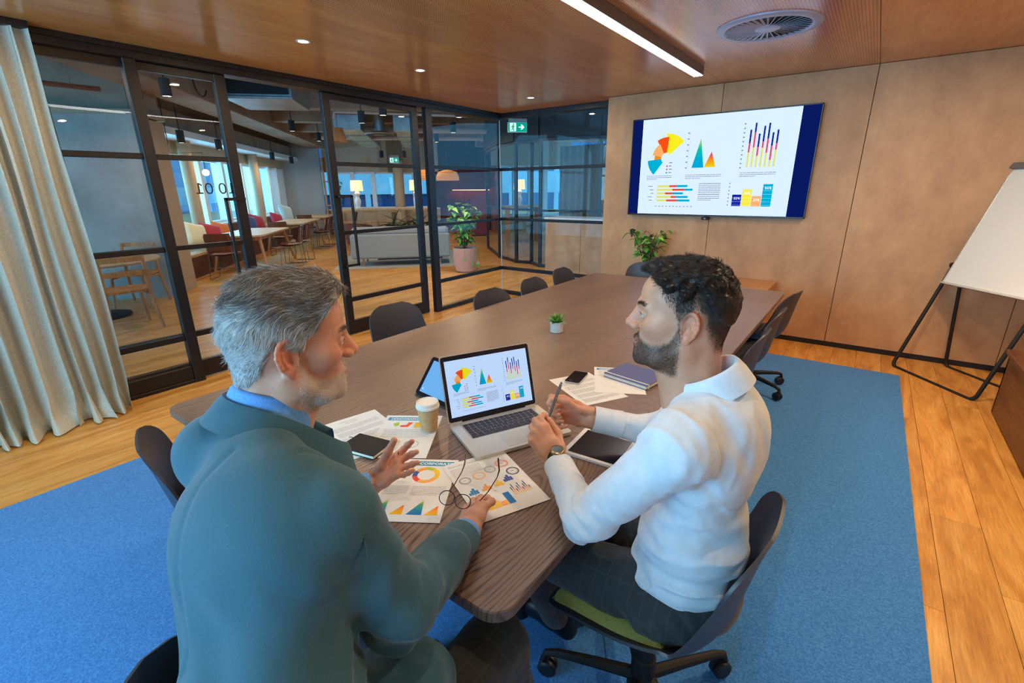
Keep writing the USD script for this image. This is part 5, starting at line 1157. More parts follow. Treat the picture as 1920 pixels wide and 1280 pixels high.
def trousers(person, c, base, hL, box_lo, box_hi, rk=1.0, seed=1, name='trousers', mat=None):
    s = SDF(box_lo, box_hi, .0068); s.ell(c['pel']+[0, 0, -.0], (.150, .178, .095), k=.03) if False else s.ell(c['pel'], hL, k=.03)
    for H, K, A in (('hipL', 'kneeL', 'ankL'), ('hipR', 'kneeR', 'ankR')):
        s.bone(c[H], c[K], .092*rk, .07*rk, k=.05); s.bone(c[K], c[A], .069*rk, .055*rk, k=.03)
    def folds(P):
        f = .006*fbm(P, 8, seed); kn = sum(np.exp(-((P-c[k])**2).sum(1)/.12**2) for k in ('kneeL', 'kneeR')); hp = sum(np.exp(-((P-c[k])**2).sum(1)/.17**2) for k in ('hipL', 'hipR'))
        return f+.013*hp*(ridge(P, np.array([[2.2, 0, .9], [.3, 1, 0], [.9, 0, 1.5]]), 6.5, seed+3)-.5)+.008*kn*(ridge(P, np.array([[1, 0, 0], [0, 1, 0], [0, 0, 2.]]), 8, seed+5)-.5)
    s.push(folds); put_mesh(person, name, s.mesh(2), mat or TROUS, base)
trousers(man2, C2, B2, (.142, .172, .098), (-.85, .84, .02), (-.06, 1.45, .72), seed=4)
MB().tube(ring_at(C2['pel']+[.012, 0, .062], (0, 0, 1), (1, 0, 0), .150, .186, 40)[list(range(40))+[0]]-B2, .011, 6).build('belt', LEATHB, man2) if False else None
shoe(man2, (-.60, 1.13, .03), (-.72, 1.20, .02), B2) if False else shoe(man2, (-.595, 1.145, .035), (-.86, 1.20, .012), B2); shoe(man2, (-.55, 1.31, .03), (-.80, 1.36, .012), B2)
# hands
HL2 = dict(wrist=C2['wrL'], fore=C2['wrL']+(C2['elL']-C2['wrL'])*.3, knuckles=np.array(Jn((1024, 799, 1.362), (1011, 800, 1.355), (1002, 811, 1.348), (997, 827, 1.34))), pn=-ray(1020, 830),
    fingers=[Jn((1013, 784, 1.388), (1020, 778, 1.405), (1028, 786, 1.41)), Jn((1003, 788, 1.392), (1012, 784, 1.41), (1024, 796, 1.412)), Jn((997, 800, 1.388), (1008, 797, 1.41), (1022, 806, 1.405)), Jn((994, 817, 1.375), (1006, 812, 1.395), (1020, 818, 1.395))],
    thumb=Jn((1052, 838, 1.352), (1047, 812, 1.378), (1031, 789, 1.395)))
HR2 = dict(wrist=C2['wrR'], fore=C2['wrR']+(C2['elR']-C2['wrR'])*.3, knuckles=np.array(Jn((1056, 746, 1.555), (1054, 758, 1.562), (1055, 773, 1.562), (1060, 787, 1.556))), pn=ray(1080, 770),
    fingers=[Jn((1034, 744, 1.54), (1030, 756, 1.512), (1041, 763, 1.498)), Jn((1034, 762, 1.54), (1034, 776, 1.512), (1048, 778, 1.502)), Jn((1037, 778, 1.54), (1040, 790, 1.512), (1054, 790, 1.505)), Jn((1046, 791, 1.538), (1050, 801, 1.514), (1062, 799, 1.508))],
    thumb=Jn((1086, 768, 1.512), (1062, 752, 1.500), (1036, 749, 1.497)))
def hand_mesh(J, r):
    A = np.vstack([J['wrist'], J['fore'], J['knuckles'], *[np.array(f) for f in J['fingers']], np.array(J['thumb'])]); s = hand_sdf(J, A.min(0)-.03, A.max(0)+.03, .0017, r); return s.mesh(2)
def inner_body(c, lo, hi, rot=None, sh=.85):
    s = SDF(lo, hi, .009); s.ell(c['chest'], (.095, .14, .16)) if rot is None else s.ell(c['chest'], (.14, .09, .17), rot); s.ell(c['belly'], (.1, .12, .15), k=.05); s.ell(c['pel'], (.11, .14, .08), k=.05)
    s.bone(c['chest']+(c['neck']-c['chest'])*.3, c['neck']-[0, .01, .07], .06, .05, k=.04)
    for S, E, W in (('shL', 'elL', 'wrL'), ('shR', 'elR', 'wrR')):
        s.bone(c['neck']-[0, 0, .09], c[S], .035, .042, k=.04); s.bone(c[S], c[E], .044, .038, k=.03); s.bone(c[E], c[W], .037, .027, k=.02)
    for H, K, A in (('hipL', 'kneeL', 'ankL'), ('hipR', 'kneeR', 'ankR')): s.bone(c[H], c[K], .066, .05, k=.04); s.bone(c[K], c[A], .048, .036, k=.03)
    return s.mesh(1)
def head_world(o, R, sc, **k):
    m = head_sdf(**k).mesh(2); m.vertices = o+sc*(np.asarray(m.vertices)@R.T); return m
def beard_top(x, ay):
    side = np.interp(x, [-.01, .008, .016, .028, .045, .065, .085, .1], [.02, .012, -.012, -.034, -.046, -.051, -.046, -.034]); front = np.interp(ay, [0, .012, .026, .034], [-.030, -.031, -.040, -.048]); k = sstep(ay, .022, .034); return front*(1-k)+side*k
def beard2(q):
    x, y, z = q.T; ay = np.abs(y)
    top = beard_top(x, ay)
    m = sstep(top-z, -.004, .013)*sstep(z, -.128, -.108)*sstep(x, -.004, .014)
    lipc = np.exp(-((z+.0575)/.010)**4)*np.exp(-(ay/.022)**4); bare = np.exp(-((ay-.017)/.010)**2)*np.exp(-((z+.078)/.008)**2)
    return np.clip(m*(1-.95*lipc)*(1-.3*bare), 0, 1)
hd2 = head_world(O2, F2, S2)
body2 = unite([hd2, hand_mesh(HL2, .0088), hand_mesh(HR2, .0088), inner_body(C2, (-.84, .80, .02), (-.05, 1.44, 1.2))])
put_mesh(man2, 'body', body2, SKIN, B2, tint=skin_tint(np.asarray(body2.vertices), O2, F2, S2, SKINCOL['a']*[1.0, .96, .92], lambda q: np.maximum(.72*beard2(q), .9*sstep(hairline(q, .004), -.004, .045)), srgb(46, 33, 28), srgb(34, 24, 22)))
eyes(man2, O2, F2, S2, B2, (1, .38, -.08)); lashes(man2, O2, F2, S2, B2)
def curls(P): return .0075*(meshkit.fbm(P*58, 2, 5)-.45)*2*sstep(P[:, 2], .035, .085)+.002*(meshkit.fbm(P*150, 2, 9)-.5)
th2 = lambda P: .0045+.006*sstep(P[:, 2], .0, .06)+.004*sstep(P[:, 2], .05, .115)+.007*sstep(P[:, 0], .02, .085)*sstep(P[:, 2], .07, .10)
fade2 = lambda P: np.interp(np.degrees(np.arctan2(np.abs(P[..., 1]), P[..., 0])), [0, 40, 56, 66, 80, 100, 130, 180], [0, 0, .010, .030, .066, .045, .052, .068])
hair2 = scalp(O2, F2, S2, th2, .0028, 3, recess=.004, disp=curls, w=.02, fade=fade2)
hm2 = put_mesh(man2, 'hair', hair2, HAIRD, B2)
hl2 = rel(hair2, B2)
def loc2(P): return head_points(np.asarray(P)+B2, O2, F2, S2)
def flow2(P):
    q = loc2(P); d = np.stack([.55-.9*sstep(q[:, 2], .03, .0)*0+.35*np.sin(q[:, 1]*60), .35*np.sign(q[:, 1])*sstep(np.abs(q[:, 1]), .02, .06)+.3*np.sin(q[:, 0]*70), -.8+.9*sstep(q[:, 2], .05, .1)], 1)
    return d@F2.T
strands(man2, 'side_hair', rel(hd2, B2), 16000, lambda P: .003+.005*sstep(loc2(P)[:, 2], -.02, .05), lambda P: np.stack([np.full(len(P), -.35), 0*P[:, 0], np.full(len(P), -1.)], 1)@F2.T, HAIRDS, 22, w=.0006, lift=.3, steps=3, keep=lambda P: (hairline(loc2(P), .004) > -.002) & (loc2(P)[:, 2] < .075) & ~((np.abs(loc2(P)[:, 1]) > .0745) & (np.abs(loc2(P)[:, 0]+.012) < .034) & (loc2(P)[:, 2] < .042)), thin=lambda P: sstep(hairline(loc2(P), .004), -.004, .04) > np.random.default_rng(5).uniform(0, .8, len(P)))
strands(man2, 'hair_strands', hl2, 11000, lambda P: .005+.012*sstep(loc2(P)[:, 2], .03, .1), flow2, HAIRDS, 2, w=.0009, curl=.35, lift=.35, keep=lambda P: hairline(loc2(P), .004)-fade2(loc2(P)) > -.004)
hdl = rel(hd2, B2)
strands(man2, 'beard_strands', hdl, 15000, lambda P: np.full(len(P), .0034), lambda P: np.stack([np.full(len(P), .35), .0*P[:, 0], np.full(len(P), -1.)], 1)@F2.T, BEARDD, 4, w=.00046, lift=.35, steps=3, keep=lambda P: beard2(loc2(P)) > .12, thin=lambda P: beard2(loc2(P)) > np.random.default_rng(1).uniform(.1, .9, len(P)))
def brow_keep(P, f):
    q = f(P); x, y, z = q.T; ay = np.abs(y); zb = .036+.006*np.sin(np.clip((ay-.012)/.04, 0, 1)*PI*.8); return (np.abs(z-zb) < .0042) & (ay > .010) & (ay < .05) & (x > .05)
strands(man2, 'eyebrows', hdl, 420, lambda P: np.full(len(P), .008), lambda P: np.stack([0*P[:, 0], np.sign(loc2(P)[:, 1]), np.full(len(P), .25)], 1)@F2.T, BEARDD, 6, w=.0007, lift=.2, steps=3, keep=lambda P: brow_keep(P, loc2))
# wristwatch and cuff links
def watch():
    d = (C2['elL']-C2['wrL']); d /= np.linalg.norm(d); c = C2['wrL']+d*.004; u = np.array(-ray(1030, 860)); u -= d*(u@d); u /= np.linalg.norm(u); v = np.cross(d, u)
    w = MB(); rings = [ring_at(c+d*t, d, u, r, r*.92, 36) for t, r in ((-.009, .032), (-.009, .0345), (.009, .0345), (.009, .032))]
    st = loft(man2, 'wristwatch', [r-B2 for r in rings], plain('watch_strap', srgb(30, 26, 24), .5), .001)
    q = (u*.93-v*.36); q /= np.linalg.norm(q); R = np.stack([d, np.cross(q, d), q], 1); cc = c+q*.033
    MB().lathe([(0, 0), (.0195, 0), (.0205, .003), (.019, .008), (.017, .009), (.0165, .0075), (0, .0075)], c=cc-B2, n=32, rot=R).build('watch_case', plain('gold_metal', srgb(206, 176, 120), .25, 1), st)
    MB().lathe([(0, .0078), (.0163, .0078)], c=cc-B2, n=28, rot=R).build('watch_dial', plain('watch_dial', srgb(34, 52, 52), .2), st)
watch()
LINK = plain('steel_link', srgb(170, 172, 178), .2, 1)
def link(W, E, side, base, person, off):
    d = (E-W)/np.linalg.norm(E-W); s_ = np.array(side, float); s_ -= d*(s_@d); s_ /= np.linalg.norm(s_); c = W+d*off+s_*.041; R = np.stack([d, np.cross(s_, d), s_], 1)
    v, f = rounded_box(.016, .008, .004, .001); MB().add(v@R.T+c-base, f).build('cuff_link', LINK, person, smooth=False)
link(C2['wrL'], C2['elL'], -np.array(ray(1040, 910))*.6+np.array([-.6, -.3, -.5]), B2, man2, .06); link(C2['wrR'], C2['elR'], -np.array(ray(1120, 820)), B2, man2, .05)

# ---------------------------------------------------------------- man in the grey suit
B1 = np.array([-.84, .12, 0.])
man1 = thing('person', 'grey-haired man in a grey suit seen from behind, holding glasses over the papers', 'person', B1)
S1 = 1.02; F1 = frame((.38, .925), -.09, .03); R1r = np.array([F1[:, 1]])*-1
O1 = np.array(P3(550, 675, .865))+F1@np.array([0, .078*S1, 0])
C1 = dict(pel=(-.60, .135, .545), belly=(-.64, .20, .72), chest=(-.745, .285, .945), neck=(-.835, .345, 1.175), shL=(-.945, .315, 1.075), elL=(-1.04, .47, .84), wrL=P3(697, 908, 1.29), shR=(-.645, .365, 1.03), elR=(-.575, .425, .825), wrR=P3(878, 992, 1.145),
          hipL=(-.76, .14, .53), kneeL=(-.96, .56, .55), hipR=(-.56, .15, .53), kneeR=(-.53, .64, .545), ankL=(-.96, .60, .12), ankR=(-.50, .72, .12))
C1 = {k: np.array(v, float) for k, v in C1.items()}
LEAN = RX(-.36)@RZ(-.12*0+.16)
def jacket1():
    c = C1; s = SDF((-1.28, -.12, .40), (-.40, .74, 1.30), .0056)
    s.ell(c['chest'], (.172, .122, .20), LEAN); s.ell(c['chest']+[0, .005, .06], (.17, .105, .13), LEAN, k=.05); s.ell(c['belly']+[0, .0, .03], (.155, .13, .18), RX(-.25), k=.06); s.ell(c['pel']+[0, 0, .0], (.175, .16, .13), k=.06); s.bone(c['pel']+[.03, .06, .06], (-.565, .40, .625), .125, .10, k=.06); s.bone(c['pel']+[-.06, .06, .06], (-.80, .36, .63), .115, .085, k=.06)
    for S, E, W in (('shL', 'elL', 'wrL'), ('shR', 'elR', 'wrR')):
        s.ell(c[S], (.066, .066, .064), k=.04); s.bone(c[S], c[E], .066, .056, k=.03); w = c[W]+(c[E]-c[W])/np.linalg.norm(c[E]-c[W])*.095; s.bone(c[E], w, .056, .047, k=.02); s.bone(c['neck']-[0, .01, .10], c[S]+[0, 0, .02], .045, .05, k=.045)
    s.ell(c['neck']-[0, .005, .075], (.068, .064, .05), k=.04)
    def folds(P):
        x, y, z = P.T; f = .009*fbm(P, 7, 31)+.007*sstep(z, 1.1, .95)*(ridge(P, np.array([[1.3, 0, .9], [0, 1, 0], [.9, 0, 1.3]]), 5.2, 41)-.5)
        el = np.exp(-((P-c['elR'])**2).sum(1)/.10**2); ax = (c['wrR']-c['shR'])/np.linalg.norm(c['wrR']-c['shR']); f += .014*el*(ridge(P, np.eye(3)+np.outer(ax, ax)*2., 7.5, 12)-.5)
        up = np.exp(-((P-(c['shR']*.6+c['elR']*.4))**2).sum(1)/.12**2); f += .014*up*(ridge(P, np.array([[1.5, .5, .8], [0, 1, 0], [.8, 0, 1.8]]), 6, 14)-.5)
        lo = sstep(z, .98, .72); f += .022*lo*(ridge(P, np.array([[1.2, 0, .9], [0, 1, 0], [.7, 0, 2.2]]), 4.6, 17)-.5)
        ar = np.exp(-((P-(c['shR']+[-.07, -.05, -.10]))**2).sum(1)/.10**2); f += .016*ar*(ridge(P, np.array([[2.2, 0, .6], [0, 1, 0], [.6, 0, 1]]), 6, 19)-.5)
        # sleeve-head seam
        q = P-c['shR']; dd = q@(np.array([.86, .1, .5])/1.0); f -= .006*np.exp(-((dd+.012)/.008)**2)*(np.linalg.norm(q, axis=1) < .13)
        # back seam
        f -= .004*np.exp(-((x-(c['pel'][0]+(c['chest'][0]-c['pel'][0])*np.clip((z-.55)/.4, 0, 1.4)))/.007)**2)*(y < .3)
        return f
    s.push(folds); return s.mesh(2)
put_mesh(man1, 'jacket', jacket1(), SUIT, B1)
ax1 = np.array([.02, .42, 1.]); ax1 = ax1/np.linalg.norm(ax1)
NK1 = O1+F1@np.array([-.036, 0, -.122])*S1; FD1 = np.array([.25, .97, 0])
collar(man1, NK1, ax1, FD1, .066, .063, .034, B1, BLUESHIRT, 'shirt_collar', gap=.5, drop=.04, flare=.012)
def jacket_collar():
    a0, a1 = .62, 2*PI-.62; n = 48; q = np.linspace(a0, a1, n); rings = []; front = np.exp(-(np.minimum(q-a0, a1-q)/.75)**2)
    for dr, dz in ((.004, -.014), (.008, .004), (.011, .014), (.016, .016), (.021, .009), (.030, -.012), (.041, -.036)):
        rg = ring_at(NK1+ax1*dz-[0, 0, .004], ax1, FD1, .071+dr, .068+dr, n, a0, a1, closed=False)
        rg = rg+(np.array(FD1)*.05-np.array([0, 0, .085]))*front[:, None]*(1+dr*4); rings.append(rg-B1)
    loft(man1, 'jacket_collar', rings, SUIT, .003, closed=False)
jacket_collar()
cuff(man1, C1['wrR'], C1['elR'], .036, .041, .05, B1, BLUESHIRT, 'shirt_cuff', .008); cuff(man1, C1['wrL'], C1['elL'], .036, .041, .05, B1, BLUESHIRT, 'shirt_cuff', .01)
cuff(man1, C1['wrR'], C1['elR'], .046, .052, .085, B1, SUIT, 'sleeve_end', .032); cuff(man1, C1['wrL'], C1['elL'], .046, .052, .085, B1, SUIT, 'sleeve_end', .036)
trousers(man1, C1, B1, (.185, .15, .10), (-1.16, -.1, .04), (-.36, .86, .70), rk=1.05, seed=9)
shoe(man1, (-.50, .70, .03), (-.47, .97, .012), B1); shoe(man1, (-.96, .58, .03), (-.97, .85, .012), B1)
HL1 = dict(wrist=C1['wrL'], fore=C1['wrL']+(C1['elL']-C1['wrL'])*.3, knuckles=np.array(Jn((741, 856, 1.315), (746, 866, 1.302), (747, 878, 1.29), (744, 890, 1.278))), pn=ray(730, 880),
    fingers=[Jn((757, 842, 1.325), (765, 834, 1.32), (773, 827, 1.312)), Jn((762, 856, 1.312), (772, 851, 1.305), (781, 847, 1.295)), Jn((762, 874, 1.298), (773, 870, 1.29), (783, 867, 1.28)), Jn((757, 890, 1.282), (766, 886, 1.276), (775, 882, 1.27))],
    thumb=Jn((714, 872, 1.285), (728, 846, 1.28), (739, 825, 1.275)))
HR1 = dict(wrist=C1['wrR'], fore=C1['wrR']+(C1['elR']-C1['wrR'])*.3, knuckles=np.array(Jn((910, 948, 1.185), (899, 944, 1.197), (886, 949, 1.203), (873, 960, 1.203))), pn=-ray(890, 970),
    fingers=[Jn((922, 940, 1.205), (914, 934, 1.228), (906, 938, 1.235)), Jn((902, 934, 1.228), (896, 943, 1.246), (897, 955, 1.24)), Jn((888, 939, 1.235), (884, 950, 1.25), (888, 962, 1.242)), Jn((874, 951, 1.232), (872, 962, 1.245), (878, 972, 1.236))],
    thumb=Jn((885, 978, 1.195), (892, 958, 1.235), (905, 941, 1.245)))
C1f = inner_body({**C1}, (-1.2, -.1, .04), (-.36, .86, 1.3), LEAN)
hd1 = head_world(O1, F1, S1, older=True)
body1 = unite([hd1, hand_mesh(HL1, .0088), hand_mesh(HR1, .0092), C1f])
def beard1(q):
    x, y, z = q.T; ay = np.abs(y); top = beard_top(x, ay)-.004
    return np.clip(sstep(top-z, -.004, .010)*sstep(z, -.13, -.108)*sstep(x, -.0, .02)*(1-.95*np.exp(-((z+.0575)/.009)**4)*np.exp(-(ay/.022)**4)), 0, 1)
put_mesh(man1, 'body', body1, SKIN, B1, tint=skin_tint(np.asarray(body1.vertices), O1, F1, S1, SKINCOL['a']*[1.0, .97, 1.0], lambda q: .6*beard1(q), srgb(186, 178, 174), srgb(92, 80, 76)))
eyes(man1, O1, F1, S1, B1, (1, -.1, -.25)); lashes(man1, O1, F1, S1, B1)
def waves(P):
    q = np.stack([P[:, 0]*22, P[:, 1]*48, P[:, 2]*30], 1); return .006*(meshkit.fbm(q, 2, 15)-.45)*2*sstep(P[:, 2], .0, .08)+.003*(meshkit.fbm(P*110, 2, 19)-.5)
th1 = lambda P: .004+.003*sstep(P[:, 2], -.03, .05)+.010*sstep(P[:, 2], .06, .115)+.010*sstep(P[:, 0], .03, .09)*sstep(P[:, 2], .07, .1)
hair1 = scalp(O1, F1, S1, th1, .0028, 8, recess=.012, disp=waves, w=.018, low=-.004)
put_mesh(man1, 'hair', hair1, HAIRG, B1)
hl1 = rel(hair1, B1)
def loc1(P): return head_points(np.asarray(P)+B1, O1, F1, S1)
def flow1(P):
    q = loc1(P); top = sstep(q[:, 2], .04, .10); d = np.stack([-.6-.2*top+.35*np.sin(q[:, 2]*70+q[:, 1]*40), .35*np.sign(q[:, 1])*top+.2*np.sin(q[:, 0]*60), -.75*(1-top)-.1+.25*np.sin(q[:, 0]*50)], 1); return d@F1.T
up1 = lambda P: sstep(loc1(P)[:, 2]+.25*loc1(P)[:, 0], .045, .10)
rs = np.random.default_rng(77)
strands(man1, 'silver_strands', hl1, 26000, lambda P: .016+.012*sstep(loc1(P)[:, 2], .0, .1), flow1, HAIRGL, 12, w=.0006, curl=.1, lift=.16, jitter=.22, keep=lambda P: (hairline(loc1(P), .012, -.004) > -.004) & ~((np.abs(loc1(P)[:, 1]) > .073) & (loc1(P)[:, 2] < .03)), thin=lambda P: rs.uniform(0, 1, len(P)) > .72*up1(P))
strands(man1, 'pewter_strands', hl1, 22000, lambda P: .016+.016*sstep(loc1(P)[:, 2], .0, .1), flow1, HAIRGD, 13, w=.0006, curl=.12, lift=.2, jitter=.22, keep=lambda P: (hairline(loc1(P), .012, -.004) > -.002) & ~((np.abs(loc1(P)[:, 1]) > .073) & (loc1(P)[:, 2] < .03)), thin=lambda P: rs.uniform(0, 1, len(P)) < .12+.85*up1(P))
hd1l = rel(hd1, B1)
strands(man1, 'beard_strands', hd1l, 12000, lambda P: np.full(len(P), .0038), lambda P: np.stack([np.full(len(P), .35), .0*P[:, 0], np.full(len(P), -1.)], 1)@F1.T, BEARDG, 14, w=.0005, lift=.4, steps=3, keep=lambda P: beard1(loc1(P)) > .12, thin=lambda P: beard1(loc1(P)) > rs.uniform(.1, .95, len(P)))
strands(man1, 'eyebrows', hd1l, 360, lambda P: np.full(len(P), .009), lambda P: np.stack([0*P[:, 0], np.sign(loc1(P)[:, 1]), np.full(len(P), .25)], 1)@F1.T, HAIRGD, 16, w=.0007, lift=.25, steps=3, keep=lambda P: brow_keep(P, loc1))
# ================================================================== prints and screens
PRINT = tinted('print_ink', .55); SCREEN = tinted('screen_glow', emit_strength=1.0); SCREENT = tinted('screen_glow_tv', emit_strength=1.25)
YEL, RED, ORG, TAN_, TEAL, NAV, MAG, LIM, GRY = (srgb(226, 216, 30), srgb(228, 72, 20), srgb(222, 130, 20), srgb(230, 160, 96), srgb(0, 160, 196), srgb(22, 40, 150), srgb(214, 70, 100), srgb(206, 206, 96), srgb(120, 124, 140))
class Sheet:
    """flat print in sheet units; to(v) maps (u, v, height) to the world"""
    def __init__(s, to, lift): s.m, s.to, s.lift, s.k = MB(), to, lift, 0
    def poly(s, g, col):
        if not hasattr(g, 'geom_type'): g = Polygon(g)
        s.k += 1
        for q in getattr(g, 'geoms', [g]):
            if q.is_empty or q.area < 1e-12: continue
            v, f = trimesh.creation.triangulate_polygon(q, engine='earcut'); v = np.c_[v, np.full(len(v), s.lift*(1+.02*min(s.k, 200)))]
            s.m.add(s.to(v), f, col)
        return s
    def rect(s, a, b, c, d, col): return s.poly([(a, b), (c, b), (c, d), (a, d)], col)
    def tri_grad(s, a, b, c, cols, n=14):
        """triangle with apex c; colours from base to apex"""
        a, b, c = map(np.array, (a, b, c)); cols = np.array(cols); s.k += 1
        for i in range(n):
            t0, t1 = i/n, (i+1)/n; p = [a+(c-a)*t0, b+(c-b)*t0, b+(c-b)*t1, a+(c-a)*t1]
            q = np.c_[np.array(p), np.full(4, s.lift*(1+.02*s.k))]; x = (t0+t1)/2*(len(cols)-1); k = min(int(x), len(cols)-2); s.m.add(s.to(q), [[0, 1, 2, 3]], cols[k]*(1-(x-k))+cols[k+1]*(x-k))
        return s
    def lines(s, x0, x1, y, n, dy, col=GRY, th=.3, seed=1):
        g = random.Random(seed)
        for i in range(n):
            x = x0; e = x1 if i < n-1 else x0+(x1-x0)*g.uniform(.4, .8)
            while x < e:
                w = min(abs(x1-x0)*g.uniform(.04, .13), e-x); s.rect(x, y-i*dy, x+w*.88, y-i*dy-abs(dy)*th, col); x += w
        return s
    def text(s, t, x, y, h, col, bold=False, rot=0):
        tm = meshkit.text_mesh(t, h, .0001, bold); v = np.array(tm.vertices)[:, :2]; f = np.array(tm.faces); n = tm.face_normals[:, 2] > .5; s.k += 1
        c, si = math.cos(rot), math.sin(rot); v = v@np.array([[c, si], [-si, c]])+[x, y]
        s.m.add(s.to(np.c_[v, np.full(len(v), s.lift*(1+.02*s.k))]), f[n], col); return s
    def ring(s, x, y, r0, r1, a0, a1, col):
        q = np.radians(np.linspace(a0, a1, max(3, int(abs(a1-a0)/6)+2))); o = np.c_[np.cos(q), np.sin(q)]; return s.poly(np.vstack([o*r1, o[::-1]*r0])+[x, y], col)
def slide(S):
    """the slide in units of its own height: 0..1.66 across, 0..1 up"""
    W = 1.62; X = lambda u: u*W; Y = lambda v: 1-v
    for a0, a1, r, col in ((40, 92, .25, YEL), (84, 122, .215, RED), (118, 168, .165, TAN_), (166, 194, .135, ORG), (186, 232, .215, TEAL)): S.ring(X(.185), Y(.405), .055, r, a0, a1, col)
    for i, c in enumerate(((.75, .72, .5), MAG, MAG, TEAL)):
        S.ring(X(.198), Y(.455+.034*i), 0, .009, 0, 360, c); S.lines(X(.212), X(.212+.03*(1+.3*(i % 2))), Y(.449+.034*i), 1, .03, th=.35, seed=i)
    for i in range(7):
        y = Y(.165+.058*i); S.rect(X(.345), y, X(.56), y-.0022, (.62, .66, .72)); S.rect(X(.328), y+.005, X(.339), y-.007, GRY)
    for i in range(26): S.rect(X(.343), Y(.165+.0135*i), X(.3445), Y(.165+.0135*i)-.006, GRY)
    S.tri_grad((X(.372), Y(.515)), (X(.452), Y(.515)), (X(.419), Y(.225)), [srgb(0, 150, 200), srgb(0, 160, 190), srgb(20, 176, 130), srgb(150, 200, 60)]); S.tri_grad((X(.455), Y(.512)), (X(.53), Y(.512)), (X(.497), Y(.36)), [srgb(220, 190, 10), srgb(220, 150, 20), srgb(236, 90, 40), srgb(220, 20, 130)])
    for i in range(11):
        y = Y(.118+.041*i); S.rect(X(.70), y, X(.905), y-.002, (.7, .74, .8)); S.rect(X(.683), y+.006, X(.692), y-.006, GRY)
    for i, (a, b, c) in enumerate(((.14, .085, .125), (.185, .14, .085), (.105, .082, .122), (.178, .057, .142), (.13, .13, .14), (.062, .13, .12), (.155, .06, .12))):
        x = X(.722+.0262*i); w = .0165; y = Y(.525); S.rect(x, y, x+w, y+a, LIM); S.rect(x, y+a, x+w, y+a+b, MAG); S.rect(x, y+a+b, x+w, y+a+b+c, NAV)
    S.lines(X(.055), X(.24), Y(.588), 3, .017, seed=3); S.lines(X(.335), X(.575), Y(.585), 3, .017, seed=4); S.lines(X(.69), X(.905), Y(.575), 3, .017, seed=5)
    for i, (a, b, c) in enumerate(((.088, .052, .077), (.112, .086, .057), (.061, .053, .077), (.105, .035, .086), (.074, .079, .088))):
        y = Y(.69+.038*i); x = X(.14); S.rect(x, y, x+X(a), y-.021, LIM); S.rect(x+X(a), y, x+X(a+b), y-.021, srgb(214, 70, 60)); S.rect(x+X(a+b), y, x+X(a+b+c), y-.021, TEAL); S.lines(X(.07+.012*(i % 3)), X(.13), y-.006, 1, .02, th=.4, seed=9+i)
    for i in range(11): S.rect(X(.136+.0255*i), Y(.912), X(.146+.0255*i), Y(.92), GRY)
    S.lines(X(.435), X(.58), Y(.672), 10, .019, th=.32, seed=8)
    for i in range(7): y = Y(.678+.036*i); S.rect(X(.648), y, X(.905), y-.002, (.7, .74, .8)); S.rect(X(.634), y+.006, X(.641), y-.006, GRY)
    for i, (h, c, t) in enumerate(((.115, NAV, '32%'), (.168, srgb(226, 216, 60), '43%'), (.10, TAN_, '29%'), (.215, TEAL, '54%'))):
        x = X(.662+.0605*i); S.rect(x, Y(.905), x+X(.057), Y(.905)+h, c); S.text(t, x+.017, Y(.905)+h-.048, .021, (1, 1, 1), True)
    return S
# ---------------------------------------------------------------- wall screen
tv = thing('wall_screen', 'large wall-mounted flat screen showing a slide of colourful charts', 'screen', (0, 0, 0))
def tvp(px, py): return ony(px, py, 5.50)
TVX0, TVX1, TVZ0, TVZ1 = tvp(1183, 300)[0], tvp(1527, 300)[0], tvp(1340, 406)[2], tvp(1360, 209)[2]
DKF = plain('screen_frame', srgb(40, 38, 42), .35)
bx('body', (TVX0, 5.505, TVZ0), (TVX1, 5.555, TVZ1), DKF, tv, b=.004); bx('wall_mount', (TVX0+.5, 5.55, TVZ0+.3), (TVX1-.5, YW, TVZ1-.3), BLACKM, tv)
for lo, hi in (((TVX0, 5.495, TVZ1-.012), (TVX1, 5.506, TVZ1)), ((TVX0, 5.495, TVZ0), (TVX1, 5.506, TVZ0+.016)), ((TVX0, 5.495, TVZ0), (TVX0+.011, 5.506, TVZ1)), ((TVX1-.011, 5.495, TVZ0), (TVX1, 5.506, TVZ1))): bx('bezel', lo, hi, DKF, tv, b=.002)
TH = TVZ1-TVZ0-.028; tz0 = TVZ0+.016; tx0, tx1 = TVX0+.011, TVX1-.011; sw = TH*1.545; sx0 = tx0+(tx1-tx0-sw)*.42
tvmap = lambda v: np.stack([sx0+v[:, 0]*TH, 5.5035-v[:, 2], tz0+v[:, 1]*TH], 1)
b_ = Sheet(tvmap, .0002); b_.rect((tx0-sx0)/TH, 0, (tx1-sx0)/TH, 1, srgb(8, 22, 86)); b_.rect(0, 0, 1.545, 1, srgb(200, 220, 252)); b_.m.build('backlit_panel', SCREENT, tv, smooth=False, tint=True)
class Sc:
    pass
S_ = Sheet(lambda v: tvmap(np.c_[v[:, 0]*1.545/1.62, v[:, 1], v[:, 2]+.001]), .0004); slide(S_).m.build('slide_graphics', SCREENT, tv, smooth=False, tint=True)
wc = thing('webcam', 'small black webcam under the wall screen', 'webcam', (tvp(1322, 408)[0], 5.50, TVZ0-.022)); bx('body', (-.04, -.012, -.014), (.04, .03, .014), BLACKM, wc, b=.006); MB().lathe([(0, 0), (.009, 0), (.009, .006), (0, .006)], n=16, rot=RX(PI/2), c=(0, -.012, 0)).build('lens', plain('lens_glass', srgb(150, 160, 170), .15), wc); bx('clip', (-.012, .0, .012), (.012, .03, .024), BLACKM, wc)
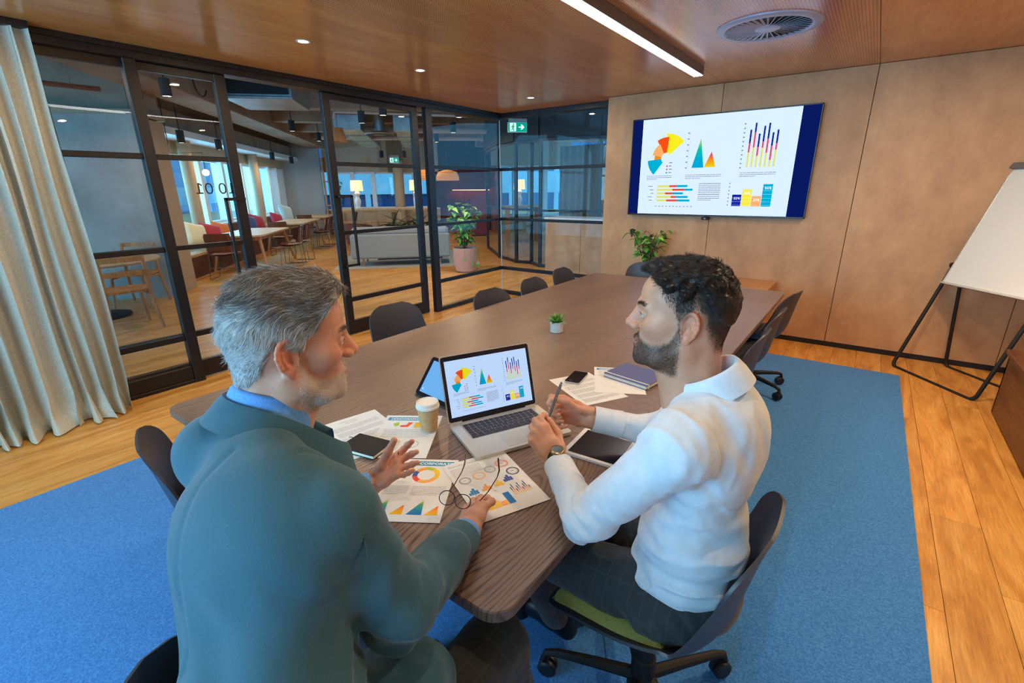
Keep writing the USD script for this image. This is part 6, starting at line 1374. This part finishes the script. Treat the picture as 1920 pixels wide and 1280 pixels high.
# ---------------------------------------------------------------- things on the table
ZT = TZ
PAPER = plain('paper_white', srgb(228, 228, 226), .75)
def sheet(label, px_c0, px_c1, draw, z, name='paper_sheet', w=.21, h=.297, flip=1, cat='paper', anchor=0.0, group=None, right=False):
    """A4 sheet; its top edge runs from picture point c0 (left corner) towards c1"""
    a, b = onz(*px_c0, ZT), onz(*px_c1, ZT); d = (b-a)[:2]; d /= np.linalg.norm(d); ang = math.atan2(d[1], d[0]); a = a+np.r_[d*anchor, 0]
    if right:      # c0 is the top right corner and c1 lies down the right edge
        a = (a+b)/2-np.r_[d*h/2, 0]; q = np.array([-d[1], d[0]]); a = a-np.r_[q*w, 0]; ang = math.atan2(q[1], q[0])
    t = thing(name, label, cat, (a[0], a[1], ZT+z), ang, group)
    n = 9; X, Yy = np.meshgrid(np.linspace(0, w, 7), np.linspace(0, -h, n), indexing='ij'); Z = np.full_like(X, .0003)
    m = MB(); G = np.stack([X, Yy, Z], -1); m.grid(G[:, ::-1]).grid((G-[0, 0, .0002])); m.build('page', PAPER, t)
    S = Sheet(lambda v: np.c_[v[:, 0], v[:, 1], v[:, 2]+.0003], .00008); draw(S); 
    if S.m.n: S.m.build('print', PRINT, t, smooth=False, tint=True)
    return t
INK = srgb(108, 112, 124); HEAD = srgb(40, 144, 184)
def d_contract(S):
    S.text('Confidentiality', .058, -.030, .0068, INK); S.text('Agreement', .075, -.044, .0068, INK)
    for i in range(5): S.lines(.02, .19, -.062-i*.045, 6, .0058, srgb(150, 152, 160), .28, i)
def d_demo(S):
    S.rect(.012, -.016, .198, -.040, HEAD); S.text('DEMOGRAPHICS', .022, -.034, .0115, (.95, .97, .98), True)
    S.poly([(.04, -.065), (.06, -.055), (.065, -.08), (.05, -.085)], srgb(160, 190, 40)); S.poly([(.07, -.09), (.10, -.09), (.112, -.055), (.095, -.055), (.09, -.075), (.07, -.078)], srgb(232, 86, 36)); S.rect(.12, -.055, .15, -.092, srgb(240, 190, 30))
    S.lines(.02, .19, -.11, 8, .008, srgb(170, 172, 178), .28, 3); S.ring(.14, -.21, .022, .026, 0, 360, srgb(190, 192, 196)); S.lines(.02, .10, -.19, 9, .008, srgb(170, 172, 178), .28, 5)
def d_corp(S):
    S.rect(.085, -.012, .198, -.036, HEAD); S.text('CORPORATE', .092, -.030, .0125, (.95, .97, .98), True)
    for a0, a1, c in ((-30, 60, srgb(244, 196, 36)), (60, 100, srgb(170, 196, 40)), (100, 150, srgb(244, 160, 60)), (150, 195, srgb(34, 86, 170)), (195, 240, srgb(232, 70, 40)), (240, 330, srgb(246, 178, 90))): S.ring(.125, -.085, .026, .041, a0, a1, c)
    S.ring(.055, -.06, .012, .026, 90, 270, srgb(34, 120, 190)); S.ring(.055, -.06, .012, .026, -90, 90, srgb(244, 190, 60))
    S.lines(.10, .198, -.142, 8, .0056, srgb(160, 162, 170), .3, 3); S.lines(.02, .09, -.142, 8, .0056, srgb(160, 162, 170), .3, 4)
    for i, x in enumerate((.012, .066, .112, .160)):
        if i % 2 == 0: S.tri_grad((x, -.268), (x+.042, -.268), (x+.036, -.205), [srgb(10, 110, 190), srgb(0, 140, 180), srgb(60, 170, 110), srgb(230, 220, 80)])
        else: S.tri_grad((x, -.268), (x+.036, -.268), (x+.032, -.228), [srgb(246, 190, 20), srgb(246, 160, 30), srgb(236, 70, 40)])
def d_mkt(S):
    S.text('Marketing Report', .014, -.024, .0088, srgb(150, 152, 156)); S.lines(.014, .11, -.036, 8, .0062, srgb(170, 172, 178), .3, 2); S.lines(.125, .195, -.03, 8, .0062, srgb(170, 172, 178), .3, 4)
    for x, y, r, c in ((.035, -.105, .018, srgb(150, 156, 170)), (.082, -.10, .02, srgb(240, 190, 130)), (.125, -.085, .018, srgb(170, 174, 180)), (.17, -.072, .021, srgb(230, 150, 130)), (.182, -.125, .02, srgb(70, 80, 120))): S.ring(x, y, r*.8, r, 0, 360, c); S.ring(x, y, r*.66, r*.70, 0, 360, c); S.lines(x-.006, x+.007, y+.002, 1, .006, c, .4, 2)
    for i, (x, y, c) in enumerate(((.02, -.16, srgb(30, 130, 190)), (.06, -.158, srgb(244, 170, 90)), (.1, -.155, srgb(244, 196, 60)), (.135, -.145, srgb(60, 84, 160)))):
        for k, h in enumerate((.012, .022, .03, .018)): S.rect(x+.0075*k, y-.02, x+.0075*k+.0068, y-.02+h, c)
    for k, (h, c) in enumerate(((.022, srgb(244, 196, 60)), (.03, srgb(244, 196, 60)), (.02, srgb(244, 170, 90)), (.052, srgb(30, 120, 190)))): S.rect(.04+.021*k, -.262, .04+.021*k+.0195, -.262+h, c)
    for k in range(9):
        h = .03+.012*math.sin(k*2.1); x = .135+.0065*k
        S.rect(x, -.235, x+.0028, -.235+h*.5, srgb(246, 196, 130)); S.rect(x, -.235+h*.5, x+.0028, -.235+h*.8, srgb(226, 110, 110)); S.rect(x, -.235+h*.8, x+.0028, -.235+h*1.3, srgb(50, 66, 120))
def d_market(S): S.rect(.012, -.014, .198, -.036, HEAD); S.text('MARKET TRENDS', .022, -.031, .0115, (.95, .97, .98), True); S.lines(.02, .19, -.05, 8, .008, srgb(170, 172, 178), .28, 6)
def d_orange(S): S.rect(.0, -.0, .21, -.022, HEAD); S.ring(.16, -.08, .0, .045, 0, 180, srgb(244, 130, 50)); S.ring(.07, -.08, .02, .04, 0, 300, srgb(60, 140, 190)); S.lines(.02, .19, -.13, 8, .008, srgb(170, 172, 178), .28, 7)
sheet('white agreement page with fine grey text, left of the coffee cup', (601, 799), (701, 768), d_contract, .0004)
sheet('white demographics sheet with blue header under the paper coffee cup', (727, 779), (836, 780), d_demo, .0010)
sheet('corporate chart sheet with a ring chart and four gradient triangles', (862, 858), (822, 990), d_corp, .0016, right=True)
sheet('marketing report sheet under the glasses with rings and small bars', (945, 847), (1028, 932), d_mkt, .0022, right=True)
sheet('white text page on the right under the mobile phone', (1029, 712), (1110, 697), d_contract, .0004, anchor=0)
sheet('market sheet with blue header partly under the closed notebook', (1114, 688), (1180, 691), d_market, .0010)
sheet('sheet with blue edge and orange chart behind the bearded chin', (1172, 681), (1250, 700), d_orange, .0016)
# laptop
la = onz(843, 794, ZT+.016); lb = onz(1005, 758, ZT+.016); ld = (lb-la)[:2]; lw = np.linalg.norm(ld); ld /= lw; LA = math.radians(63.4); LWID = .362
ALU = plain('aluminium', srgb(206, 200, 190), .35, .55); KEYB = plain('key_black', srgb(26, 24, 44), .5); BEZ = plain('screen_bezel', srgb(16, 15, 28), .2)
mid = (la+lb)/2
lp = thing('laptop', 'open silver laptop showing the chart slide, in front of the two men', 'laptop', (mid[0], mid[1], ZT+.0005), LA)
D_ = .249
MB().prism(Polygon(rrect(LWID, D_, .012)), .003, .0145, M=lambda v: v-[0, D_/2, 0]).build('base', ALU, lp)
for x in (-.14, .14):
    for y in (-.02, -.225): MB().cyl((x, y, 0), (x, y, .004), .008, n=12).build('foot', BLACKM, lp)
bx('keyboard_well', (-.145, -.133, .0145), (.145, -.018, .0148), KEYB, lp)
for r, (nk, y0) in enumerate(((14, -.028), (14, -.046), (14, -.064), (13, -.082), (12, -.100))):
    pitch = .283/nk
    for k in range(nk): MB().box((-.1415+k*pitch+.001, y0-.0155, .0148), (-.1415+(k+1)*pitch-.001, y0, .0163), .0006).build('key', KEYB, lp, smooth=False)
for x0, x1 in ((-.1415, -.118), (-.1165, -.094), (-.0925, -.066), (-.0645, .052), (.0535, .08), (.0815, .141)): MB().box((x0, -.131, .0148), (x1, -.1175, .0163), .0006).build('key', KEYB, lp, smooth=False)
bx('key_gaps', (-.144, -.132, .01478), (.144, -.019, .01495), plain('key_gap', srgb(168, 164, 160), .5), lp) 
bx('touchpad', (-.056, -.235, .0145), (.056, -.150, .0148), plain('touchpad', srgb(196, 190, 180), .3, .4), lp)
LT = math.radians(17); ls_ = LT
LID = lambda v: (np.c_[v[:, 0], v[:, 2]*-1, v[:, 1]]@RX(-ls_).T)+[0, .0, .014]
lid = MB(); lid.prism(Polygon(rrect(LWID, .243, .01)), 0, .006, M=lambda v: LID(np.c_[v[:, 0], v[:, 1]+.1225, v[:, 2]-.006])); lidp = lid.build('lid', ALU, lp)
MB().prism(Polygon(rrect(LWID-.006, .237, .009)), 0, .0004, M=lambda v: LID(np.c_[v[:, 0], v[:, 1]+.1225, v[:, 2]])).build('bezel', BEZ, lp)
MB().cyl((-.13, .002, .013), (.13, .002, .013), .005, n=12).build('hinge', BEZ, lp)
lsc = lambda v: LID(np.c_[v[:, 0]*.205-.166, v[:, 1]*.205+.020, v[:, 2]+.0008])
S_ = Sheet(lsc, .0001); S_.rect(0, 0, 1.62, 1, srgb(188, 214, 250)); S_.m.build('lit_screen', SCREEN, lp, smooth=False, tint=True)
S_ = Sheet(lambda v: lsc(v+[0, 0, .0004]), .0002); slide(S_).m.build('slide_graphics', SCREEN, lp, smooth=False, tint=True)
# tablet in a folding case behind the laptop
ta, tb_ = onz(780, 739, ZT), onz(852, 772, ZT); td = (tb_-ta)[:2]; td /= np.linalg.norm(td); TA = math.atan2(td[1], td[0])
tt = thing('tablet', 'lit tablet propped in a dark case behind the laptop', 'tablet', (ta[0], ta[1], ZT+.001), TA)
tl = math.radians(52); TM = lambda v: np.c_[v[:, 0], v[:, 1]*math.cos(tl)+v[:, 2]*-math.sin(tl)*-1*-1, v[:, 1]*math.sin(tl)+v[:, 2]*math.cos(tl)]
MB().prism(Polygon(rrect(.25, .17, .014)), 0, .008, M=lambda v: TM(v+[.125, .088, 0])).build('body', BLACKM, tt); MB().prism(Polygon(rrect(.248, .168, .013)), .008, .0085, M=lambda v: TM(v+[.125, .088, 0])).build('glass', BEZ, tt)
S_ = Sheet(lambda v: TM(v+[0, 0, .0087]), .0001); S_.rect(.02, .018, .23, .158, srgb(110, 178, 240)); S_.rect(.03, .03, .036, .036, (1, 1, 1)); S_.m.build('lit_screen', SCREEN, tt, smooth=False, tint=True)
MB().box((.004, -.01, 0), (.246, .16, .005), .002).build('case_cover', plain('case_green', srgb(34, 44, 46), .6), tt); MB().box((.01, .10, .004), (.24, .106, .125), .002, rot=RX(-.25), piv=(0, .1, .004)).build('case_stand', MATS['case_green'], tt); MB().tube([(.08, -.004, .012), (.13, -.004, .012)], .002, 6).build('home_bar', PAPER, tt)
# coffee cup
cc = onz(805, 807, ZT); cu_ = thing('coffee_cup', 'brown paper coffee cup with white plastic lid', 'cup', (cc[0], cc[1], ZT+.0012))
KRAFT = noisy('kraft_card', srgb(184, 146, 100), srgb(196, 158, 112), scale=60, rough=.8)
MB().lathe([(0, .003), (.0265, .003), (.027, 0), (.028, 0), (.0385, .098), (.0365, .098), (.027, .006)], n=40).build('cup_body', KRAFT, cu_, smooth=40)
LIDW = plain('lid_white', srgb(222, 218, 212), .35)
MB().lathe([(.040, .092), (.0415, .094), (.0415, .100), (.0395, .102), (.0385, .112), (.036, .114), (.034, .111), (.0, .111)], n=40).build('lid', LIDW, cu_, smooth=35)
MB().lathe([(.0283, .0), (.0288, .010), (.0283, .010)], n=40).build('base_rim', plain('cup_rim', srgb(158, 182, 196), .4), cu_)
# small succulent
pc = onz(1043.5, 622, ZT); sp = thing('succulent', 'small spiky green succulent in a pale concrete pot on the table', 'potted plant', (pc[0], pc[1], ZT+.0006))
MB().lathe([(0, 0), (.034, 0), (.0375, .004), (.0385, .064), (.0355, .064), (.034, .055), (0, .055)], n=36).build('pot', noisy('pale_concrete', srgb(176, 180, 180), srgb(198, 202, 200), scale=40, rough=.85), sp, smooth=40); MB().lathe([(0, .057), (.0345, .056)], n=20).build('soil', SOIL if 'soil' in MATS else plain('soil', srgb(40, 30, 24), .95), sp)
SG = plain('succulent_green', srgb(72, 130, 44), .4); SGL = plain('succulent_tip', srgb(134, 172, 74), .4); g_ = random.Random(4)
for k in range(34):
    t = k/34; a = k*2.4; el = .25+1.2*t+g_.uniform(-.08, .08); m = MB(); L = .055+.012*g_.random()
    n = 6; tt_ = np.linspace(0, 1, n); P = np.stack([np.stack([L*tt_, w_*.0075*np.sin(PI*np.clip(tt_*.85+.12, 0, 1))**.8*(1-tt_**4), -.006*tt_**2+.004*abs(w_)*(1-tt_)], 1) for w_ in (-1, 0, 1)]); m.grid(P).grid((P-[0, 0, .002])[:, ::-1]); e = np.concatenate([P[0], P[2][::-1]]); m.grid(np.stack([e, e-[0, 0, .002]], 1), closed_u=True)
    v, f = np.vstack(m.v), np.vstack(m.f); R = RZ(a)@RY(-el); MB().add(v@R.T+[.010*math.cos(a)*(1-t), .010*math.sin(a)*(1-t), .057], f).build('leaf', SG if k % 3 else SGL, sp, smooth=60)
# phone
def flat_box(name, label, cat, c0, c1, W, Hh, th, z, r, group=None):
    """thing with its left-far corner at picture point c0 and far edge towards c1; x right, y towards the viewer negative"""
    a, b = onz(*c0, ZT), onz(*c1, ZT); d = (b-a)[:2]; d /= np.linalg.norm(d); t = thing(name, label, cat, (a[0], a[1], ZT+z), math.atan2(d[1], d[0]), group)
    return t, (lambda w, h, rr: shapely.affinity.translate(Polygon(rrect(w, h, rr)), W/2, -Hh/2))
ph, R_ = flat_box('mobile_phone', 'black mobile phone with silver edge lying on the right text page', 'phone', (1077, 698), (1113, 704), .068, .135, .01, .0008, .01)
MB().prism(R_(.068, .135, .01), 0, .008).build('case', plain('phone_silver', srgb(190, 190, 192), .3, .7), ph); MB().prism(R_(.065, .132, .009), .008, .0092).build('glass', BEZ, ph); MB().box((.02, -.12, .0093), (.03, -.115, .0095)).build('home_mark', plain('phone_mark', srgb(90, 90, 96), .3), ph)
# blue notebook with elastic
nb, R_ = flat_box('notebook', 'closed blue notebook with white elastic band and page edges', 'notebook', (1131, 706), (1174, 687), .15, .215, .02, .002, .006)
NBW, NBH = np.linalg.norm((onz(1174, 687, ZT)-onz(1131, 706, ZT))[:2]), np.linalg.norm((onz(1250, 712, ZT)-onz(1174, 687, ZT))[:2])
BLUEN = plain('notebook_blue', srgb(84, 92, 140), .6)
Pn = shapely.affinity.translate(Polygon(rrect(NBW, NBH, .006)), NBW/2, -NBH/2)
MB().prism(Pn, 0, .0025).build('cover', BLUEN, nb); MB().prism(Pn.buffer(-.002), .0025, .0155).build('pages', plain('notebook_pages', srgb(214, 208, 190), .8), nb); MB().prism(Pn, .0155, .018).build('cover', BLUEN, nb); MB().box((.016, -NBH-.0006, -.0004), (.022, .0006, .0186)).build('elastic_band', PAPER, nb)
# tablet under the man's arm
tb3, R_ = flat_box('tablet', 'white-edged tablet with black screen under the shirt sleeves', 'tablet', (1053, 850), (1098, 805), .19, .25, .01, .001, .012)
TBW, TBH = np.linalg.norm((onz(1098, 805, ZT)-onz(1053, 850, ZT))[:2]), np.linalg.norm((onz(1168, 851, ZT)-onz(1098, 805, ZT))[:2])
Pt = shapely.affinity.translate(Polygon(rrect(TBW, TBH, .012)), TBW/2, -TBH/2)
MB().prism(Pt, 0, .008).build('body', plain('tablet_white', srgb(226, 226, 226), .25), tb3); MB().prism(shapely.affinity.translate(Polygon(rrect(TBW*.86, TBH*.84, .003)), TBW/2, -TBH/2), .008, .0084).build('screen', BEZ, tb3)
MB().lathe([(0, .0084), (.006, .0084), (.006, .0081)], c=(TBW/2, -TBH*.04, 0), n=16).build('home_button', PAPER, tb3)
# black diary with a pen
bn, R_ = flat_box('diary', 'black leather diary with a silver pen under the open hand', 'notebook', (636, 846), (672, 822), .09, .14, .02, .0024, .006)
BNW, BNH = np.linalg.norm((onz(672, 822, ZT)-onz(636, 846, ZT))[:2])*1.1, np.linalg.norm((onz(727, 843, ZT)-onz(672, 822, ZT))[:2])
Pb = shapely.affinity.translate(Polygon(rrect(BNW, BNH, .004)), BNW/2, -BNH/2); BLK = noisy('diary_leather', srgb(12, 11, 13), srgb(18, 17, 19), scale=300, rough=.75, bump=.3, bdist=.0006)
MB().prism(Pb, 0, .002).build('cover', BLK, bn); MB().prism(Pb.buffer(-.0015), .002, .012).build('pages', MATS['notebook_pages'], bn); MB().prism(Pb, .012, .0142).build('cover', BLK, bn); S_ = Sheet(lambda v: v, .0143); S_.text('2018', BNW*.55, -BNH*.55, .006, srgb(70, 66, 66)); S_.m.build('stamp', PRINT, bn, smooth=False, tint=True); MB().tube([(BNW*.7, .004, .012), (BNW*.7, .02, .011)], .0012, 5).build('ribbon', BLK, bn)
def pen(label, a, b, mats, r=.0046, name='pen'):
    a, b = np.array(a, float), np.array(b, float); t = thing(name, label, 'pen', tuple(a)); d = (b-a); L = np.linalg.norm(d); d /= L; x = np.cross(d, [0, 0, 1]); x /= np.linalg.norm(x); R = np.stack([x, np.cross(d, x), d], 1)
    MB().lathe([(0, 0), (.0008, 0), (.0012, .006), (r*.8, .02), (r, .03), (r, L*.55)], n=16, rot=R).build('lower_barrel', mats[0], t); MB().lathe([(r*1.06, L*.55), (r*1.06, L*.57), (r, L*.575), (r, L*.93), (r*.7, L*.94), (r*.7, L), (0, L)], n=16, rot=R).build('upper_barrel', mats[1], t)
    q = MB(); q.tube([(0, r+.001, L*.92), (0, r+.003, L*.9), (0, r+.0022, L*.68)], .0011, 6); v = np.vstack(q.v)@R.T; MB().add(v, np.vstack(q.f)).build('clip', LINK, t); return t
PENG = plain('pen_gunmetal', srgb(92, 98, 112), .25, .8); PENS = plain('pen_silver', srgb(188, 188, 192), .22, .9)
pen('slim gunmetal ballpoint pen held upright between both hands', P3(1026, 789, 1.405), P3(1053, 717, 1.49), (PENG, PENG))
pa, pb2 = onz(690, 885, ZT), onz(722, 864, ZT); pen('silver and black pen lying beside the black diary', pa+[0, 0, .0075], pb2+[0, 0, .0075], (PENS, BLK))
# spectacles held over the papers
gl = thing('spectacles', 'dark wire-rimmed reading glasses dangling from the suited man\'s hand', 'glasses', tuple(P3(865, 935, 1.21)))
GB = np.array(P3(865, 935, 1.21)); GF = plain('glasses_wire', srgb(44, 36, 52), .3, .4)
def circle3(c, r1, r2, n=28): return [np.array(P3(c[0]+r1*math.cos(q), c[1]+r2*math.sin(q), c[2]-.0004*(r1*math.cos(q))))-GB for q in np.linspace(0, 2*PI, n+1)]
LENSG = glass_pane('lens_clear', (.96, .97, .98))
for c, lab in (((838, 933, 1.205), 0), ((868, 940, 1.19), 1)):
    C = circle3(c, 14.5, 13.5); MB().tube(C, .0011, 6, cap=False).build('rim', GF, gl); cen = np.mean(C[:-1], 0); MB().add(np.vstack([C[:-1], cen]), [[i, (i+1) % 28, 28] for i in range(28)]).build('lens', LENSG, gl)
MB().tube([np.array(P3(851, 934, 1.2))-GB, np.array(P3(853, 931, 1.198))-GB, np.array(P3(855, 936, 1.196))-GB], .0011, 6).build('bridge', GF, gl)
for pts in (((843, 919, 1.205), (852, 908, 1.22), (866, 884, 1.27), (871, 870, 1.29), (874, 852, 1.31)), ((880, 950, 1.19), (900, 938, 1.19), (915, 922, 1.21), (932, 895, 1.255), (936, 882, 1.27), (934, 859, 1.30))):
    MB().tube([np.array(P3(*p))-GB for p in pts], [.0013]*(len(pts)-2)+[.0021, .0021], 7).build('temple', GF, gl)
# ---------------------------------------------------------------- by the walls
fc0 = np.array([.379, 5.26, 0]); fc1 = np.array([.858, 4.673, 0]); fd = fc1-fc0; fw = np.linalg.norm(fd); fd /= fw; fn = np.array([-fd[1], fd[0], 0]); fn = fn if fn[1] > 0 else -fn
fl_ = thing('flip_chart', 'white flip chart board on a black tubular easel by the wall', 'easel', tuple(fc0+fd*fw/2))
FO = fc0+fd*fw/2; tb_l = math.radians(FLT if 'FLT' in globals() else 20)
up = np.array([0, 0, 1.])*math.cos(tb_l)+fn*math.sin(tb_l)
L2W = lambda x, h, o=0: fd*x+up*h+np.cross(fd, up)*o
r_ = .05; hw_ = fw/2
def corner(sx, n=6): return [L2W(sx*(hw_-r_+r_*math.sin(q)), r_-r_*math.cos(q)) for q in np.linspace(0, PI/2, n)]
left = corner(-1); right = corner(1)
MB().tube([L2W(-hw_, .98)]+left[::-1]+right+[L2W(hw_, .98)], .0145, 12).build('front_frame', BLACKM, fl_) 
bk0 = np.array([0, 0, 1.])*math.cos(.12)+fn*-math.sin(.12)*-1
rear = lambda x, h: fd*x+fn*(.98*math.sin(tb_l)+.12-.1*h)*1.0+np.array([0, 0, 1.])*h
cr = lambda sx: [rear(sx*(hw_-.05-r_+r_*math.sin(q)), r_-r_*math.cos(q)) for q in np.linspace(0, PI/2, 6)]
MB().tube([rear(-hw_+.05, .95)]+cr(-1)[::-1]+cr(1)+[rear(hw_-.05, .95)], .0135, 12).build('rear_frame', BLACKM, fl_)
for sx in (-1, 1): MB().cyl(L2W(sx*(hw_+.018), .95, 0), L2W(sx*(hw_-.03), .97, 0), .024, n=14).build('hinge_knob', BLACKM, fl_); MB().cyl(L2W(sx*(hw_-.02), .93), rear(sx*(hw_-.05), .93), .012, n=8).build('brace', BLACKM, fl_)
BW_, BH0, BH1, OFF = .345, .80, 1.78, .045
WB_ = plain('whiteboard', srgb(226, 228, 224), .22)
def slabL(x0, x1, h0, h1, o0, o1, name, mat, b=.002):
    v, f = rounded_box(x1-x0, h1-h0, o1-o0, b); v = v+[(x0+x1)/2, (h0+h1)/2, (o0+o1)/2]; MB().add(np.array([L2W(*q) for q in v]), f).build(name, mat, fl_, smooth=False)
slabL(-BW_, BW_, BH0, BH1, OFF-.02, OFF, 'board', WB_); 
for x in (-BW_, BW_-.012): slabL(x, x+.012, BH0, BH1, OFF-.022, OFF+.004, 'board_trim', plain('board_trim', srgb(200, 202, 200), .3, .5), .001)
slabL(-BW_, BW_, BH0-.016, BH0, OFF-.02, OFF+.022, 'pen_tray', MATS['board_trim']); slabL(-BW_-.008, BW_+.008, BH1-.03, BH1+.015, OFF-.025, OFF+.03, 'paper_clamp', MATS['grey_metal'])
for x in (-.22, .22): slabL(x-.02, x+.02, BH0+.05, BH1-.05, 0.0, OFF-.02, 'board_rail', BLACKM)
# bench with cushions on the right wall
be = thing('wall_bench', 'brown timber bench running along the right edge of the room', 'bench', (.93, 2.4, 0)); TB_ = wood('walnut', srgb(96, 58, 36), srgb(112, 70, 44), srgb(128, 82, 52), axis=1, scale=2, rough=.4)
bx('front_panel', (0, 0, .01), (.025, 2.1, .44), TB_, be, b=.002); bx('end_panel', (0, 2.075, .01), (.5, 2.1, .44), TB_, be, b=.002); bx('seat_board', (-.02, -.02, .44), (.5, 2.12, .47), TB_, be, b=.003); bx('end_panel', (0, 0, .01), (.5, .025, .44), TB_, be)
MB().cyl((.02, 2.08, 0), (.02, 2.08, .012), .012, n=10).build('foot', LINK, be)
cs = thing('seat_cushion', 'salmon pink seat cushion on the bench at the right edge', 'cushion', (1.0, 2.5, .4706)); MB().add(*rounded_box(.40, 1.85, .09, .03)).build('cover', noisy('salmon_fabric', srgb(196, 122, 96), srgb(210, 138, 110), scale=200, rough=.9), cs, smooth=60) if False else MB().box((0, 0, 0), (.42, 1.9, .09), .03).build('cover', noisy('salmon_fabric', srgb(196, 122, 96), srgb(210, 138, 110), scale=200, rough=.9), cs, smooth=60)
# credenza below the screen with a trailing plant
cr_ = thing('credenza', 'low oak credenza below the screen behind the table end', 'cabinet', (-2.12, 5.03, 0)); OKC = wood('credenza_oak', srgb(186, 128, 72), srgb(200, 142, 84), srgb(212, 156, 96), axis=0, scale=2, rough=.35)
bx('body', (.01, .02, .06), (1.43, .52, .585), OKC, cr_, b=.002); bx('top', (0, 0, .585), (1.44, .53, .61), OKC, cr_, b=.003); bx('plinth', (.04, .05, 0), (1.4, .5, .06), BLACKM, cr_)
for k in range(3): bx('door', (.015+.472*k, .0, .07), (.015+.472*k+.466, .02, .58), OKC, cr_, b=.002)
wp = thing('potted_plant', 'trailing green pothos in a white pot on the credenza left of the screen', 'potted plant', (-1.98, 5.27, .6105)); MB().lathe([(0, 0), (.07, 0), (.085, .12), (.08, .12), (0, .10)], n=28).build('pot', LIDW, wp, smooth=40)
PL_ = [plain('leaf_green', srgb(70, 128, 52), .4), plain('leaf_light', srgb(128, 176, 70), .4), plain('leaf_dark', srgb(40, 74, 46), .45)]
leafy(wp, (0, 0, .1), .36, .26, 95, .105, [PL_[0], PL_[0], PL_[1], PL_[2]], 17, stems=9, droop=.7)
